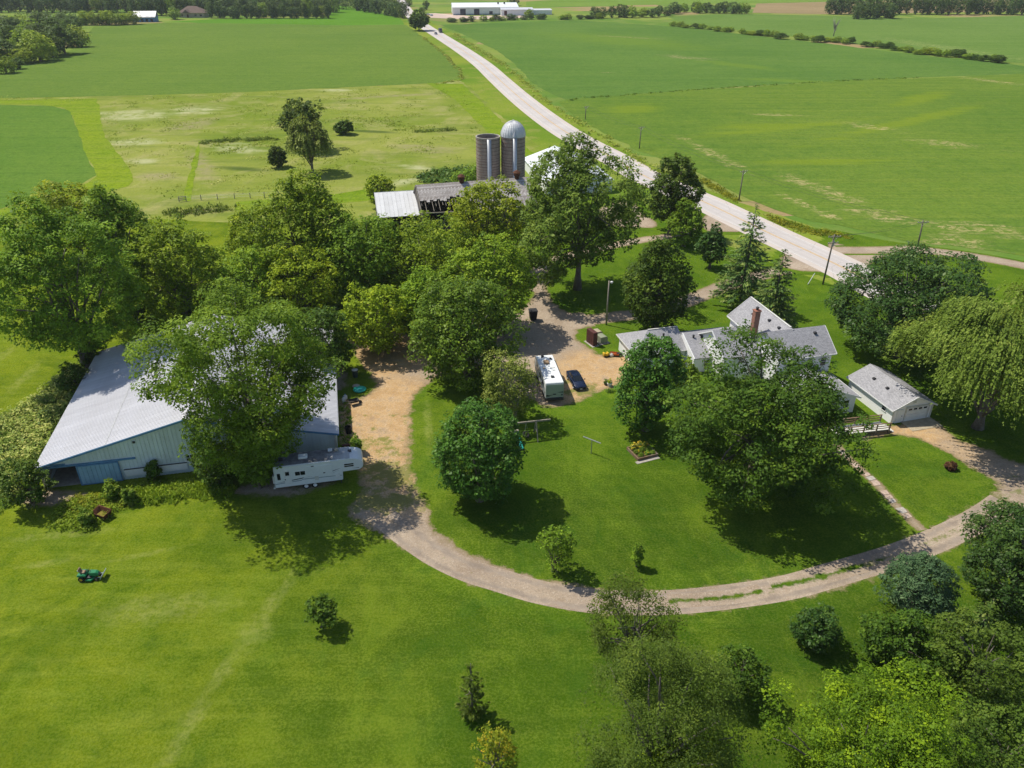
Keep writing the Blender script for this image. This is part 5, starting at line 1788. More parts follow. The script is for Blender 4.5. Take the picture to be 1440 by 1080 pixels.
cf, cr = Vector(G(819, 553.5)), Vector(G(801.5, 525.5))
car_dir = cf - cr
cc_ = (cf + cr) / 2
sedan('car', 'shiny dark blue sedan parked on sandy gravel right of the motorhome', 'car', (cc_.x, cc_.y, 0.03), math.atan2(car_dir.y, car_dir.x), M['navy'])
rd = RL


def road_at(px, py):
    p = np.array(G(px, py))
    i = int(np.argmin(((RL - p) ** 2).sum(1)))
    t = RL[min(i + 1, len(RL) - 1)] - RL[max(i - 1, 0)]
    return p, math.atan2(t[1], t[0])


p, a = road_at(613, 48.3)
sedan('car', 'small dark grey car driving behind the boxy truck on the far road', 'car', (p[0], p[1], 0.06), a, plain('grey_car_paint', (0.12, 0.12, 0.15), 0.3), False)
p, a = road_at(619, 46)
tk = thing('box_truck', 'dark boxy truck on the far road beside the grey car', 'truck', (p[0] + .3, p[1], 0.06), a)
MB().box(-0.9, 0, 1.75, 4.2, 2.2, 2.3).build('cargo_box', plain('dark_blue_grey', (0.06, 0.075, 0.10), 0.5), tk, 0.05)
MB().prism([(1.25, 0.5), (3.1, 0.5), (3.1, 1.3), (2.6, 1.5), (2.1, 2.3), (1.25, 2.3)], 'y', -1.0, 1.0).build('cab', M['darkmetal'], tk, 0.05)
for x in (-1.9, 2.2):
    for s in (-1, 1):
        wheel(tk, x, s * 0.9, 0.45, 0.3, M['steel'], s)
for k, (px, py, col, lb) in enumerate(((602, 21.2, (0.6, 0.62, 0.64), 'white car parked at the left end of the factory yard, farther one'), (607, 22.3, (0.45, 0.55, 0.62), 'pale blue car parked at the left end of the factory yard, nearer one'),
                                       (700, 19.5, (0.13, 0.07, 0.12), 'dark purple car parked beside the factory annex'))):
    x, y = G(px, py)
    sedan('car', lb, 'car', (x, y, 0.05), 0.3 + k, plain('car_paint', col, 0.3), False)

# ---------- ride-on mower
mwx, mwy = G(128, 813)
mw = thing('lawn_tractor', 'green ride-on lawn mower with yellow hubs alone on the left lawn', 'lawn mower', (mwx, mwy, 0), 0.06)
m = loft([[(0.05, -0.28, 0.5), (0.05, 0.28, 0.5), (0.05, 0.27, 0.92), (0.05, -0.27, 0.92)], [(0.7, -0.27, 0.48), (0.7, 0.27, 0.48), (0.7, 0.25, 0.88), (0.7, -0.25, 0.88)], [(0.95, -0.24, 0.48), (0.95, 0.24, 0.48), (0.93, 0.2, 0.76), (0.93, -0.2, 0.76)]])
m.build('hood', M['green'], mw, 0.04)
MB().box(0.965, 0, 0.58, 0.03, 0.36, 0.2).build('grille', M['darkmetal'], mw)
m = MB()
m.prism([(-1.0, 0.55), (-0.15, 0.55), (-0.2, 0.72), (-0.45, 0.82), (-0.95, 0.8), (-1.05, 0.68)], 'y', -0.48, 0.48)
m.build('rear_fender', M['green'], mw, 0.05)
st_ = MB().box(-0.55, 0, 0.88, 0.46, 0.46, 0.12).build('seat', M['seat'], mw, 0.04)
MB().box(-0.8, 0, 1.12, 0.14, 0.46, 0.46, ry=-0.2).build('seat_back', M['seat'], st_, 0.05)
sw1 = MB()
sw1.lathe([(0.17, -0.02), (0.2, 0.0), (0.17, 0.02), (0.14, 0.0), (0.17, -0.02)], 16)
o = sw1.build('steering_wheel', M['black'], mw, loc=(-0.06, 0, 1.06))
o.rotation_euler = (0, -0.5, 0)
MB().bar((0.05, 0, 0.85), (-0.07, 0, 1.05), 0.05).build('steering_column', M['darkmetal'], mw)
m = MB()
m.prism([(-0.25, -0.62), (0.3, -0.66), (0.5, -0.3), (0.5, 0.3), (0.3, 0.6), (-0.25, 0.56)], 'z', 0.14, 0.32)
m.build('mower_deck', M['green'], mw, 0.03)
MB().box(-0.05, 0, 0.44, 0.6, 0.9, 0.05).build('footrest', M['darkmetal'], mw)
for s in (-1, 1):
    wheel(mw, -0.68, s * 0.42, 0.29, 0.26, M['yellow'], s, hub=0.55)
    wheel(mw, 0.72, s * 0.38, 0.2, 0.17, M['seat'], s, hub=0.6)
m = MB()
m.box(1.28, 0, 0.5, 0.06, 1.15, 0.5, ry=0.5)
m.bar((0.8, -0.3, 0.32), (1.25, -0.3, 0.36), 0.06)
m.bar((0.8, 0.3, 0.32), (1.25, 0.3, 0.36), 0.06)
m.build('front_blade', M['decalgrey'], mw)
MB().box(-0.98, 0.2, 0.92, 0.25, 0.4, 0.22).build('rear_bag', M['offwhite'], mw, 0.04)


# ---------- poles and wires
def utility_pole(label, base, top_y, arms, lean=0.0, az=0.3, group=None):
    x, y = G(*base)
    h = height_over(y, top_y)
    t = thing('utility_pole', label, 'utility pole', (x, y, 0), az, group)
    MB().tube([(0, 0, -0.3), (lean * 0.5, 0, h * 0.5), (lean, 0, h)], [0.17, 0.15, 0.12], 10).build('pole', M['pole'], t, smooth=True)
    tips = []
    for i in range(arms):
        z = h - 0.35 - i * 1.15
        w = 2.4 - 0.4 * i
        cx = lean * z / h
        a = MB().box(cx, -0.16, z, w, 0.1, 0.14).build('crossarm', M['grey_wood'], t)
        MB().bar((cx - w * 0.3, -0.2, z - 0.05), (cx, -0.16, z - 0.75), 0.05).bar((cx + w * 0.3, -0.2, z - 0.05), (cx, -0.16, z - 0.75), 0.05).build('brace', M['steel'], a)
        for k in (-1, -0.45, 0.45, 1):
            p = (cx + k * (w / 2 - 0.1), -0.16, z + 0.17)
            MB().lathe([(0.02, z + 0.05), (0.05, z + 0.12), (0.03, z + 0.16), (0.05, z + 0.2), (0.001, z + 0.24)], 8, p[0], p[1]).build('insulator', M['offwhite'], a)
            if i == 0 and abs(k) == 1:
                tips.append(Vector((x + p[0] * math.cos(az) - p[1] * math.sin(az), y + p[0] * math.sin(az) + p[1] * math.cos(az), z + 0.24)))
    if not arms:
        tips = [Vector((x - .2, y, h - 0.2)), Vector((x + .2, y, h - 0.5))]
    return t, tips


P1, t1 = utility_pole('tall brown utility pole with two crossarms on the lawn beside the road bend', (1157, 400), 330, 2, 0.25, 0.15)
MB().cyl((0.32, 0, 7.4), (0.32, 0, 8.3), 0.2, n=12).build('transformer', M['steel'], P1)
P2, t2 = utility_pole('grey utility pole behind the deep green chestnut across the road', (1291, 344), 310, 1, -0.3, 0.1)
P3, t3 = utility_pole('thin utility pole at the field edge above the tall spruce', (1039, 282), 239, 1, 0.1, 0.5)
P4, t4 = utility_pole('distant utility pole at the field edge right of the tall walnut', (899, 209), 178, 1, 0.1, 0.6)
P5, t5 = utility_pole('faint most distant utility pole at the field edge by the road', (823, 168), 149, 1, 0.1, 0.6)


def wires(label, A, B, sag=0.9):
    m = MB()
    for a, b in zip(A, B):
        pts = []
        for i in range(13):
            t = i / 12
            p = a.lerp(b, t)
            p.z -= sag * 4 * t * (1 - t)
            pts.append(p)
        m.tube(pts, 0.02, 4, False)
    o = m.build('power_line', M['darkmetal'])
    tag(o, label, 'power line')


wires('pair of thin power lines between the chestnut pole and the pole above the spruce', t3, t2)
wires('pair of thin power lines between the walnut pole and the pole above the spruce', t4, t3)
wires('pair of thin power lines from the walnut pole to the farthest pole', t5, t4)
wires('pair of thin power lines crossing the road to the chestnut pole', t1, t2, 0.6)
lx_, ly_ = G(852.5, 457)
lh = height_over(ly_, 395)
yl = thing('yard_light', 'grey yard light pole with a small lamp on the grass by the gravel yard', 'light pole', (lx_, ly_, 0))
MB().tube([(0, 0, -0.2), (0, 0, lh)], [0.16, 0.11], 10).build('pole', M['grey_wood'], yl, smooth=True)
MB().bar((0, 0, lh - 0.3), (0.35, -0.35, lh - 0.05), 0.06).build('arm', M['steel'], yl)
lm = MB()
lm.lathe([(0.05, lh + 0.12), (0.2, lh + 0.05), (0.22, lh - 0.05), (0.16, lh - 0.25), (0.01, lh - 0.3)], 14, 0.38, -0.38)
lm.build('lamp_head', M['white'], yl)
gx, gy = G(1136, 400)
gm = thing('guy_wire_marker', 'thin white slanted guy wire guard on the lawn left of the utility pole', 'pole marker', (gx, gy, 0))
MB().tube([(0, 0, 0), (1.0, 0.3, 2.1)], 0.07, 8).build('guard', M['white'], gm)
MB().cyl((0, 0, -0.1), (0, 0, 0.12), 0.1, 0.08, 8).build('anchor', M['steel'], gm)

# ---------- yard things
# swing set
sx0 = GV(715, 596.5, 2.45)
sx1 = GV(774, 590, 2.45)
sd_ = (sx1 - sx0)
SA = math.atan2(sd_.y, sd_.x)
swl = sd_.length
ssx = thing('swing_set', 'grey wooden swing set with a tyre swing and teal slide beside the round maple', 'swing set', (sx0.x, sx0.y, 0), SA)
MB().bar((-0.3, 0, 2.45), (swl, 0, 2.45), 0.14, 0.2).build('beam', M['grey_wood'], ssx)
for xx in (0.35, swl * 0.66):
    for s in (-1, 1):
        MB().bar((xx, 0.06 * s, 2.5), (xx, s * 1.15, 0), 0.11).build('leg', M['grey_wood'], ssx)
    MB().bar((xx, -0.62, 1.15), (xx, 0.62, 1.15), 0.07, 0.12).build('cross_brace', M['grey_wood'], ssx)
ty = MB()
ty.lathe([(0.26 + 0.14 * math.cos(a) + 0.1, 0.14 * math.sin(a)) for a in [i * 2 * math.pi / 8 for i in range(9)]], 18)
o = ty.build('tyre_swing', M['black'], ssx, smooth=True, loc=(swl * 0.42, 0, 0.62))
o.rotation_euler = (0.5, 0.3, 0)
m = MB()
for a in (0, 2.1, 4.2):
    m.tube([(swl * 0.42, 0, 2.4), (swl * 0.42 + 0.33 * math.cos(a), 0.33 * math.sin(a), 0.7)], 0.012, 4)
m.build('chain', M['steel'], ssx)
m = MB()
q = [(0.9, -0.5, 1.5), (0.95, -1.0, 1.05), (1.05, -1.6, 0.5), (1.1, -2.1, 0.28), (1.1, -2.5, 0.25)]
for (a, b) in zip(q, q[1:]):
    m.hull([(a[0] - .28, a[1], a[2] + .15), (a[0] - .22, a[1], a[2]), (a[0] + .22, a[1], a[2]), (a[0] + .28, a[1], a[2] + .15), (b[0] - .28, b[1], b[2] + .15), (b[0] - .22, b[1], b[2]), (b[0] + .22, b[1], b[2]), (b[0] + .28, b[1], b[2] + .15)],
           [(0, 1, 5, 4), (1, 2, 6, 5), (2, 3, 7, 6)])
m.build('slide', M['teal'], ssx)
MB().bar((0.7, -0.4, 1.45), (0.7, -0.4, 0), 0.1).bar((1.1, -0.4, 1.45), (1.1, -0.4, 0), 0.1).box(0.9, -0.25, 1.47, 0.7, 0.6, 0.06).build('platform', M['grey_wood'], ssx)

# clothesline post
cA, cB = GV(820, 614, 2.0), GV(845, 623.5, 2.0)
cm = (cA + cB) / 2
cp = thing('clothesline_post', 'T shaped grey metal clothesline post on the lawn right of the swing set', 'clothesline post', (cm.x, cm.y, 0), math.atan2((cB - cA).y, (cB - cA).x))
cl_ = (cB - cA).length
MB().box(0, 0, 2.0, cl_, 0.1, 0.1).build('crossbar', M['steel'], cp)
MB().tube([(0, 0, -0.1), (0, 0, 1.96)], 0.055, 8).build('post', M['utility'], cp)
for k in (-0.9, -0.4, 0.4, 0.9):
    MB().box(k * cl_ / 2, 0, 2.08, 0.03, 0.03, 0.08).build('hook', M['steel'], cp)

# raised flower bed
fb = Vector(G(903, 637))
bed = thing('flower_bed', 'square raised flower bed edged with grey boards on the lawn', 'flower bed', (fb.x, fb.y, 0), HA + 0.15)
bw, bl = 2.7, 2.6
for (x, y, w, l) in ((0, -bl / 2, bw + .16, 0.16), (0, bl / 2, bw + .16, 0.16), (-bw / 2, 0, 0.16, bl - .17), (bw / 2, 0, 0.16, bl - .17)):
    MB().box(x, y, 0.2, w, l, 0.42).build('edging_board', M['deckwood'], bed, 0.015)
MB().box(0, 0, 0.16, bw - .17, bl - .17, 0.3).build('soil', M['mulch'], bed)
MB().box(-0.2, -1.62, 0.03, 3.2, 0.5, 0.07).build('edging_step', M['concrete'], bed)

# utility cabinet and pad transformers
uc = thing('utility_cabinet', 'tall maroon panel screen standing beside two pad boxes on the grass island', 'cabinet', (*G(832, 483.5), 0), 0.0)
u0, u1 = Vector(G(827, 480.5)), Vector(G(834.5, 486))
ua = math.atan2((u1 - u0).y, (u1 - u0).x)
uc.rotation_euler = (0, 0, ua)
uw = (u1 - u0).length + 0.5
MB().box(0, 0, 1.2, uw, 0.7, 2.3).build('cabinet_body', M['brown'], uc, 0.03)
for i in range(4):
    MB().box(-uw / 2 + (i + 0.5) * uw / 4, -0.37, 1.2, uw / 4 - 0.06, 0.05, 2.15).build('panel', M['brown'], uc)
MB().box(0, 0, 0.03, uw + 0.5, 1.3, 0.12).build('pad', M['concrete'], uc)
ub = thing('pad_transformer', 'pale green pad box nearer to the house, right of the maroon panel', 'utility box', (*G(846, 480.5), 0), ua + 1.55)
MB().prism([(-0.65, 0.1), (0.65, 0.1), (0.65, 0.95), (0.3, 1.15), (-0.65, 1.15)], 'y', -0.75, 0.75).build('box', M['utility'], ub, 0.03)
MB().box(0.67, 0, 0.55, 0.05, 1.3, 0.7).build('door', M['utility'], ub, 0.01)
MB().box(0, 0, 0.03, 1.8, 2.2, 0.14).build('pad', M['concrete'], ub)
uz = thing('pad_transformer', 'tan pad box behind the pale green one on the grass island', 'utility box', (*G(840, 473), 0), ua + 1.55)
MB().prism([(-0.55, 0.1), (0.55, 0.1), (0.55, 0.9), (0.3, 1.1), (-0.55, 1.1)], 'y', -0.65, 0.65).build('box', M['tan'], uz, 0.03)
MB().box(0.57, 0, 0.5, 0.05, 1.1, 0.6).build('door', M['utility'], uz, 0.01)
MB().box(0, 0, 0.03, 1.5, 1.9, 0.14).build('pad', M['concrete'], uz)

# big black bin by the grove
bn = thing('waste_bin', 'tall black lidded bin standing on the gravel against the grove trees', 'bin', (*G(749.5, 450), 0), 0.2)
m = MB()
m.hull([(-.5, -.5, .15), (.5, -.5, .15), (.5, .5, .15), (-.5, .5, .15), (-.65, -.65, 1.7), (.65, -.65, 1.7), (.65, .65, 1.7), (-.65, .65, 1.7)], [(0, 1, 5, 4), (1, 2, 6, 5), (2, 3, 7, 6), (3, 0, 4, 7), (3, 2, 1, 0), (4, 5, 6, 7)])
m.build('tub', M['black'], bn, 0.04)
MB().box(0, 0, 1.8, 1.4, 1.4, 0.16).build('lid', M['darkmetal'], bn, 0.05)
for x in (-.4, .4):
    MB().cyl((x, .45, .15), (x + .12, .45, .15), .15, n=12).build('wheel', M['black'], bn)


def trash_can(label, px, py, col, lid, h=0.95, r=0.3):
    t = thing('trash_can', label, 'trash can', (*G(px, py), 0))
    MB().lathe([(0.01, 0.0), (r * .82, 0.0), (r, h), (r * .93, h), (r * .8, 0.05), (0.01, 0.05)], 18).build('tub', col, t)
    if lid is not None:
        MB().lathe([(r * 1.06, h), (r * 1.06, h + .05), (r * .6, h + .13), (.01, h + .15)], 18).build('lid', lid, t)
    m = MB()
    for s in (-1, 1):
        m.box(s * (r + .03), 0, h * .8, 0.07, 0.16, 0.05)
    m.build('handle', M['darkmetal'], t)
    return t


trash_can('dark trash can with a pale grey lid on the strip of grass beside the shed', 500, 530, plain('dark_green_bin', (0.025, 0.05, 0.05), 0.6), M['offwhite'], 1.15, 0.42)
trash_can('open black drum beside the shed in its shadow', 490.5, 609, M['black'], None, 0.95, 0.42)
sb_ = thing('turtle_pool', 'shallow turquoise plastic pool on the grass strip beside the shed', 'paddling pool', (*G(506, 549), 0))
MB().lathe([(0.01, 0.06), (0.68, 0.06), (0.8, 0.22), (0.9, 0.24), (0.92, 0.18), (0.75, 0.0), (0.01, 0.0)], 26).build('basin', M['turq'], sb_, smooth=True)
MB().lathe([(0.66, 0.1), (0.01, 0.105)], 26).build('floor', M['teal'], sb_)
rk = MB()
bmesh.ops.create_icosphere(rk.bm, subdivisions=2, radius=0.5)
rr_ = random.Random(2)
for v in rk.bm.verts:
    v.co = Vector((v.co.x * 1.15, v.co.y * 0.8, v.co.z * 0.55)) * rr_.uniform(0.85, 1.12)
o = rk.build('boulder', M['concrete'])
o.location = (*G(501, 544), 0.12)
tag(o, 'pale grey boulder next to the turquoise pool', 'rock')
wb_ = thing('wheelbarrow', 'dark wheelbarrow at the edge of the dirt by the shed', 'wheelbarrow', (*G(498, 569), 0), 0.5)
m = MB()
m.hull([(-.45, -.3, .45), (.45, -.25, .4), (.45, .25, .4), (-.45, .3, .45), (-.65, -.42, .8), (.7, -.4, .72), (.7, .4, .72), (-.65, .42, .8)], [(3, 2, 1, 0), (0, 1, 5, 4), (1, 2, 6, 5), (2, 3, 7, 6), (3, 0, 4, 7)])
m.build('tray', M['darkmetal'], wb_)
MB().bar((.9, -.1, .25), (-1.1, -.32, .6), 0.05).bar((.9, .1, .25), (-1.1, .32, .6), 0.05).bar((-.4, -.28, .45), (-.4, -.3, 0), 0.05).bar((-.4, .28, .45), (-.4, .3, 0), 0.05).build('frame', M['grey_wood'], wb_)
MB().cyl((.9, -.07, .22), (.9, .07, .22), .22, n=16).build('wheel', M['black'], wb_)
for k, (px, py, h, lb) in enumerate(((484, 566, 0.9, 'white plastic jug against the shed wall, nearer the camera'), (486, 561, 0.7, 'white plastic jug against the shed wall, farther from the camera'))):
    t = thing('jug', lb, 'jug', (*G(px, py), 0))
    MB().lathe([(.01, 0), (.25, 0), (.27, .1), (.27, h * .7), (.1, h * .88), (.09, h), (.01, h)], 14).build('bottle', M['white'], t, smooth=True)
    MB().lathe([(.1, h), (.1, h + .06), (.01, h + .06)], 10).build('cap', M['bluetrim'], t)
rd_ = thing('barrel', 'dark maroon barrel lying in the weeds at the corner of the shed', 'barrel', (*G(487, 630), 0), 0.3)
MB().cyl((-.45, 0, .3), (.45, 0, .3), .3, n=18).build('drum', M['brown'], rd_)
m = MB()
for x in (-.43, -.15, .15, .43):
    m.cyl((x - .02, 0, .3), (x + .02, 0, .3), .315, n=18)
m.build('hoop', M['rust'], rd_)

# toys and pots at the end of the gravel
ty_ = thing('toy_truck', 'bright yellow toy truck at the grass edge by the left end of the house', 'toy', (*G(852.5, 501.5), 0), 0.3)
MB().prism([(-.5, .2), (.5, .2), (.5, .45), (.3, .7), (.1, .7), (.05, .5), (-.4, .75), (-.55, .7)], 'y', -.28, .28).build('body', M['yellow'], ty_, .02)
for x in (-.3, .3):
    for s in (-.3, .3):
        MB().cyl((x, s - .06, .16), (x, s + .06, .16), .16, n=12).build('wheel', M['black'], ty_)
og = thing('toy_wagon', 'orange toy wagon between the yellow toy and the black sack', 'toy', (*G(864, 500.5), 0), -0.2)
m = MB()
m.hull([(-.6, -.3, .25), (.6, -.3, .25), (.6, .3, .25), (-.6, .3, .25), (-.7, -.38, .55), (.7, -.38, .55), (.7, .38, .55), (-.7, .38, .55)], [(3, 2, 1, 0), (0, 1, 5, 4), (1, 2, 6, 5), (2, 3, 7, 6), (3, 0, 4, 7)])
m.build('tray', M['orange'], og)
for x in (-.4, .4):
    for s in (-.33, .33):
        MB().cyl((x, s - .04, .15), (x, s + .04, .15), .15, n=12).build('wheel', M['black'], og)
MB().bar((.65, 0, .3), (1.2, 0, .7), .04).build('handle', M['darkmetal'], og)
gb = MB()
bmesh.ops.create_icosphere(gb.bm, subdivisions=2, radius=0.42)
for v in gb.bm.verts:
    v.co = Vector((v.co.x * 1.2, v.co.y, max(v.co.z, -.25) * 0.9)) * rr_.uniform(0.88, 1.1)
o = gb.build('sack', M['black'], smooth=True)
o.location = (*G(871, 500.5), 0.22)
tag(o, 'black sack on the grass edge right of the orange wagon', 'sack')
gb = MB()
bmesh.ops.create_icosphere(gb.bm, subdivisions=2, radius=0.4)
for v in gb.bm.verts:
    v.co = Vector((v.co.x * 1.1, v.co.y, max(v.co.z, -.25) * 0.8)) * rr_.uniform(0.88, 1.1)
o = gb.build('sack', M['offwhite'], smooth=True)
o.location = (*G(859.5, 501), 0.2)
tag(o, 'pale grey sack between the yellow toy and the orange wagon', 'sack')
pt = thing('flower_pot', 'white flower pot with a small plant at the edge of the sandy gravel', 'flower pot', (*G(857, 543), 0))
MB().lathe([(.01, 0), (.25, 0), (.36, .5), (.4, .5), (.4, .56), (.33, .56), (.3, .48), (.01, .48)], 18).build('pot', M['white'], pt)
MB().lathe([(.31, .5), (.01, .52)], 18).build('soil', M['mulch'], pt)
PL_POT = pt
tk_ = thing('planter_tub', 'dark tub plant beside the white flower pot', 'planter', (*G(852.5, 541), 0))
MB().lathe([(.01, 0), (.3, 0), (.4, .4), (.34, .4), (.3, .32), (.01, .32)], 16).build('tub', M['darkmetal'], tk_)
PL_TUB = tk_

# rusted hopper in the weeds
hx_, hy_ = G(145, 727)
hop = thing('rusted_hopper', 'rusted open steel hopper tipped in the weeds before the blue door', 'trough', (hx_, hy_, 0), -0.4)
m = MB()
o4 = [(-.95, -.6, .75), (.95, -.6, .75), (.95, .6, .95), (-.95, .6, .95)]
b4 = [(-.55, -.35, 0), (.75, -.4, 0), (.75, .4, 0), (-.55, .4, 0)]
i4 = [(-.88, -.53, .74), (.88, -.53, .74), (.88, .53, .93), (-.88, .53, .93)]
f4 = [(-.5, -.3, .4), (.7, -.34, .4), (.7, .34, .4), (-.5, .34, .4)]
m.hull(o4 + b4 + i4 + f4, [(0, 1, 5, 4), (1, 2, 6, 5), (2, 3, 7, 6), (3, 0, 4, 7), (7, 6, 5, 4), (0, 8, 9, 1), (1, 9, 10, 2), (2, 10, 11, 3), (3, 11, 8, 0), (8, 12, 13, 9), (9, 13, 14, 10), (10, 14, 15, 11), (11, 15, 12, 8), (12, 15, 14, 13)])
m.build('tub', M['rust'], hop)
MB().box(0.1, 0, 0.42, 1.15, 0.62, 0.06).build('mossy_fill', plain('mossy_fill', (0.2, 0.17, 0.02), 0.9, 0, 0.4, 4), hop)

# pasture fence
fpx = [(252, 284), (262, 283), (283, 281.5), (306, 280.5), (330, 279.5), (352, 278.5), (372, 277.5), (392, 276)]
fp0 = G(*fpx[0])
fence = thing('wire_fence', 'old wire fence with grey wooden posts along the pasture behind the grove', 'fence', (fp0[0], fp0[1], 0))
prev = None
for i, q in enumerate(fpx):
    x, y = G(*q)
    x -= fp0[0]
    y -= fp0[1]
    MB().tube([(x, y, -.1), (x + .05, y, 1.35)], [.11, .09], 8).build('post', M['grey_wood'], fence)
    if prev:
        for z in (0.5, 0.9, 1.2):
            MB().tube([(prev[0], prev[1], z), (x, y, z)], .015, 4).build('wire', M['steel'], fence)
    prev = (x, y)
g0, g1 = G(252, 284), G(262, 283)
for z in (0.4, 0.8, 1.2):
    MB().bar((0, 0.1, z), (g1[0] - g0[0], g1[1] - g0[1] + 0.1, z), .05, .14).build('rail', M['grey_wood'], fence)
# ------------------------------------------------------------------ TREES AND PLANTS
def m_leaf(name, dark, mid, light, trans=0.28, rough=0.55):
    t = NT(name)
    dark, mid, light = [(c[0] * 2.22, c[1] * 2.24, c[2] * 1.3) for c in (dark, mid, light)]
    v = t.attr('v')
    ob = t.n('ObjectInfo').outputs['Random']
    nz = t.noise(t.pos(), 0.55, 3, 0.6)
    f = t.math('ADD', v, t.math('MULTIPLY', t.math('SUBTRACT', nz, 0.5), 0.5))
    c = t.mix(t.ramp(f, 0.0, 0.55), dark, mid)
    c = t.mix(t.ramp(f, 0.5, 1.0), c, light)
    hs = t.n('HueSaturation')
    t.put(hs.inputs['Hue'], t.math('ADD', 0.492, t.math('MULTIPLY', ob, 0.016)))
    t.put(hs.inputs['Value'], t.math('ADD', 0.88, t.math('MULTIPLY', ob, 0.24)))
    t.put(hs.inputs['Color'], c)
    c = hs.outputs[0]
    p = t.n('BsdfPrincipled')
    t.put(p.inputs['Base Color'], c)
    p.inputs['Roughness'].default_value = rough
    p.inputs['Specular IOR Level'].default_value = 0.12
    tr = t.n('BsdfTranslucent')
    t.put(tr.inputs[0], t.mix(0.35, c, (0.30, 0.34, 0.02), 'MIX'))
    mx = t.n('MixShader')
    mx.inputs[0].default_value = min(0.45, trans * 1.25)
    t.t.links.new(p.outputs[0], mx.inputs[1])
    t.t.links.new(tr.outputs[0], mx.inputs[2])
    t.t.links.new(mx.outputs[0], t.out.inputs[0])
    return t.mat


PAL = {
    'ash': m_leaf('ash_leaves', (0.036, 0.070, 0.010), (0.072, 0.124, 0.014), (0.130, 0.190, 0.026)),
    'grove': m_leaf('grove_leaves', (0.046, 0.082, 0.009), (0.094, 0.142, 0.013), (0.165, 0.210, 0.020)),
    'gold': m_leaf('yellow_green_leaves', (0.062, 0.094, 0.009), (0.128, 0.168, 0.013), (0.21, 0.235, 0.020)),
    'maple': m_leaf('maple_leaves', (0.015, 0.040, 0.009), (0.030, 0.070, 0.013), (0.066, 0.112, 0.028), 0.2, 0.45),
    'freshmaple': m_leaf('fresh_maple_leaves', (0.028, 0.056, 0.009), (0.056, 0.098, 0.013), (0.110, 0.158, 0.026), 0.25, 0.45),
    'walnut': m_leaf('walnut_leaves', (0.034, 0.062, 0.013), (0.070, 0.112, 0.024), (0.125, 0.170, 0.048), 0.28),
    'dark': m_leaf('dark_leaves', (0.016, 0.034, 0.006), (0.031, 0.058, 0.009), (0.064, 0.096, 0.015), 0.22),
    'chestnut': m_leaf('deep_green_leaves', (0.010, 0.025, 0.008), (0.021, 0.045, 0.013), (0.048, 0.078, 0.027), 0.18, 0.42),
    'olive': m_leaf('olive_leaves', (0.020, 0.036, 0.008), (0.038, 0.062, 0.012), (0.070, 0.096, 0.020), 0.25),
    'greyolive': m_leaf('grey_olive_leaves', (0.060, 0.080, 0.024), (0.100, 0.125, 0.036), (0.155, 0.175, 0.060), 0.25),
    'lime': m_leaf('lime_leaves', (0.026, 0.050, 0.005), (0.060, 0.098, 0.007), (0.140, 0.190, 0.011), 0.3),
    'willow': m_leaf('willow_leaves', (0.044, 0.074, 0.016), (0.088, 0.130, 0.030), (0.155, 0.195, 0.062), 0.3),
    'spruce': m_leaf('spruce_needles', (0.020, 0.042, 0.016), (0.042, 0.076, 0.030), (0.105, 0.125, 0.045), 0.08, 0.6),
    'blue': m_leaf('blue_spruce_needles', (0.013, 0.030, 0.020), (0.028, 0.056, 0.038), (0.060, 0.095, 0.068), 0.06, 0.6),
    'autumn': m_leaf('amber_leaves', (0.055, 0.085, 0.010), (0.115, 0.140, 0.014), (0.260, 0.190, 0.022), 0.3),
    'far': m_leaf('far_leaves', (0.014, 0.032, 0.012), (0.033, 0.058, 0.018), (0.064, 0.092, 0.028), 0.15),
    'farlight': m_leaf('far_light_leaves', (0.045, 0.075, 0.012), (0.085, 0.125, 0.018), (0.140, 0.175, 0.030), 0.2),
    'bright': m_leaf('bright_grass_blades', (0.050, 0.085, 0.010), (0.100, 0.150, 0.015), (0.165, 0.205, 0.035), 0.3),
    'weed': m_leaf('weed_leaves', (0.034, 0.070, 0.012), (0.072, 0.120, 0.017), (0.13, 0.165, 0.035), 0.3),
    'weedpale': m_leaf('pale_weed_leaves', (0.050, 0.080, 0.020), (0.130, 0.160, 0.052), (0.27, 0.26, 0.135), 0.25),
    'tallgrass': m_leaf('tall_grass_blades', (0.080, 0.110, 0.016), (0.130, 0.155, 0.030), (0.21, 0.21, 0.08), 0.3),
    'yellowweed': m_leaf('yellow_weed_leaves', (0.055, 0.075, 0.008), (0.10, 0.108, 0.011), (0.17, 0.155, 0.02), 0.3),
    'petal': m_leaf('yellow_petals', (0.15, 0.11, 0.02), (0.24, 0.18, 0.02), (0.3, 0.24, 0.05), 0.2),
    'redleaf': m_leaf('dark_red_leaves', (0.025, 0.012, 0.012), (0.045, 0.018, 0.016), (0.07, 0.045, 0.03), 0.2),
}
TRI = [0]


def unit(v):
    return v / np.maximum(np.linalg.norm(v, axis=1, keepdims=True), 1e-9)


def sphere_dirs(r, n):
    return unit(r.normal(size=(n, 3)))


def leaf_quads(r, P, N, size, asp=0.55, T=None, fold=0.12):
    n = len(P)
    N = unit(N)
    if T is None:
        T = r.normal(size=(n, 3))
    T = unit(T - (T * N).sum(1, keepdims=True) * N)
    B = np.cross(N, T)
    s = (size * np.clip(r.lognormal(-0.06, 0.32, n), 0.45, 1.9))[:, None]
    a = P - T * s * 0.5
    b = P + B * s * asp * 0.5 - N * s * fold
    c = P + T * s * 0.5
    d = P - B * s * asp * 0.5 - N * s * fold
    V = np.stack([a, b, c, d], 1).reshape(-1, 3)
    F = np.arange(n * 4).reshape(n, 4)
    TRI[0] += 2 * n
    return V, F


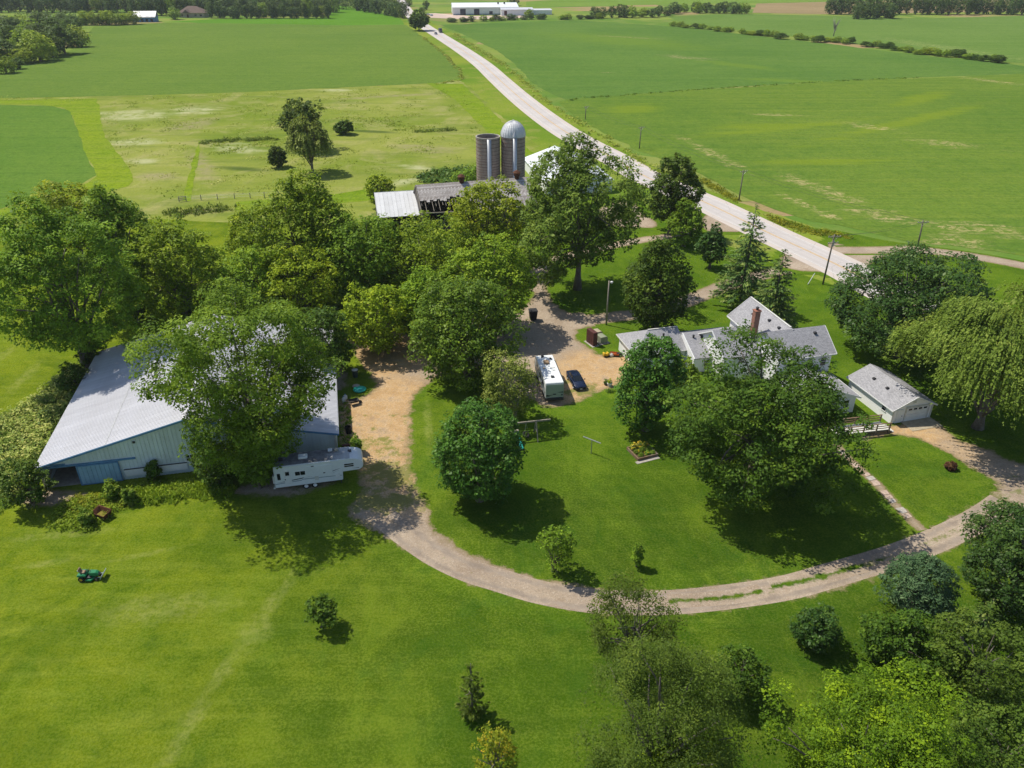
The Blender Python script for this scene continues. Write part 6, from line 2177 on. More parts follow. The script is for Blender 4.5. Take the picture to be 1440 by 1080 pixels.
def lumpy(d, r, amp=0.22, k=5):
    """low-frequency bumps over the sphere of directions"""
    out = np.ones(len(d))
    for _ in range(k):
        w = unit(r.normal(size=(1, 3)))[0] * r.uniform(1.5, 4.0)
        out += amp / k ** 0.5 * np.sin(d @ w * 2.0 + r.uniform(0, 6.3))
    return out


def broad_crown(r, rx, ry, rz, n_leaf, leaf, rc, lobes=14, lobe_r=0.42, lumps=0.2, shape='round', inner=0.12, holes=0.0, droop=0.0, up=0.6, asp=0.62):
    """leaf positions for a broadleaf crown centred on the origin, half sizes rx, ry, rz: limb-sized lobes, twig clumps on the lobes, leaves on the clumps"""
    L = sphere_dirs(r, lobes * 4)
    pick = [0]
    for _ in range(lobes - 1):
        dmin = np.min(1 - L @ L[pick].T, axis=1)
        pick.append(int(np.argmax(dmin * r.uniform(0.8, 1.0, len(dmin)))))
    L = L[pick]
    lump = lumpy(L, r, lumps * 1.3)
    LC = L * (1 - lobe_r) * lump[:, None] * r.uniform(0.86, 1.06, (lobes, 1))
    LR = lobe_r * r.uniform(0.8, 1.2, lobes)
    Rm = (rx * ry * rz) ** (1 / 3)
    k = max(4, int(2.2 * 4 * (LR.mean() * Rm / rc) ** 2))
    CP, CN = [], []
    for i in range(lobes):
        d = sphere_dirs(r, k)
        p = LC[i] + d * LR[i] * r.uniform(0.72, 1.05, (k, 1)) * lumpy(d, r, 0.16)[:, None]
        q = ((p[:, None, :] - LC[None]) ** 2).sum(2) ** 0.5 / LR[None]
        q[:, i] = 9
        ok = (q.min(1) > 0.72) & ((d @ L[i]) > -0.55)
        CP.append(p[ok])
        CN.append(d[ok])
    CP = np.vstack(CP)
    CN = np.vstack(CN)
    ni = int(len(CP) * inner)
    CP = np.vstack([CP, sphere_dirs(r, ni) * r.uniform(0.15, 0.6, (ni, 1))])
    CN = np.vstack([CN, sphere_dirs(r, ni)])
    if holes:
        hd = sphere_dirs(r, 9)
        near = (unit(CP) @ hd.T).max(1)
        keep = (near < 1 - holes * 0.25) | (r.random(len(CP)) < 0.3)
        CP, CN = CP[keep], CN[keep]
    z = CP[:, 2]
    if shape == 'vase':
        s = 0.72 + 0.33 * np.clip((z + 1) / 1.4, 0, 1)
    elif shape == 'egg':
        s = 1.08 - 0.38 * np.clip((z + 0.35) / 1.3, 0, 1) ** 1.2
    elif shape == 'cone':
        s = 1.12 - 0.88 * np.clip((z + 0.8) / 1.8, 0, 1)
    elif shape == 'dome':
        s = np.ones(len(z))
        CP[:, 2] = np.where(z < 0, z * 0.75, z)
    else:
        s = np.ones(len(z))
    CP[:, 0] *= s
    CP[:, 1] *= s
    lo, hi = CP.min(0), CP.max(0)
    ext = np.maximum(np.abs(lo), np.abs(hi))
    CP = (CP - (lo + hi) / 2 * np.array([0.6, 0.6, 1.0])) / ((hi - lo) / 2)
    CP = CP * np.array([rx - rc * 0.5, ry - rc * 0.5, rz - rc * 0.5])
    nc = len(CP)
    rcs = rc * r.uniform(0.65, 1.3, nc)
    cv = r.normal(0, 0.21, nc)
    which = r.integers(0, nc, n_leaf)
    d = sphere_dirs(r, n_leaf)
    d = unit(d + CN[which] * 0.45 + np.array([0, 0, 0.25]))
    rad = rcs[which] * r.uniform(0.3, 1.0, n_leaf) ** 0.6
    P = CP[which] + d * rad[:, None] * np.array([1.1, 1.1, 0.75])
    if droop:
        P[:, 2] -= droop * r.random(n_leaf) ** 2 * rc
    N = unit(d * 0.6 + np.array([-0.12, 0.05, up]) + r.normal(size=(n_leaf, 3)) * 0.36)
    v = np.clip(0.45 + cv[which] + r.normal(0, 0.10, n_leaf), 0, 1)
    V, F = leaf_quads(r, P, N, leaf, asp)
    return V, F, v, CP, LC * np.array([rx, ry, rz])


def willow_crown(r, rx, ry, rz, n_strand, leaf):
    nl = 80
    d = sphere_dirs(r, nl)
    d[:, 2] = np.abs(d[:, 2]) * 0.9 + 0.0
    d = unit(d)
    C0 = d * np.array([rx, ry, rz]) * r.uniform(0.62, 0.95, (nl, 1)) * lumpy(d, r, 0.2)[:, None]
    which = r.integers(0, nl, n_strand)
    a = r.normal(size=(n_strand, 3)) * np.array([0.11 * rx, 0.11 * ry, 0.05 * rz])
    top = C0[which] + a
    rr = np.hypot(top[:, 0] / rx, top[:, 1] / ry)
    top[:, 2] = np.minimum(top[:, 2], rz * np.sqrt(np.clip(1.05 - rr ** 2, 0.02, 1)) + r.normal(0, 0.3, n_strand))
    out = unit(np.column_stack([top[:, :2], np.zeros(n_strand)])) * 1.0
    Ls = r.uniform(0.8, 2.6, n_strand) * (0.7 + 1.1 * np.clip(rr, 0, 1) ** 2)
    Ps, Ns, Ts, vs = [], [], [], []
    cv = r.normal(0, 0.14, nl)
    m = 9
    sway = r.normal(0, 0.18, (n_strand, 3))
    for j in range(m):
        t = (j + r.random(n_strand)) / m
        p = top + out * (0.75 * np.sqrt(t))[:, None] * 0.9 + sway * t[:, None]
        p[:, 2] = top[:, 2] + 0.35 * np.sin(np.minimum(t * 6, 1.57)) - Ls * t ** 1.35
        tang = out * 0.35 / (0.3 + t[:, None] * 3) + np.array([0, 0, -1.0])
        Ps.append(p)
        Ts.append(unit(tang + r.normal(size=(n_strand, 3)) * 0.22))
        Ns.append(unit(out * 0.6 + np.array([0, 0, 1.0]) + r.normal(size=(n_strand, 3)) * 0.5))
        vs.append(np.clip(0.62 + cv[which] - 0.22 * t + r.normal(0, 0.14, n_strand), 0, 1))
    P, N, T, v = np.vstack(Ps), np.vstack(Ns), np.vstack(Ts), np.concatenate(vs)
    keep = P[:, 2] > -rz * 0.98
    V, F = leaf_quads(r, P[keep], N[keep], leaf, 0.55, T[keep], 0.05)
    return V, F, v[keep], C0


def spruce_crown(r, rad, h, n_tier, n_leaf, leaf, power=0.85, gap=0.0, droop=0.25, dense=1.0):
    """tiered conifer, base at z=0, tip at z=h"""
    Ps, Ns, Ts, vs = [], [], [], []
    per = []
    for i in range(n_tier):
        t = (i + 0.3) / n_tier
        z = h * (0.02 + 0.96 * t)
        R_ = rad * (1 - t) ** power * r.uniform(0.85, 1.1) + 0.12
        nb = max(5, int((7 + 10 * (1 - t)) * dense))
        for b in range(nb):
            az = r.uniform(0, 6.283)
            L = R_ * r.uniform(0.7, 1.12)
            per.append((z + r.normal(0, 0.15), az, L, t))
    per = np.array(per)
    if gap:
        per = per[r.random(len(per)) > gap]
    w = per[:, 2] ** 1.5
    which = r.choice(len(per), n_leaf, p=w / w.sum())
    z0, az, L, t = per[which].T
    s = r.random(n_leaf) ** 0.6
    wid = (0.34 * (1 - s * 0.75)) * np.minimum(L, 2.4)
    off = r.normal(0, 0.45, n_leaf) * wid
    ux, uy = np.cos(az), np.sin(az)
    x = ux * L * s - uy * off
    y = uy * L * s + ux * off
    z = z0 - droop * L * (s ** 1.3) + 0.14 * L * s ** 4 - np.abs(off) * 0.25 + r.normal(0, 0.07, n_leaf)
    P = np.column_stack([x, y, z])
    T = np.column_stack([ux - uy * off * 1.3, uy + ux * off * 1.3, -0.25 + r.normal(0, 0.25, n_leaf)])
    N = np.column_stack([ux * 0.35, uy * 0.35, np.ones(n_leaf)]) + r.normal(size=(n_leaf, 3)) * 0.45
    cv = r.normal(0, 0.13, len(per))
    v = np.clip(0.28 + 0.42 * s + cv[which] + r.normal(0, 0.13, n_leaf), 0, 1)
    V, F = leaf_quads(r, P, N, leaf, 0.35, T, 0.06)
    return V, F, v


def limb(m, r, a, b, r0, r1, sag=0.15, n=6, k=5):
    a, b = Vector(a), Vector(b)
    L = (b - a).length
    mid = (a + b) / 2 + Vector((r.normal(0, .06) * L, r.normal(0, .06) * L, sag * L))
    pts = [(1 - t) ** 2 * a + 2 * t * (1 - t) * mid + t * t * b for t in [i / (k - 1) for i in range(k)]]
    rad = [r0 + (r1 - r0) * (i / (k - 1)) ** 0.8 for i in range(k)]
    m.tube(pts, rad, n)
    return pts


def trunk_mesh(r, h_fork, h_top, r0, targets, lean=(0, 0), multi=1, n=9):
    """trunk with root flare plus limbs to the target points"""
    m = MB()
    lx, ly = lean
    for s in range(multi):
        ox, oy = (0, 0) if multi == 1 else (r.normal(0, r0 * 1.6), r.normal(0, r0 * 1.6))
        q = r0 if multi == 1 else r0 * r.uniform(0.55, 0.8)
        sx, sy = lx + ox * 1.2, ly + oy * 1.2
        pts, rad = [], []
        for i in range(7):
            t = i / 6
            z = -0.15 + (h_top + 0.15) * t
            pts.append((ox + sx * t ** 1.4 + r.normal(0, 0.05), oy + sy * t ** 1.4 + r.normal(0, 0.05), z))
            rad.append(q * (1.45 if i == 0 else max(0.08, 1.0 - 0.95 * t)))
        m.tube(pts, rad, n)
    for i, T in enumerate(targets):
        t = (0.35 + 0.6 * r.random()) if h_fork < 0 else np.clip((h_fork + (h_top - h_fork) * r.random() * 0.8) / h_top, 0.1, 0.97)
        st = (lx * t ** 1.4, ly * t ** 1.4, h_top * t)
        limb(m, r, st, T, r0 * (0.5 - 0.25 * t), r0 * 0.07, 0.1 if T[2] > st[2] else 0.22)
    return m


def fit(x0, x1, yt, yb, clear):
    """crown seen between x0..x1, yt..yb, standing clear metres above the ground -> place and half sizes"""
    cx, cy, w, a = (x0 + x1) / 2, (yt + yb) / 2, x1 - x0, (yb - yt) / 2
    hc = 4.0
    for _ in range(30):
        v = (cy - CY) / FPX
        z = (CAM_H - hc) / (sP + v * cP)
        X, Y = (cx - CX) / FPX * z, z * (cP - v * sP)
        al = math.atan2(CAM_H - hc, Y)
        rr = w / 2 * z / FPX
        rv = a * z / FPX
        b2 = rv * rv - (rr * math.sin(al)) ** 2
        b = math.sqrt(max(b2, (0.45 * rr) ** 2)) / math.cos(al)
        b = min(b, rr * 2.6)
        hc = 0.5 * hc + 0.5 * (clear + b)
    return X, Y, rr, b, z


REG = {}


def make_tree(name, label, cat, style, pal, box, clear=1.5, seed=1, group=None, bark='bark', dens=1.0, leafk=1.0, rck=1.0, multi=1, lean=(0, 0), fork=None, **kw):
    r = np.random.default_rng(seed)
    x0, x1, yt, yb = box
    X, Y, rr, b, z = fit(x0, x1, yt, yb, clear)
    px = (x1 - x0) * (yb - yt) * 0.785
    root = thing(name, label, cat, (X, Y, 0), 0, group)
    hc = clear + b
    lf = max(0.19, 3.9 * z / FPX) * leafk
    if style in ('round', 'vase', 'egg', 'cone', 'dome'):
        n_leaf = int(min(64000, max(1500, px * 1.2 * dens)))
        rc = max(0.42, min(1.15, rr * 0.16)) * rck
        V, F, v, CP, LC = broad_crown(r, rr, rr, b, n_leaf, lf, rc, shape=style, **kw)
        V = V + np.array([lean[0], lean[1], hc])
        me = np_mesh('crown', V, F, [PAL[pal]], {'v': ('FACE', v)})
        link_mesh('crown', me, root)
        r0 = max(0.05, min(0.62, 0.034 * (hc + b) * (0.8 + 0.02 * rr)))
        tg = [tuple(np.array(p) * 0.95 + np.array([lean[0], lean[1], hc])) for p in LC[:12]]
        far = CP[np.linalg.norm(CP / np.array([rr, rr, b]), axis=1) > 0.6]
        for i in r.integers(0, len(far), 10):
            tg.append(tuple(far[i] + np.array([lean[0], lean[1], hc])))
        tg = [q for q in tg if q[2] > 0.4]
        m = trunk_mesh(r, fork if fork is not None else max(clear, 0.3), hc + b * (0.2 if multi == 1 else -0.3), r0, tg, lean, multi)
        m.build('trunk', M[bark], root, smooth=True)
    elif style == 'willow':
        V, F, v, C0 = willow_crown(r, rr, rr, b, int(px * 0.29 * dens), lf * 0.95)
        V = V + np.array([0, 0, hc])
        link_mesh('crown', np_mesh('crown', V, F, [PAL[pal]], {'v': ('FACE', v)}), root)
        tg = [tuple(p + np.array([0, 0, hc])) for p in C0[:26]]
        trunk_mesh(r, clear + 1.0, hc, 0.03 * (hc + b), tg, lean, multi).build('trunk', M[bark], root, smooth=True)
    elif style == 'spruce':
        h = hc + b
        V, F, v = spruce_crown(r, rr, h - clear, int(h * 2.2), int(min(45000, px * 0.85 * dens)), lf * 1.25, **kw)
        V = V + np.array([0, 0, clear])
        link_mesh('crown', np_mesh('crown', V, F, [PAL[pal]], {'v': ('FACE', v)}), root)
        m = MB()
        m.tube([(0, 0, -0.1), (0, 0, 0.4), (0, 0, h * 0.6), (0, 0, h * 0.97)], [0.028 * h, 0.02 * h, 0.011 * h, 0.02], 8)
        for k in range(14):
            zz = clear + (h - clear) * r.random() * 0.7
            az = r.uniform(0, 6.28)
            L = rr * (1 - (zz - clear) / (h - clear)) * 0.8
            limb(m, r, (0, 0, zz), (L * math.cos(az), L * math.sin(az), zz - 0.2 * L), 0.05, 0.015, 0.02, 5, 3)
        m.build('trunk', M[bark], root, smooth=True)
    REG[label] = root
    return root


_done = False
TREES = [
    # --- west of and behind the machine shed
    ('shade_tree', 'tall spreading tree with a bare leaning trunk at the back left corner of the shed', 'tree', 'round', 'ash', (-18, 186, 278, 512), dict(clear=3.0, seed=11, holes=0.35, lobes=18, fork=2.2, dens=1.05)),
    ('shade_tree', 'yellowish round topped tree rising behind the tall tree on the left edge', 'tree', 'round', 'gold', (38, 160, 246, 360), dict(clear=2, seed=12)),
    ('shade_tree', 'tall narrow mid green tree between the leaning trunk tree and the olive thicket', 'tree', 'egg', 'ash', (108, 232, 256, 440), dict(clear=1.5, seed=13, holes=0.2)),
    ('shade_tree', 'olive green tree right behind the far corner of the shed roof', 'tree', 'round', 'grove', (194, 316, 310, 462), dict(clear=1.0, seed=14)),
    ('shade_tree', 'small bright tree at the pasture edge left of the tallest grove tree', 'tree', 'round', 'gold', (318, 392, 292, 372), dict(clear=1.0, seed=15)),
    ('shade_tree', 'tallest olive green tree of the grove with its top against the pasture', 'tree', 'egg', 'grove', (336, 512, 240, 420), dict(clear=2.0, seed=16, lobes=18, holes=0.15)),
    ('shade_tree', 'dense olive tree in the left middle of the grove beside the shed roof', 'tree', 'round', 'grove', (304, 412, 342, 452), dict(clear=0.8, seed=17)),
    ('shade_tree', 'yellow green tree behind the tree that overhangs the shed', 'tree', 'round', 'gold', (372, 476, 345, 462), dict(clear=0.8, seed=18)),
    ('shade_tree', 'bright green tree in front of the white metal lean-to roof', 'tree', 'round', 'ash', (452, 566, 298, 440), dict(clear=1.0, seed=19, lobes=17)),
    ('shade_tree', 'broad tree in the middle of the grove below the collapsed barn roof', 'tree', 'round', 'grove', (524, 664, 304, 440), dict(clear=1.0, seed=20, lobes=17)),
    ('shade_tree', 'golden green tree standing against the old barn below the silos', 'tree', 'round', 'gold', (632, 742, 252, 372), dict(clear=1.0, seed=21)),
    ('shade_tree', 'rounded olive tree at the right end of the grove beside the narrow dirt lane', 'tree', 'round', 'grove', (618, 754, 328, 466), dict(clear=0.8, seed=22, lobes=17)),
    ('shade_tree', 'bushy yellow green tree overhanging the top of the sandy drive', 'tree', 'round', 'gold', (478, 578, 392, 494), dict(clear=0.6, seed=23)),
    ('shade_tree', 'shaded olive tree wedged between the sandy drive and the big grove maple', 'tree', 'round', 'grove', (548, 640, 372, 480), dict(clear=0.6, seed=24)),
    ('maple_tree', 'big fresh green maple at the front of the grove facing the motorhome', 'tree', 'round', 'freshmaple', (570, 738, 384, 538), dict(clear=0.7, seed=25, lobes=20, rck=0.9)),
    ('shade_tree', 'dark low tree in the shade behind the right half of the shed roof', 'tree', 'round', 'dark', (394, 494, 430, 530), dict(clear=0.5, seed=26)),
    ('shade_tree', 'dark tree in the shadow beside the back wall of the shed', 'tree', 'round', 'dark', (158, 216, 380, 452), dict(clear=0.5, seed=27)),
    ('bush', 'lone yellow green bush in the pasture behind the white metal lean-to', 'bush', 'round', 'gold', (512, 556, 246, 292), dict(clear=0.2, seed=28)),
    # --- over the shed
    ('shade_tree', 'large leafy tree overhanging the front of the metal shed', 'tree', 'vase', 'ash', (200, 480, 406, 672), dict(clear=2.2, seed=31, lobes=24, lobe_r=0.36, holes=0.3, dens=1.15, fork=1.5, lumps=0.3, lean=(0.3, 0), rck=1.0, inner=0.06)),
    ('tree_sprout', 'clump of dark shoots at the foot of the tree over the shed', 'shrub', 'round', 'dark', (268, 338, 618, 690), dict(clear=0.1, seed=32, multi=3)),
    ('tree_sprout', 'slender leafy sapling touching the back end of the long trailer', 'shrub', 'egg', 'ash', (318, 392, 570, 690), dict(clear=0.2, seed=33, multi=3)),
    # --- yard
    ('maple_tree', 'perfectly rounded dense maple on the lawn inside the drive loop', 'tree', 'round', 'maple', (606, 741, 558, 712), dict(clear=0.35, seed=41, lobes=26, lobe_r=0.46, lumps=0.03, dens=1.3, rck=0.8, inner=0.25)),
    ('shrub_tree', 'sparse grey green small tree beside the white motorhome', 'small tree', 'round', 'greyolive', (676, 756, 490, 588), dict(clear=0.4, seed=42, multi=4, dens=0.85, leafk=0.75, bark='barkpale')),
    ('walnut_tree', 'very tall loose crowned tree right of the silos', 'tree', 'egg', 'walnut', (726, 908, 192, 396), dict(clear=2.2, seed=43, lobes=24, lobe_r=0.34, holes=0.4, lumps=0.25, dens=0.95)),
    ('maple_tree', 'dark green upright maple by the county road left of the tall spruce', 'tree', 'egg', 'dark', (910, 988, 216, 320), dict(clear=1.6, seed=44, dens=1.1)),
    ('small_tree', 'light green low tree at the foot of the dark roadside maple', 'tree', 'round', 'ash', (938, 992, 280, 342), dict(clear=0.8, seed=45)),
    ('small_tree', 'small dark blue green tree on the front lawn between two drives', 'tree', 'egg', 'chestnut', (980, 1024, 313, 372), dict(clear=0.9, seed=46)),
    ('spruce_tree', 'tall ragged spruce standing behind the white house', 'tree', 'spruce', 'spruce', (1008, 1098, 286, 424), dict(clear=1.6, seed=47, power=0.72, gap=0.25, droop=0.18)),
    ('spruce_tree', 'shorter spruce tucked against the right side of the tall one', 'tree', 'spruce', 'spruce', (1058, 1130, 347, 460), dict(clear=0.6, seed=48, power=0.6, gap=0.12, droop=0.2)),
    ('maple_tree', 'dense upright maple with a yellowish top at the left end of the house', 'tree', 'egg', 'dark', (876, 980, 332, 472), dict(clear=0.8, seed=49, lobes=20, dens=1.1)),
    ('maple_tree', 'rounded dark maple in front of the left wing of the house', 'tree', 'egg', 'maple', (864, 964, 470, 604), dict(clear=0.8, seed=50, lobes=20, dens=1.1)),
    ('walnut_tree', 'huge dark spreading tree in front of the white house', 'tree', 'round', 'dark', (942, 1202, 462, 702), dict(clear=1.8, seed=51, lobes=26, lobe_r=0.34, holes=0.35, lumps=0.2, dens=1.05)),
    ('shrub', 'light green shrub growing between the two trees in front of the house', 'shrub', 'round', 'ash', (942, 986, 502, 552), dict(clear=0.2, seed=52, multi=3)),
    ('chestnut_tree', 'massive rounded deep green tree right of the utility pole by the road', 'tree', 'dome', 'chestnut', (1174, 1390, 342, 508), dict(clear=0.8, seed=53, lobes=26, lobe_r=0.34, lumps=0.12, dens=1.15, inner=0.2)),
    ('willow_tree', 'huge weeping willow drooping over the white garage', 'tree', 'willow', 'willow', (1284, 1530, 398, 618), dict(clear=0.5, seed=54, dens=1.25)),
    # --- young trees on the lawns
    ('sapling', 'leafy young tree on the lawn just inside the curve of the drive', 'sapling', 'round', 'ash', (754, 812, 734, 806), dict(clear=0.3, seed=61, leafk=0.9, rck=0.6, holes=0.7, lumps=0.4, dens=0.55, inner=0.03, multi=3)),
    ('sapling', 'thin tiny sapling standing alone in the middle of the loop lawn', 'sapling', 'egg', 'ash', (889, 905, 764, 796), dict(clear=0.2, seed=62, dens=0.14, leafk=0.7, holes=0.5, rck=0.6)),
    ('sapling', 'small dark tree with a forked trunk alone on the open left lawn', 'sapling', 'round', 'dark', (426, 477, 836, 880), dict(clear=0.9, seed=63, rck=0.6, holes=0.5, lumps=0.35, dens=0.7, multi=2)),
    ('conifer', 'narrow young conifer alone on the foreground lawn', 'tree', 'spruce', 'olive', (642, 684, 922, 1014), dict(clear=0.1, dens=0.7, gap=0.3, seed=64, power=0.6, droop=-0.2)),
    ('sapling', 'amber tinted young tree cut off by the bottom of the picture', 'sapling', 'egg', 'autumn', (664, 730, 1014, 1100), dict(clear=0.3, seed=65, holes=0.5, leafk=0.85, dens=0.6, rck=0.7)),
    # --- lower right
    ('shade_tree', 'open crowned tree with a dark trunk overlapping the gravel drive', 'tree', 'vase', 'olive', (826, 962, 806, 950), dict(clear=2.0, seed=71, lobes=18, holes=0.35, dens=0.85, inner=0.05, leafk=0.72)),
    ('shade_tree', 'big grey olive tree with bare twigs in the lower middle foreground', 'tree', 'round', 'olive', (816, 1056, 880, 1150), dict(clear=0.8, seed=72, lobes=22, dens=0.95, leafk=0.72, lumps=0.3, inner=0.08, holes=0.25, multi=3)),
    ('small_tree', 'small dark tree right of the big grey olive one', 'small tree', 'round', 'dark', (1004, 1082, 906, 990), dict(clear=0.4, seed=73, dens=0.9, holes=0.3)),
    ('shade_tree', 'lime green treetop at the bottom edge in front of the grey olive tree', 'tree', 'round', 'lime', (892, 1050, 1030, 1180), dict(clear=0.6, seed=74, holes=0.3, lobes=18)),
    ('shade_tree', 'broad lime green tree at the bottom right', 'tree', 'round', 'lime', (1082, 1356, 962, 1190), dict(clear=0.8, seed=75, lobes=26, lobe_r=0.34, holes=0.35, lumps=0.25)),
    ('shrub', 'rounded dark shrub alone on the lawn below the drive', 'shrub', 'round', 'chestnut', (1116, 1181, 850, 918), dict(clear=0.05, seed=76, multi=3, dens=1.1)),
    ('shrub', 'olive green bush right of the round dark shrub, below the blue spruce', 'shrub', 'round', 'dark', (1212, 1322, 846, 950), dict(clear=0.1, seed=77, multi=3, holes=0.3, lumps=0.3)),
    ('spruce_tree', 'rounded blue spruce standing beside the drive', 'tree', 'egg', 'blue', (1240, 1346, 768, 874), dict(clear=0.05, seed=78, lobes=30, lobe_r=0.46, lumps=0.03, dens=1.5, rck=0.8, asp=0.35)),
    ('maple_tree', 'dark maple cut off by the right edge beside the gravel drive', 'tree', 'round', 'chestnut', (1362, 1530, 698, 872), dict(clear=0.5, seed=79, lobes=22, dens=1.1)),
    ('small_tree', 'loose olive tree below the dark maple on the right edge', 'tree', 'round', 'olive', (1316, 1452, 858, 1004), dict(clear=0.5, seed=80, dens=0.8, holes=0.4, lumps=0.25)),
    ('small_tree', 'low olive tree in the bottom right corner', 'tree', 'round', 'olive', (1330, 1500, 985, 1130), dict(clear=0.4, seed=81, dens=0.7, holes=0.4)),
    ('small_tree', 'dark spiky young conifer half hidden behind the loose olive tree on the right', 'tree', 'spruce', 'spruce', (1362, 1412, 836, 900), dict(clear=0.1, seed=82)),
    # --- pasture trees
    ('shade_tree', 'dark rounded tree in the pasture behind the small willow', 'tree', 'round', 'dark', (391, 454, 139, 196), dict(clear=3.0, seed=91)),
    ('willow_tree', 'slender pale willow standing in the pasture', 'tree', 'willow', 'greyolive', (406, 464, 166, 240), dict(clear=0.5, seed=92, dens=0.9)),
    ('bush', 'small dark bush at the left foot of the pasture willow', 'bush', 'round', 'olive', (377, 403, 203, 234), dict(clear=0.2, seed=93)),
    ('bush', 'small round bush alone in the pasture right of the willow', 'bush', 'round', 'dark', (470, 497, 168, 188), dict(clear=0.1, seed=94)),
    ('bush', 'low grey green bush by the weedy ditch behind the silos', 'bush', 'round', 'ash', (634, 690, 236, 262), dict(clear=0.1, seed=95)),
]
PAL['autumn2'] = m_leaf('bronzed_needles', (0.030, 0.052, 0.012), (0.065, 0.085, 0.02), (0.15, 0.13, 0.04), 0.1)
for (nm, lb, ct, st, pl, bx, kw) in TREES:
    make_tree(nm, lb, ct, st, pl, bx, **kw)
# ------------------------------------------------------------------ FAR TREES, HEDGES, WEEDS
FARRAW = {}


def far_proto(seed, pal, n=1700, shape='round', leaf=0.95, trunk=True):
    """one far tree, unit about 6 m crown radius, 13 m tall, as a single mesh"""
    r = np.random.default_rng(seed)
    V, F, v, CP, LC = broad_crown(r, 6.0, 6.0, 6.0, n, leaf, 1.5, lobes=12, shape=shape, lumps=0.25, inner=0.1)
    V = V * np.array([1, 1, 1.08]) + np.array([0, 0, 6.6])
    k = 7
    a = np.arange(k) * 2 * np.pi / k
    T = np.vstack([np.column_stack([np.cos(a) * q, np.sin(a) * q, np.full(k, z)]) for q, z in ((0.45, -0.3), (0.3, 6.0))])
    TF = np.array([[i, (i + 1) % k, k + (i + 1) % k, k + i] for i in range(k)]) + len(V)
    FARRAW[(pal, seed)] = (V, F, v)
    me = np_mesh('tree', np.vstack([V, T]), np.vstack([F, TF]), [PAL[pal], M['bark']], {'v': ('FACE', np.concatenate([v, np.zeros(k)]))}, np.concatenate([np.zeros(len(F)), np.ones(k)]).astype(int))
    return me


FARP = {'d': [far_proto(200 + i, 'far', shape=sh) for i, sh in enumerate(('round', 'egg', 'round', 'vase'))],
        'l': [far_proto(220 + i, 'farlight', shape=sh) for i, sh in enumerate(('round', 'egg', 'round'))],
        'g': [far_proto(230 + i, 'grove', shape=sh) for i, sh in enumerate(('round', 'dome'))],
        'D': [far_proto(240 + i, 'dark', 3500, sh, 0.75) for i, sh in enumerate(('round', 'egg'))],
        'L': [far_proto(250 + i, 'gold', 3500, sh, 0.75) for i, sh in enumerate(('round', 'dome'))]}
fr = random.Random(11)


def far_tree(px, py, kind, r, h, label, group, name='tree', cat='tree'):
    x, y = G(px, py)
    me = fr.choice(FARP[kind])
    o = link_mesh(name, me)
    o.location = (x, y, 0)
    o.rotation_euler = (0, 0, fr.uniform(0, 6.28))
    o.scale = (r / 6.0, r / 6.0 * fr.uniform(0.9, 1.1), h / 13.2)
    tag(o, label, cat, group)
    return o


WL = 'tree of the dark wood that fills the top left beyond the green fields'
WG = 'trees of the far wood at the top left'


def far_mass(name, spots):
    """woodland that reads as one mass: many crowns in one mesh"""
    keys = [k for k in FARRAW if k[0] in ('far', 'farlight')]
    dk = [k for k in keys if k[0] == 'far']
    lt = [k for k in keys if k[0] == 'farlight']
    Vs, Fs, vs, n = [], [], [], 0
    for (px, py, light, r_, h) in spots:
        x, y = G(px, py)
        V, F, v = FARRAW[fr.choice(lt if light else dk)]
        a = fr.uniform(0, 6.28)
        W = V.reshape(-1, 4, 3)[::3].reshape(-1, 3) * np.array([1, 1, 1.0])
        W = np.column_stack([W[:, 0] * math.cos(a) - W[:, 1] * math.sin(a), W[:, 0] * math.sin(a) + W[:, 1] * math.cos(a), W[:, 2]]) * np.array([r_ / 6, r_ / 6, h / 13.2]) + np.array([x, y, 0])
        Vs.append(W)
        vs.append(np.clip(v[::3] + (0.25 if light else 0), 0, 1))
        n += len(W)
    V = np.vstack(Vs)
    o = link_mesh(name, np_mesh(name, V, np.arange(n).reshape(-1, 4), [PAL['far']], {'v': ('FACE', np.concatenate(vs))}))
    o['kind'] = 'stuff'
    return o


mass = []
for row, (yb, xa, xb, st) in enumerate(((12, -60, 545, 9.5), (7.5, -60, 560, 10), (3, -60, 562, 11), (-2, -80, 555, 12), (-7, -80, 552, 14))):
    x = xa
    while x < xb:
        mass.append((x + fr.uniform(-3, 3), yb + fr.uniform(-1.2, 1.2), fr.random() < 0.14, fr.uniform(5, 7.2), fr.uniform(14, 19)))
        x += st * fr.uniform(0.8, 1.2)
for i in range(50):
    x = fr.uniform(-110, 100)
    mass.append((x, fr.uniform(36, 56) + max(0, (60 - x)) * 0.17, fr.random() < 0.3, fr.uniform(5.5, 8.5), fr.uniform(11, 15)))
for x in range(1170, 1452, 13):
    mass.append((x + fr.uniform(-3, 3), 14 + fr.uniform(-1, 1), False, fr.uniform(4.5, 6.2), fr.uniform(12, 16)))
far_mass('far_woods', mass)
for row, (yb, xa, xb, st) in enumerate(((21.5, 190, 466, 8.5), (17, -40, 470, 9))):
    x = xa
    while x < xb:
        far_tree(x + fr.uniform(-3, 3), yb + fr.uniform(-1.2, 1.2), 'l' if fr.random() < 0.14 else 'd', fr.uniform(4.6, 7.0), fr.uniform(13, 19), WL, WG)
        x += st * fr.uniform(0.8, 1.2)
for x in range(503, 568, 8):
    far_tree(x + fr.uniform(-2, 2), 15 + (x - 503) * 0.16 + fr.uniform(-.5, .5), 'd', fr.uniform(4.5, 6), fr.uniform(11, 15), 'dark tree in the wood left of the far end of the road', 'trees left of the far road')
for x in range(300, 466, 9):
    far_tree(x + fr.uniform(-3, 3), 25.6 + fr.uniform(-.5, .5), 'l' if fr.random() < 0.2 else 'd', fr.uniform(3.6, 5.2), fr.uniform(9, 14), 'tree along the front edge of the far wood right of the brown roofed house', 'trees along the front of the far wood')
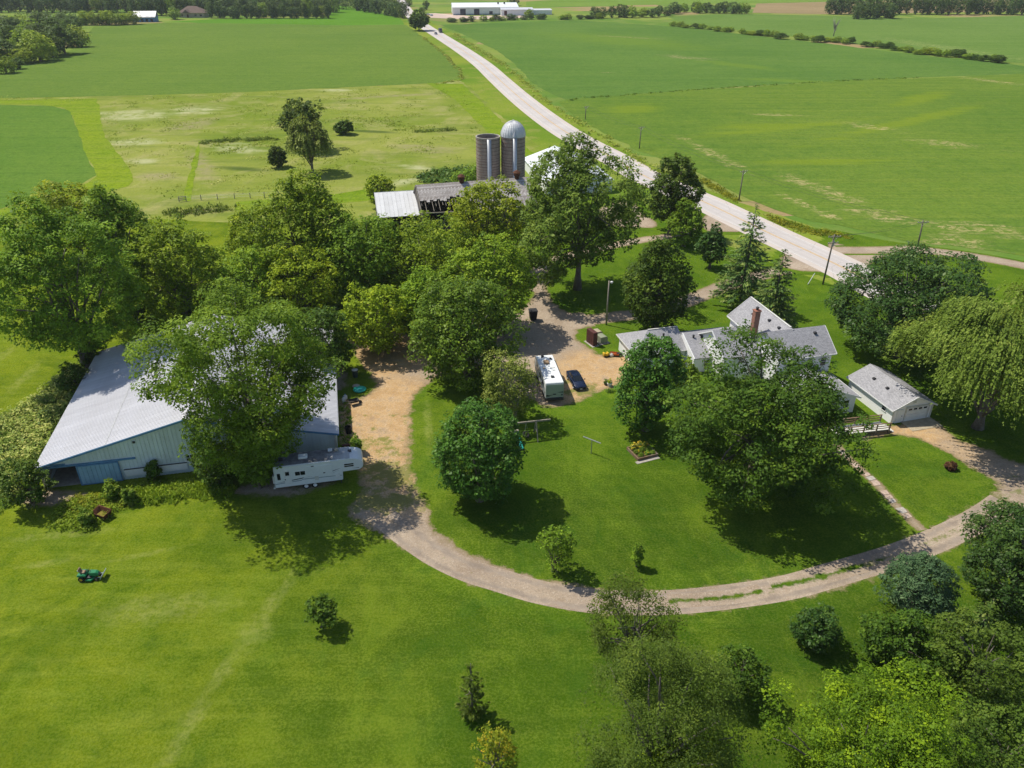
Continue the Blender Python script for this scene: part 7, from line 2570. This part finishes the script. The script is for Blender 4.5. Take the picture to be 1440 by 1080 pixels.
far_tree(246, 27.5, 'l', 5.6, 10.5, 'round yellow green tree between the blue barn and the brown roofed house', None)
for x in range(116, 192, 8):
    far_tree(x + fr.uniform(-2, 2), 35.5 - (x - 116) * 0.012 + fr.uniform(-.6, .6), 'L' if fr.random() < 0.7 else 'l', fr.uniform(4.4, 5.8), fr.uniform(8.5, 11), 'yellow green tree in the bright row left of the small blue barn', 'row of bright trees left of the blue barn')
for (x, y, k, r, h, lb) in ((9, 103, 'g', 5, 8, 'low olive tree at the left edge in the corner of the wood by the field'), (26, 97, 'D', 4, 5.5, 'small dark bush at the foot of the wood by the left edge'), (57, 86, 'L', 9.5, 16, 'big yellow green tree at the front of the wood on the left'),
                            (36, 90, 'L', 5, 8, 'small yellowish tree at the front of the wood left of the big yellow green one'), (75, 80, 'D', 7, 13, 'dark tree right of the big yellow green tree in the left wood'), (92, 76, 'D', 9.5, 16, 'large dark tree at the tip of the left wood'), (111, 66, 'L', 7, 13, 'yellow green tree at the outermost tip of the left wood')):
    far_tree(x, y, k, r, h, lb, None)
for (x, y, k, r_, h) in ((14, 88, 'D', 8, 12), (38, 74, 'g', 9, 14), (18, 70, 'D', 9, 14), (60, 66, 'D', 9, 14), (80, 58, 'D', 9.5, 15), (100, 55, 'D', 8, 13), (44, 58, 'g', 9, 14), (2, 62, 'D', 9, 13), (22, 55, 'D', 9, 14), (62, 50, 'D', 10, 15), (88, 46, 'D', 9, 13), (-8, 90, 'L', 8, 10), (104, 46, 'D', 8, 12), (30, 46, 'L', 9, 12), (6, 46, 'g', 9, 12)):
    far_tree(x, y, k, r_, h, 'tree inside the wood at the left edge behind its front row', 'trees of the wood at the left edge')
# beyond the eastern fields
HL = 'shrub in the hedgerow between the two eastern fields'
HG = 'hedgerow shrubs between the eastern fields'


def along(pts, step):
    P = np.array(pts, float)
    out = []
    for a, b in zip(P, P[1:]):
        n = max(1, int(np.hypot(*(b - a)) / step))
        for i in range(n):
            out.append(a + (b - a) * i / n)
    return out


for (x, y) in along([(945, 36.5), (1000, 42), (1060, 49), (1110, 55), (1175, 60), (1230, 66), (1290, 75), (1350, 81), (1415, 89)], 9.5):
    if fr.random() < 0.9:
        far_tree(x + fr.uniform(-3, 3), y + fr.uniform(-1.2, 1.5), fr.choice('LgDg'), fr.uniform(2.6, 5.0), fr.uniform(2.6, 4.6), HL, HG, 'shrub', 'shrub')
for (x, y) in along([(632, 31.5), (690, 29.5), (740, 27.5), (800, 27.5), (850, 26)], 8):
    if fr.random() < 0.85:
        far_tree(x + fr.uniform(-3, 3), y + fr.uniform(-.4, .4), fr.choice('Ddg'), fr.uniform(3, 4.6), fr.uniform(3, 5.5), 'dark shrub in the hedge below the far factory', 'hedge shrubs below the factory', 'shrub', 'shrub')
for (x, y) in along([(838, 25), (880, 25), (915, 24), (965, 18), (1010, 19), (1060, 19)], 9):
    far_tree(x + fr.uniform(-3, 3), y + fr.uniform(-.8, .8), fr.choice('dd' + 'g'), fr.uniform(4, 6.0), fr.uniform(6.5, 11), 'dark bushy tree in the clump right of the far factory', 'trees right of the far factory')
for x in range(1166, 1452, 10):
    far_tree(x + fr.uniform(-3, 3), 20.5 + fr.uniform(-1, 1), 'd', fr.uniform(4.2, 6.2), fr.uniform(13, 18), 'tall dark tree in the row along the top right edge', 'row of dark trees at the top right')
for x in range(1204, 1262, 10):
    far_tree(x + fr.uniform(-2, 2), 26 + fr.uniform(-1, 1), 'd', fr.uniform(5, 7), fr.uniform(11, 14.5), 'broad dark tree in the front clump of the top right row', 'front clump of the top right trees')
for (x, y, k, r, h, lb) in ((600, 14, 'd', 3.5, 9, 'slim dark tree left of the far factory'), (575, 9, 'd', 4, 9, 'dark tree at the far end of the road'), (722, 8, 'd', 7, 10, 'dark tree behind the right end of the factory roof'), (594, 17.5, 'd', 3.5, 5, 'low dark bush by the left corner of the factory yard'), (743, 24, 'g', 5, 7, 'olive tree at the right corner of the factory yard')):
    far_tree(x, y, k, r, h, lb, None)
make_tree('oak_tree', 'lone dark tree standing close beside the far road', 'tree', 'round', 'dark', (574, 603, 15, 38), clear=2.0, seed=301)

# dead tree in the hedgerow
dx_, dy_ = G(1172, 51)
dt = thing('dead_tree', 'bare dead tree sticking up from the eastern hedgerow', 'tree', (dx_, dy_, 0))
r = np.random.default_rng(5)
m = MB()
m.tube([(0, 0, -.2), (.1, 0, 4), (0, .2, 8)], [.4, .3, .12], 8)
for i in range(26):
    z = r.uniform(1.5, 7)
    az = r.uniform(0, 6.28)
    L = r.uniform(2.5, 6)
    e_ = (math.cos(az) * L * .55, math.sin(az) * L * .55, min(12, z + L * 1.05))
    limb(m, r, (0.05, 0, z), e_, .16, .05, -.08, 5, 4)
m.build('trunk', M['barkpale'], dt, smooth=True)


# ---------- ground plants
def scatter(name, polys, n, hgt, pal, leaf, asp=0.5, upright=0.5, clump=0.8, seed=1, z0=0.0, world_pts=False, thin=0.0):
    """countless small leaves of wild growth over an area, heaped into uneven clumps"""
    r = np.random.default_rng(seed)
    Ws = [np.array(p, float) if world_pts else survey(p) for p in polys]
    allp = np.vstack(Ws)
    lo, hi = allp.min(0), allp.max(0)
    pts = np.zeros((0, 2))
    for _ in range(40):
        q = lo + r.random((6000, 2)) * (hi - lo)
        sd = np.full(len(q), -1e9)
        for W in Ws:
            sd = np.maximum(sd, signed_dist(q, W))
        ok = sd > r.normal(0, 0.35, len(q))
        pts = np.vstack([pts, q[ok]])
        if len(pts) > n // 22 + 20:
            break
    nc = max(8, n // 22)
    pts = pts[:nc]
    nc = len(pts)
    ph = hgt * r.uniform(0.35, 1.15, nc) * (0.75 + 0.35 * np.sin(pts[:, 0] * 0.9) * np.sin(pts[:, 1] * 1.1 + 1))
    if thin:
        kp = (np.sin(pts[:, 0] * 0.11 + 1) * np.sin(pts[:, 1] * 0.09) + 0.5 * np.sin(pts[:, 0] * 0.31) * np.sin(pts[:, 1] * 0.27 + 2)) > thin - 0.6 * r.random(nc)
        pts, ph = pts[kp], ph[kp]
        nc = len(pts)
    w = r.integers(0, nc, n)
    cr = clump * r.uniform(0.6, 1.4, nc)
    d = sphere_dirs(r, n)
    d[:, 2] = np.abs(d[:, 2])
    rad = r.random(n) ** 0.45
    P = np.column_stack([pts[w, 0] + d[:, 0] * cr[w] * rad, pts[w, 1] + d[:, 1] * cr[w] * rad, z0 + ph[w] * (0.12 + 0.88 * d[:, 2]) * rad])
    N = d * (1 - upright) + np.array([0, 0, 0.45]) + r.normal(size=(n, 3)) * 0.5
    T = None
    if upright > 0.6:
        T = r.normal(size=(n, 3)) * 0.35 + np.array([0, 0, 1.0])
        N = r.normal(size=(n, 3)) + np.array([0, 0, 0.5])
    cv = r.normal(0, 0.2, nc)
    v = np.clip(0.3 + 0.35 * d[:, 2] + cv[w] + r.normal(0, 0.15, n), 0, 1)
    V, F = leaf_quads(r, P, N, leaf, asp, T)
    o = link_mesh(name, np_mesh(name, V, F, [PAL[pal]], {'v': ('FACE', v)}))
    o['kind'] = 'stuff'
    return o


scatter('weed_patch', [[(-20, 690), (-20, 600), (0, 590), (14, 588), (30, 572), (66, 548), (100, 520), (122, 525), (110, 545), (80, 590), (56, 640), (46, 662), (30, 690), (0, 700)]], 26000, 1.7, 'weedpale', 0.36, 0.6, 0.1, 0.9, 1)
scatter('weed_patch', [[(78, 742), (76, 722), (92, 706), (130, 700), (175, 702), (182, 708), (160, 720), (140, 742), (112, 750)]], 6500, 0.85, 'bright', 0.24, 0.5, 0.3, 0.6, 2)
scatter('weed_patch', [[(95, 708), (110, 699), (150, 695), (186, 699), (188, 710), (150, 716), (110, 722)]], 6000, 0.55, 'yellowweed', 0.2, 0.5, 0.3, 0.6, 3)
scatter('tall_grass', [[(178, 694), (210, 686), (260, 681), (322, 682), (330, 692), (290, 700), (235, 706), (186, 712)]], 9000, 1.2, 'bright', 0.42, 0.2, 0.7, 0.5, 4)
scatter('weed_patch', [[(180, 688), (230, 678), (300, 676), (320, 682), (250, 688), (190, 697)]], 4000, 0.8, 'bright', 0.26, 0.5, 0.3, 0.6, 5)
scatter('weed_patch', [[(-40, 716), (0, 694), (24, 690), (34, 700), (14, 712), (-10, 730)]], 2200, 0.7, 'weed', 0.26, 0.5, 0.3, 0.6, 6)
scatter('weed_patch', [[(482, 570), (488, 566), (492, 600), (500, 640), (494, 650), (484, 630)]], 1500, 0.8, 'weed', 0.24, 0.5, 0.3, 0.4, 7)
scatter('weed_patch', [[(588, 246), (640, 236), (700, 240), (704, 252), (660, 262), (600, 258)]], 4500, 2.0, 'maple', 0.7, 0.6, 0.2, 1.8, 8)
scatter('meadow_growth', [[(0, 142), (0, 136), (140, 140), (480, 126), (640, 120), (700, 180), (690, 245), (560, 270), (250, 285), (190, 245), (150, 190), (136, 142)]], 9000, 0.28, 'tallgrass', 0.6, 0.5, 0.0, 3.6, 9, thin=-0.2)
scatter('meadow_growth', [[(290, 195), (400, 190), (470, 210), (460, 240), (300, 240)], [(480, 165), (600, 160), (640, 185), (500, 190)]], 4000, 0.4, 'tallgrass', 0.6, 0.5, 0.0, 2.6, 10, thin=0.1)
scatter('ditch_reeds', [[(225, 296), (300, 290), (335, 290), (330, 298), (240, 306)], [(276, 200), (330, 197), (392, 194), (392, 197), (330, 200), (278, 203)], [(585, 185), (642, 181), (642, 184), (586, 187)]], 4500, 1.4, 'olive', 0.6, 0.25, 0.7, 1.0, 11)
scatter('roadside_weeds', [[(1080, 303), (1140, 322), (1192, 330), (1190, 336), (1130, 327), (1076, 308)], [(990, 250), (1038, 281), (1036, 285), (984, 255)]], 5000, 0.9, 'yellowweed', 0.45, 0.4, 0.4, 1.2, 12)
scatter('roadside_weeds', [[(640, 47), (716, 93), (780, 148), (920, 232), (985, 250), (980, 254), (915, 238), (776, 152), (712, 97), (636, 50)]], 6000, 1.0, 'tallgrass', 0.8, 0.35, 0.5, 1.8, 13)
scatter('drive_edge_weeds', [[(478, 470), (500, 462), (545, 470), (560, 492), (530, 492), (500, 478)]], 1500, 0.7, 'grove', 0.3, 0.5, 0.3, 0.7, 14, thin=0.1)
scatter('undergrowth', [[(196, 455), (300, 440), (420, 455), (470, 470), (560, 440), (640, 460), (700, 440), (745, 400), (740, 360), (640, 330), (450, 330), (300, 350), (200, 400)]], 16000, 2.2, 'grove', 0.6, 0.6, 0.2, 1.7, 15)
scatter('field_margin_growth', [[(790, 140.5), (850, 135), (960, 126.8), (1193, 112.3), (1300, 108.4), (1300, 109.4), (1193, 113.5), (960, 128.2), (850, 136.8), (796, 142.5)]], 2600, 0.45, 'freshmaple', 0.7, 0.5, 0.1, 0.9, 16)
scatter('field_margin_growth', [[(648, 100), (626, 76), (592, 50), (590, 50), (623, 76), (646, 102), (646, 111), (613, 118), (613, 119), (652, 113)]], 2500, 0.9, 'tallgrass', 0.7, 0.5, 0.2, 1.2, 17)
# bushes by the shed
for (bx_, lb, pl, sd) in (((2, 66, 640, 716), 'dark bush with reddish tips at the left corner of the shed door', 'dark', 401), ((84, 128, 505, 560), 'dark green bush against the left wall of the shed, nearer to its middle', 'dark', 402), ((108, 150, 478, 524), 'dark bush at the back left corner of the shed', 'dark', 403),
                          ((146, 166, 676, 702), 'leafy young shrub in front of the blue sliding door', 'weed', 404), ((174, 190, 686, 708), 'small pale leafy shrub right of the blue sliding door', 'weed', 405), ((205, 224, 648, 674), 'small shrub climbing the white panels on the shed front', 'dark', 406),
                          ((1332, 1342, 650, 660), 'small dark red shrub alone on the lawn inside the right end of the drive', 'redleaf', 407), ((496, 506, 618, 636), 'bright weed clump beside the maroon barrel', 'weed', 408), ((112, 128, 715, 738), 'bushy weed left of the rusted hopper', 'weed', 409)):
    make_tree('shrub', lb, 'shrub', 'round', pl, bx_, clear=0.05, seed=sd, multi=3, lumps=0.35, holes=0.25)


# plants in the bed and pots
def plant(label, x, y, z, h, r_, n, pal, flower=0, seed=1, group=None, cat='plant', name='flowering_plant'):
    r = np.random.default_rng(seed)
    t = thing(name, label, cat, (x, y, z), 0, group)
    d = sphere_dirs(r, n)
    d[:, 2] = np.abs(d[:, 2])
    P = d * np.array([r_, r_, h]) * (r.random((n, 1)) ** 0.5)
    N = d + np.array([0, 0, .5]) + r.normal(size=(n, 3)) * .5
    V, F = leaf_quads(r, P, N, 0.17, 0.45)
    link_mesh('foliage', np_mesh('foliage', V, F, [PAL[pal]], {'v': ('FACE', np.clip(r.normal(.5, .2, n), 0, 1))}), t)
    if flower:
        d = sphere_dirs(r, flower)
        d[:, 2] = np.abs(d[:, 2]) + .3
        P = unit(d) * np.array([r_, r_, h * 1.05])
        V, F = leaf_quads(r, P, d + np.array([0, 0, 1]), 0.16, 0.9)
        link_mesh('flowers', np_mesh('flowers', V, F, [PAL['petal']], {'v': ('FACE', r.random(flower))}), t)
    m = MB()
    for k in range(4):
        a = r.uniform(0, 6.28)
        m.tube([(0, 0, 0), (r_ * .5 * math.cos(a), r_ * .5 * math.sin(a), h * .7)], [.02, .008], 5)
    m.build('stem', M['green'] if False else M['bark'], t)
    return t


cb, sb2 = math.cos(bed.rotation_euler.z), math.sin(bed.rotation_euler.z)
for i, (a, b, h, rr2, fl) in enumerate(((-.8, .8, .95, .5, 45), (.1, .85, .85, .5, 40), (.85, .7, .7, .45, 14), (-.85, -.1, .6, .45, 6), (0, 0, .65, .5, 0), (.85, -.15, .6, .45, 0), (-.7, -.85, .5, .4, 0), (.2, -.85, .5, .45, 4), (.9, -.9, .45, .4, 0))):
    yel = fl > 30
    plant('yellow blooming plant in the far row of the raised flower bed' if yel else 'leafy green plant in the raised flower bed', fb.x + a * cb - b * sb2, fb.y + a * sb2 + b * cb, 0.3, h, rr2, 320, 'weed', fl, 500 + i,
          'yellow flowers in the raised bed' if yel else 'green plants in the raised bed')
plant('small leafy plant growing in the white flower pot', PL_POT.location.x, PL_POT.location.y, .5, .8, .4, 200, 'gold', 6, 520, name='potted_plant')
plant('dark leafy plant growing in the dark tub', PL_TUB.location.x, PL_TUB.location.y, .35, .6, .5, 220, 'dark', 0, 521, name='potted_plant')
plant('low green plant on the grass below the white flower pot', *G(858, 551), 0, .6, .7, 260, 'dark', 0, 522, name='garden_plant')

S['leaf_triangles'] = TRI[0]

# ---------- summer haze over the whole land
hz = MB().box(0, 1500, (56.5 - 1.2) / 2, 12200, 15200, 56.5 + 1.2).build('haze', plain('haze_tmp', (1, 1, 1)))
t = NT('haze')
pv = t.n('VolumePrincipled')
pv.inputs['Color'].default_value = (0.86, 0.93, 1.0, 1)
pv.inputs['Density'].default_value = HAZE
pv.inputs['Anisotropy'].default_value = 0.1
t.t.links.new(pv.outputs[0], t.out.inputs[1])
hz.data.materials[0] = t.mat
hz['kind'] = 'stuff'
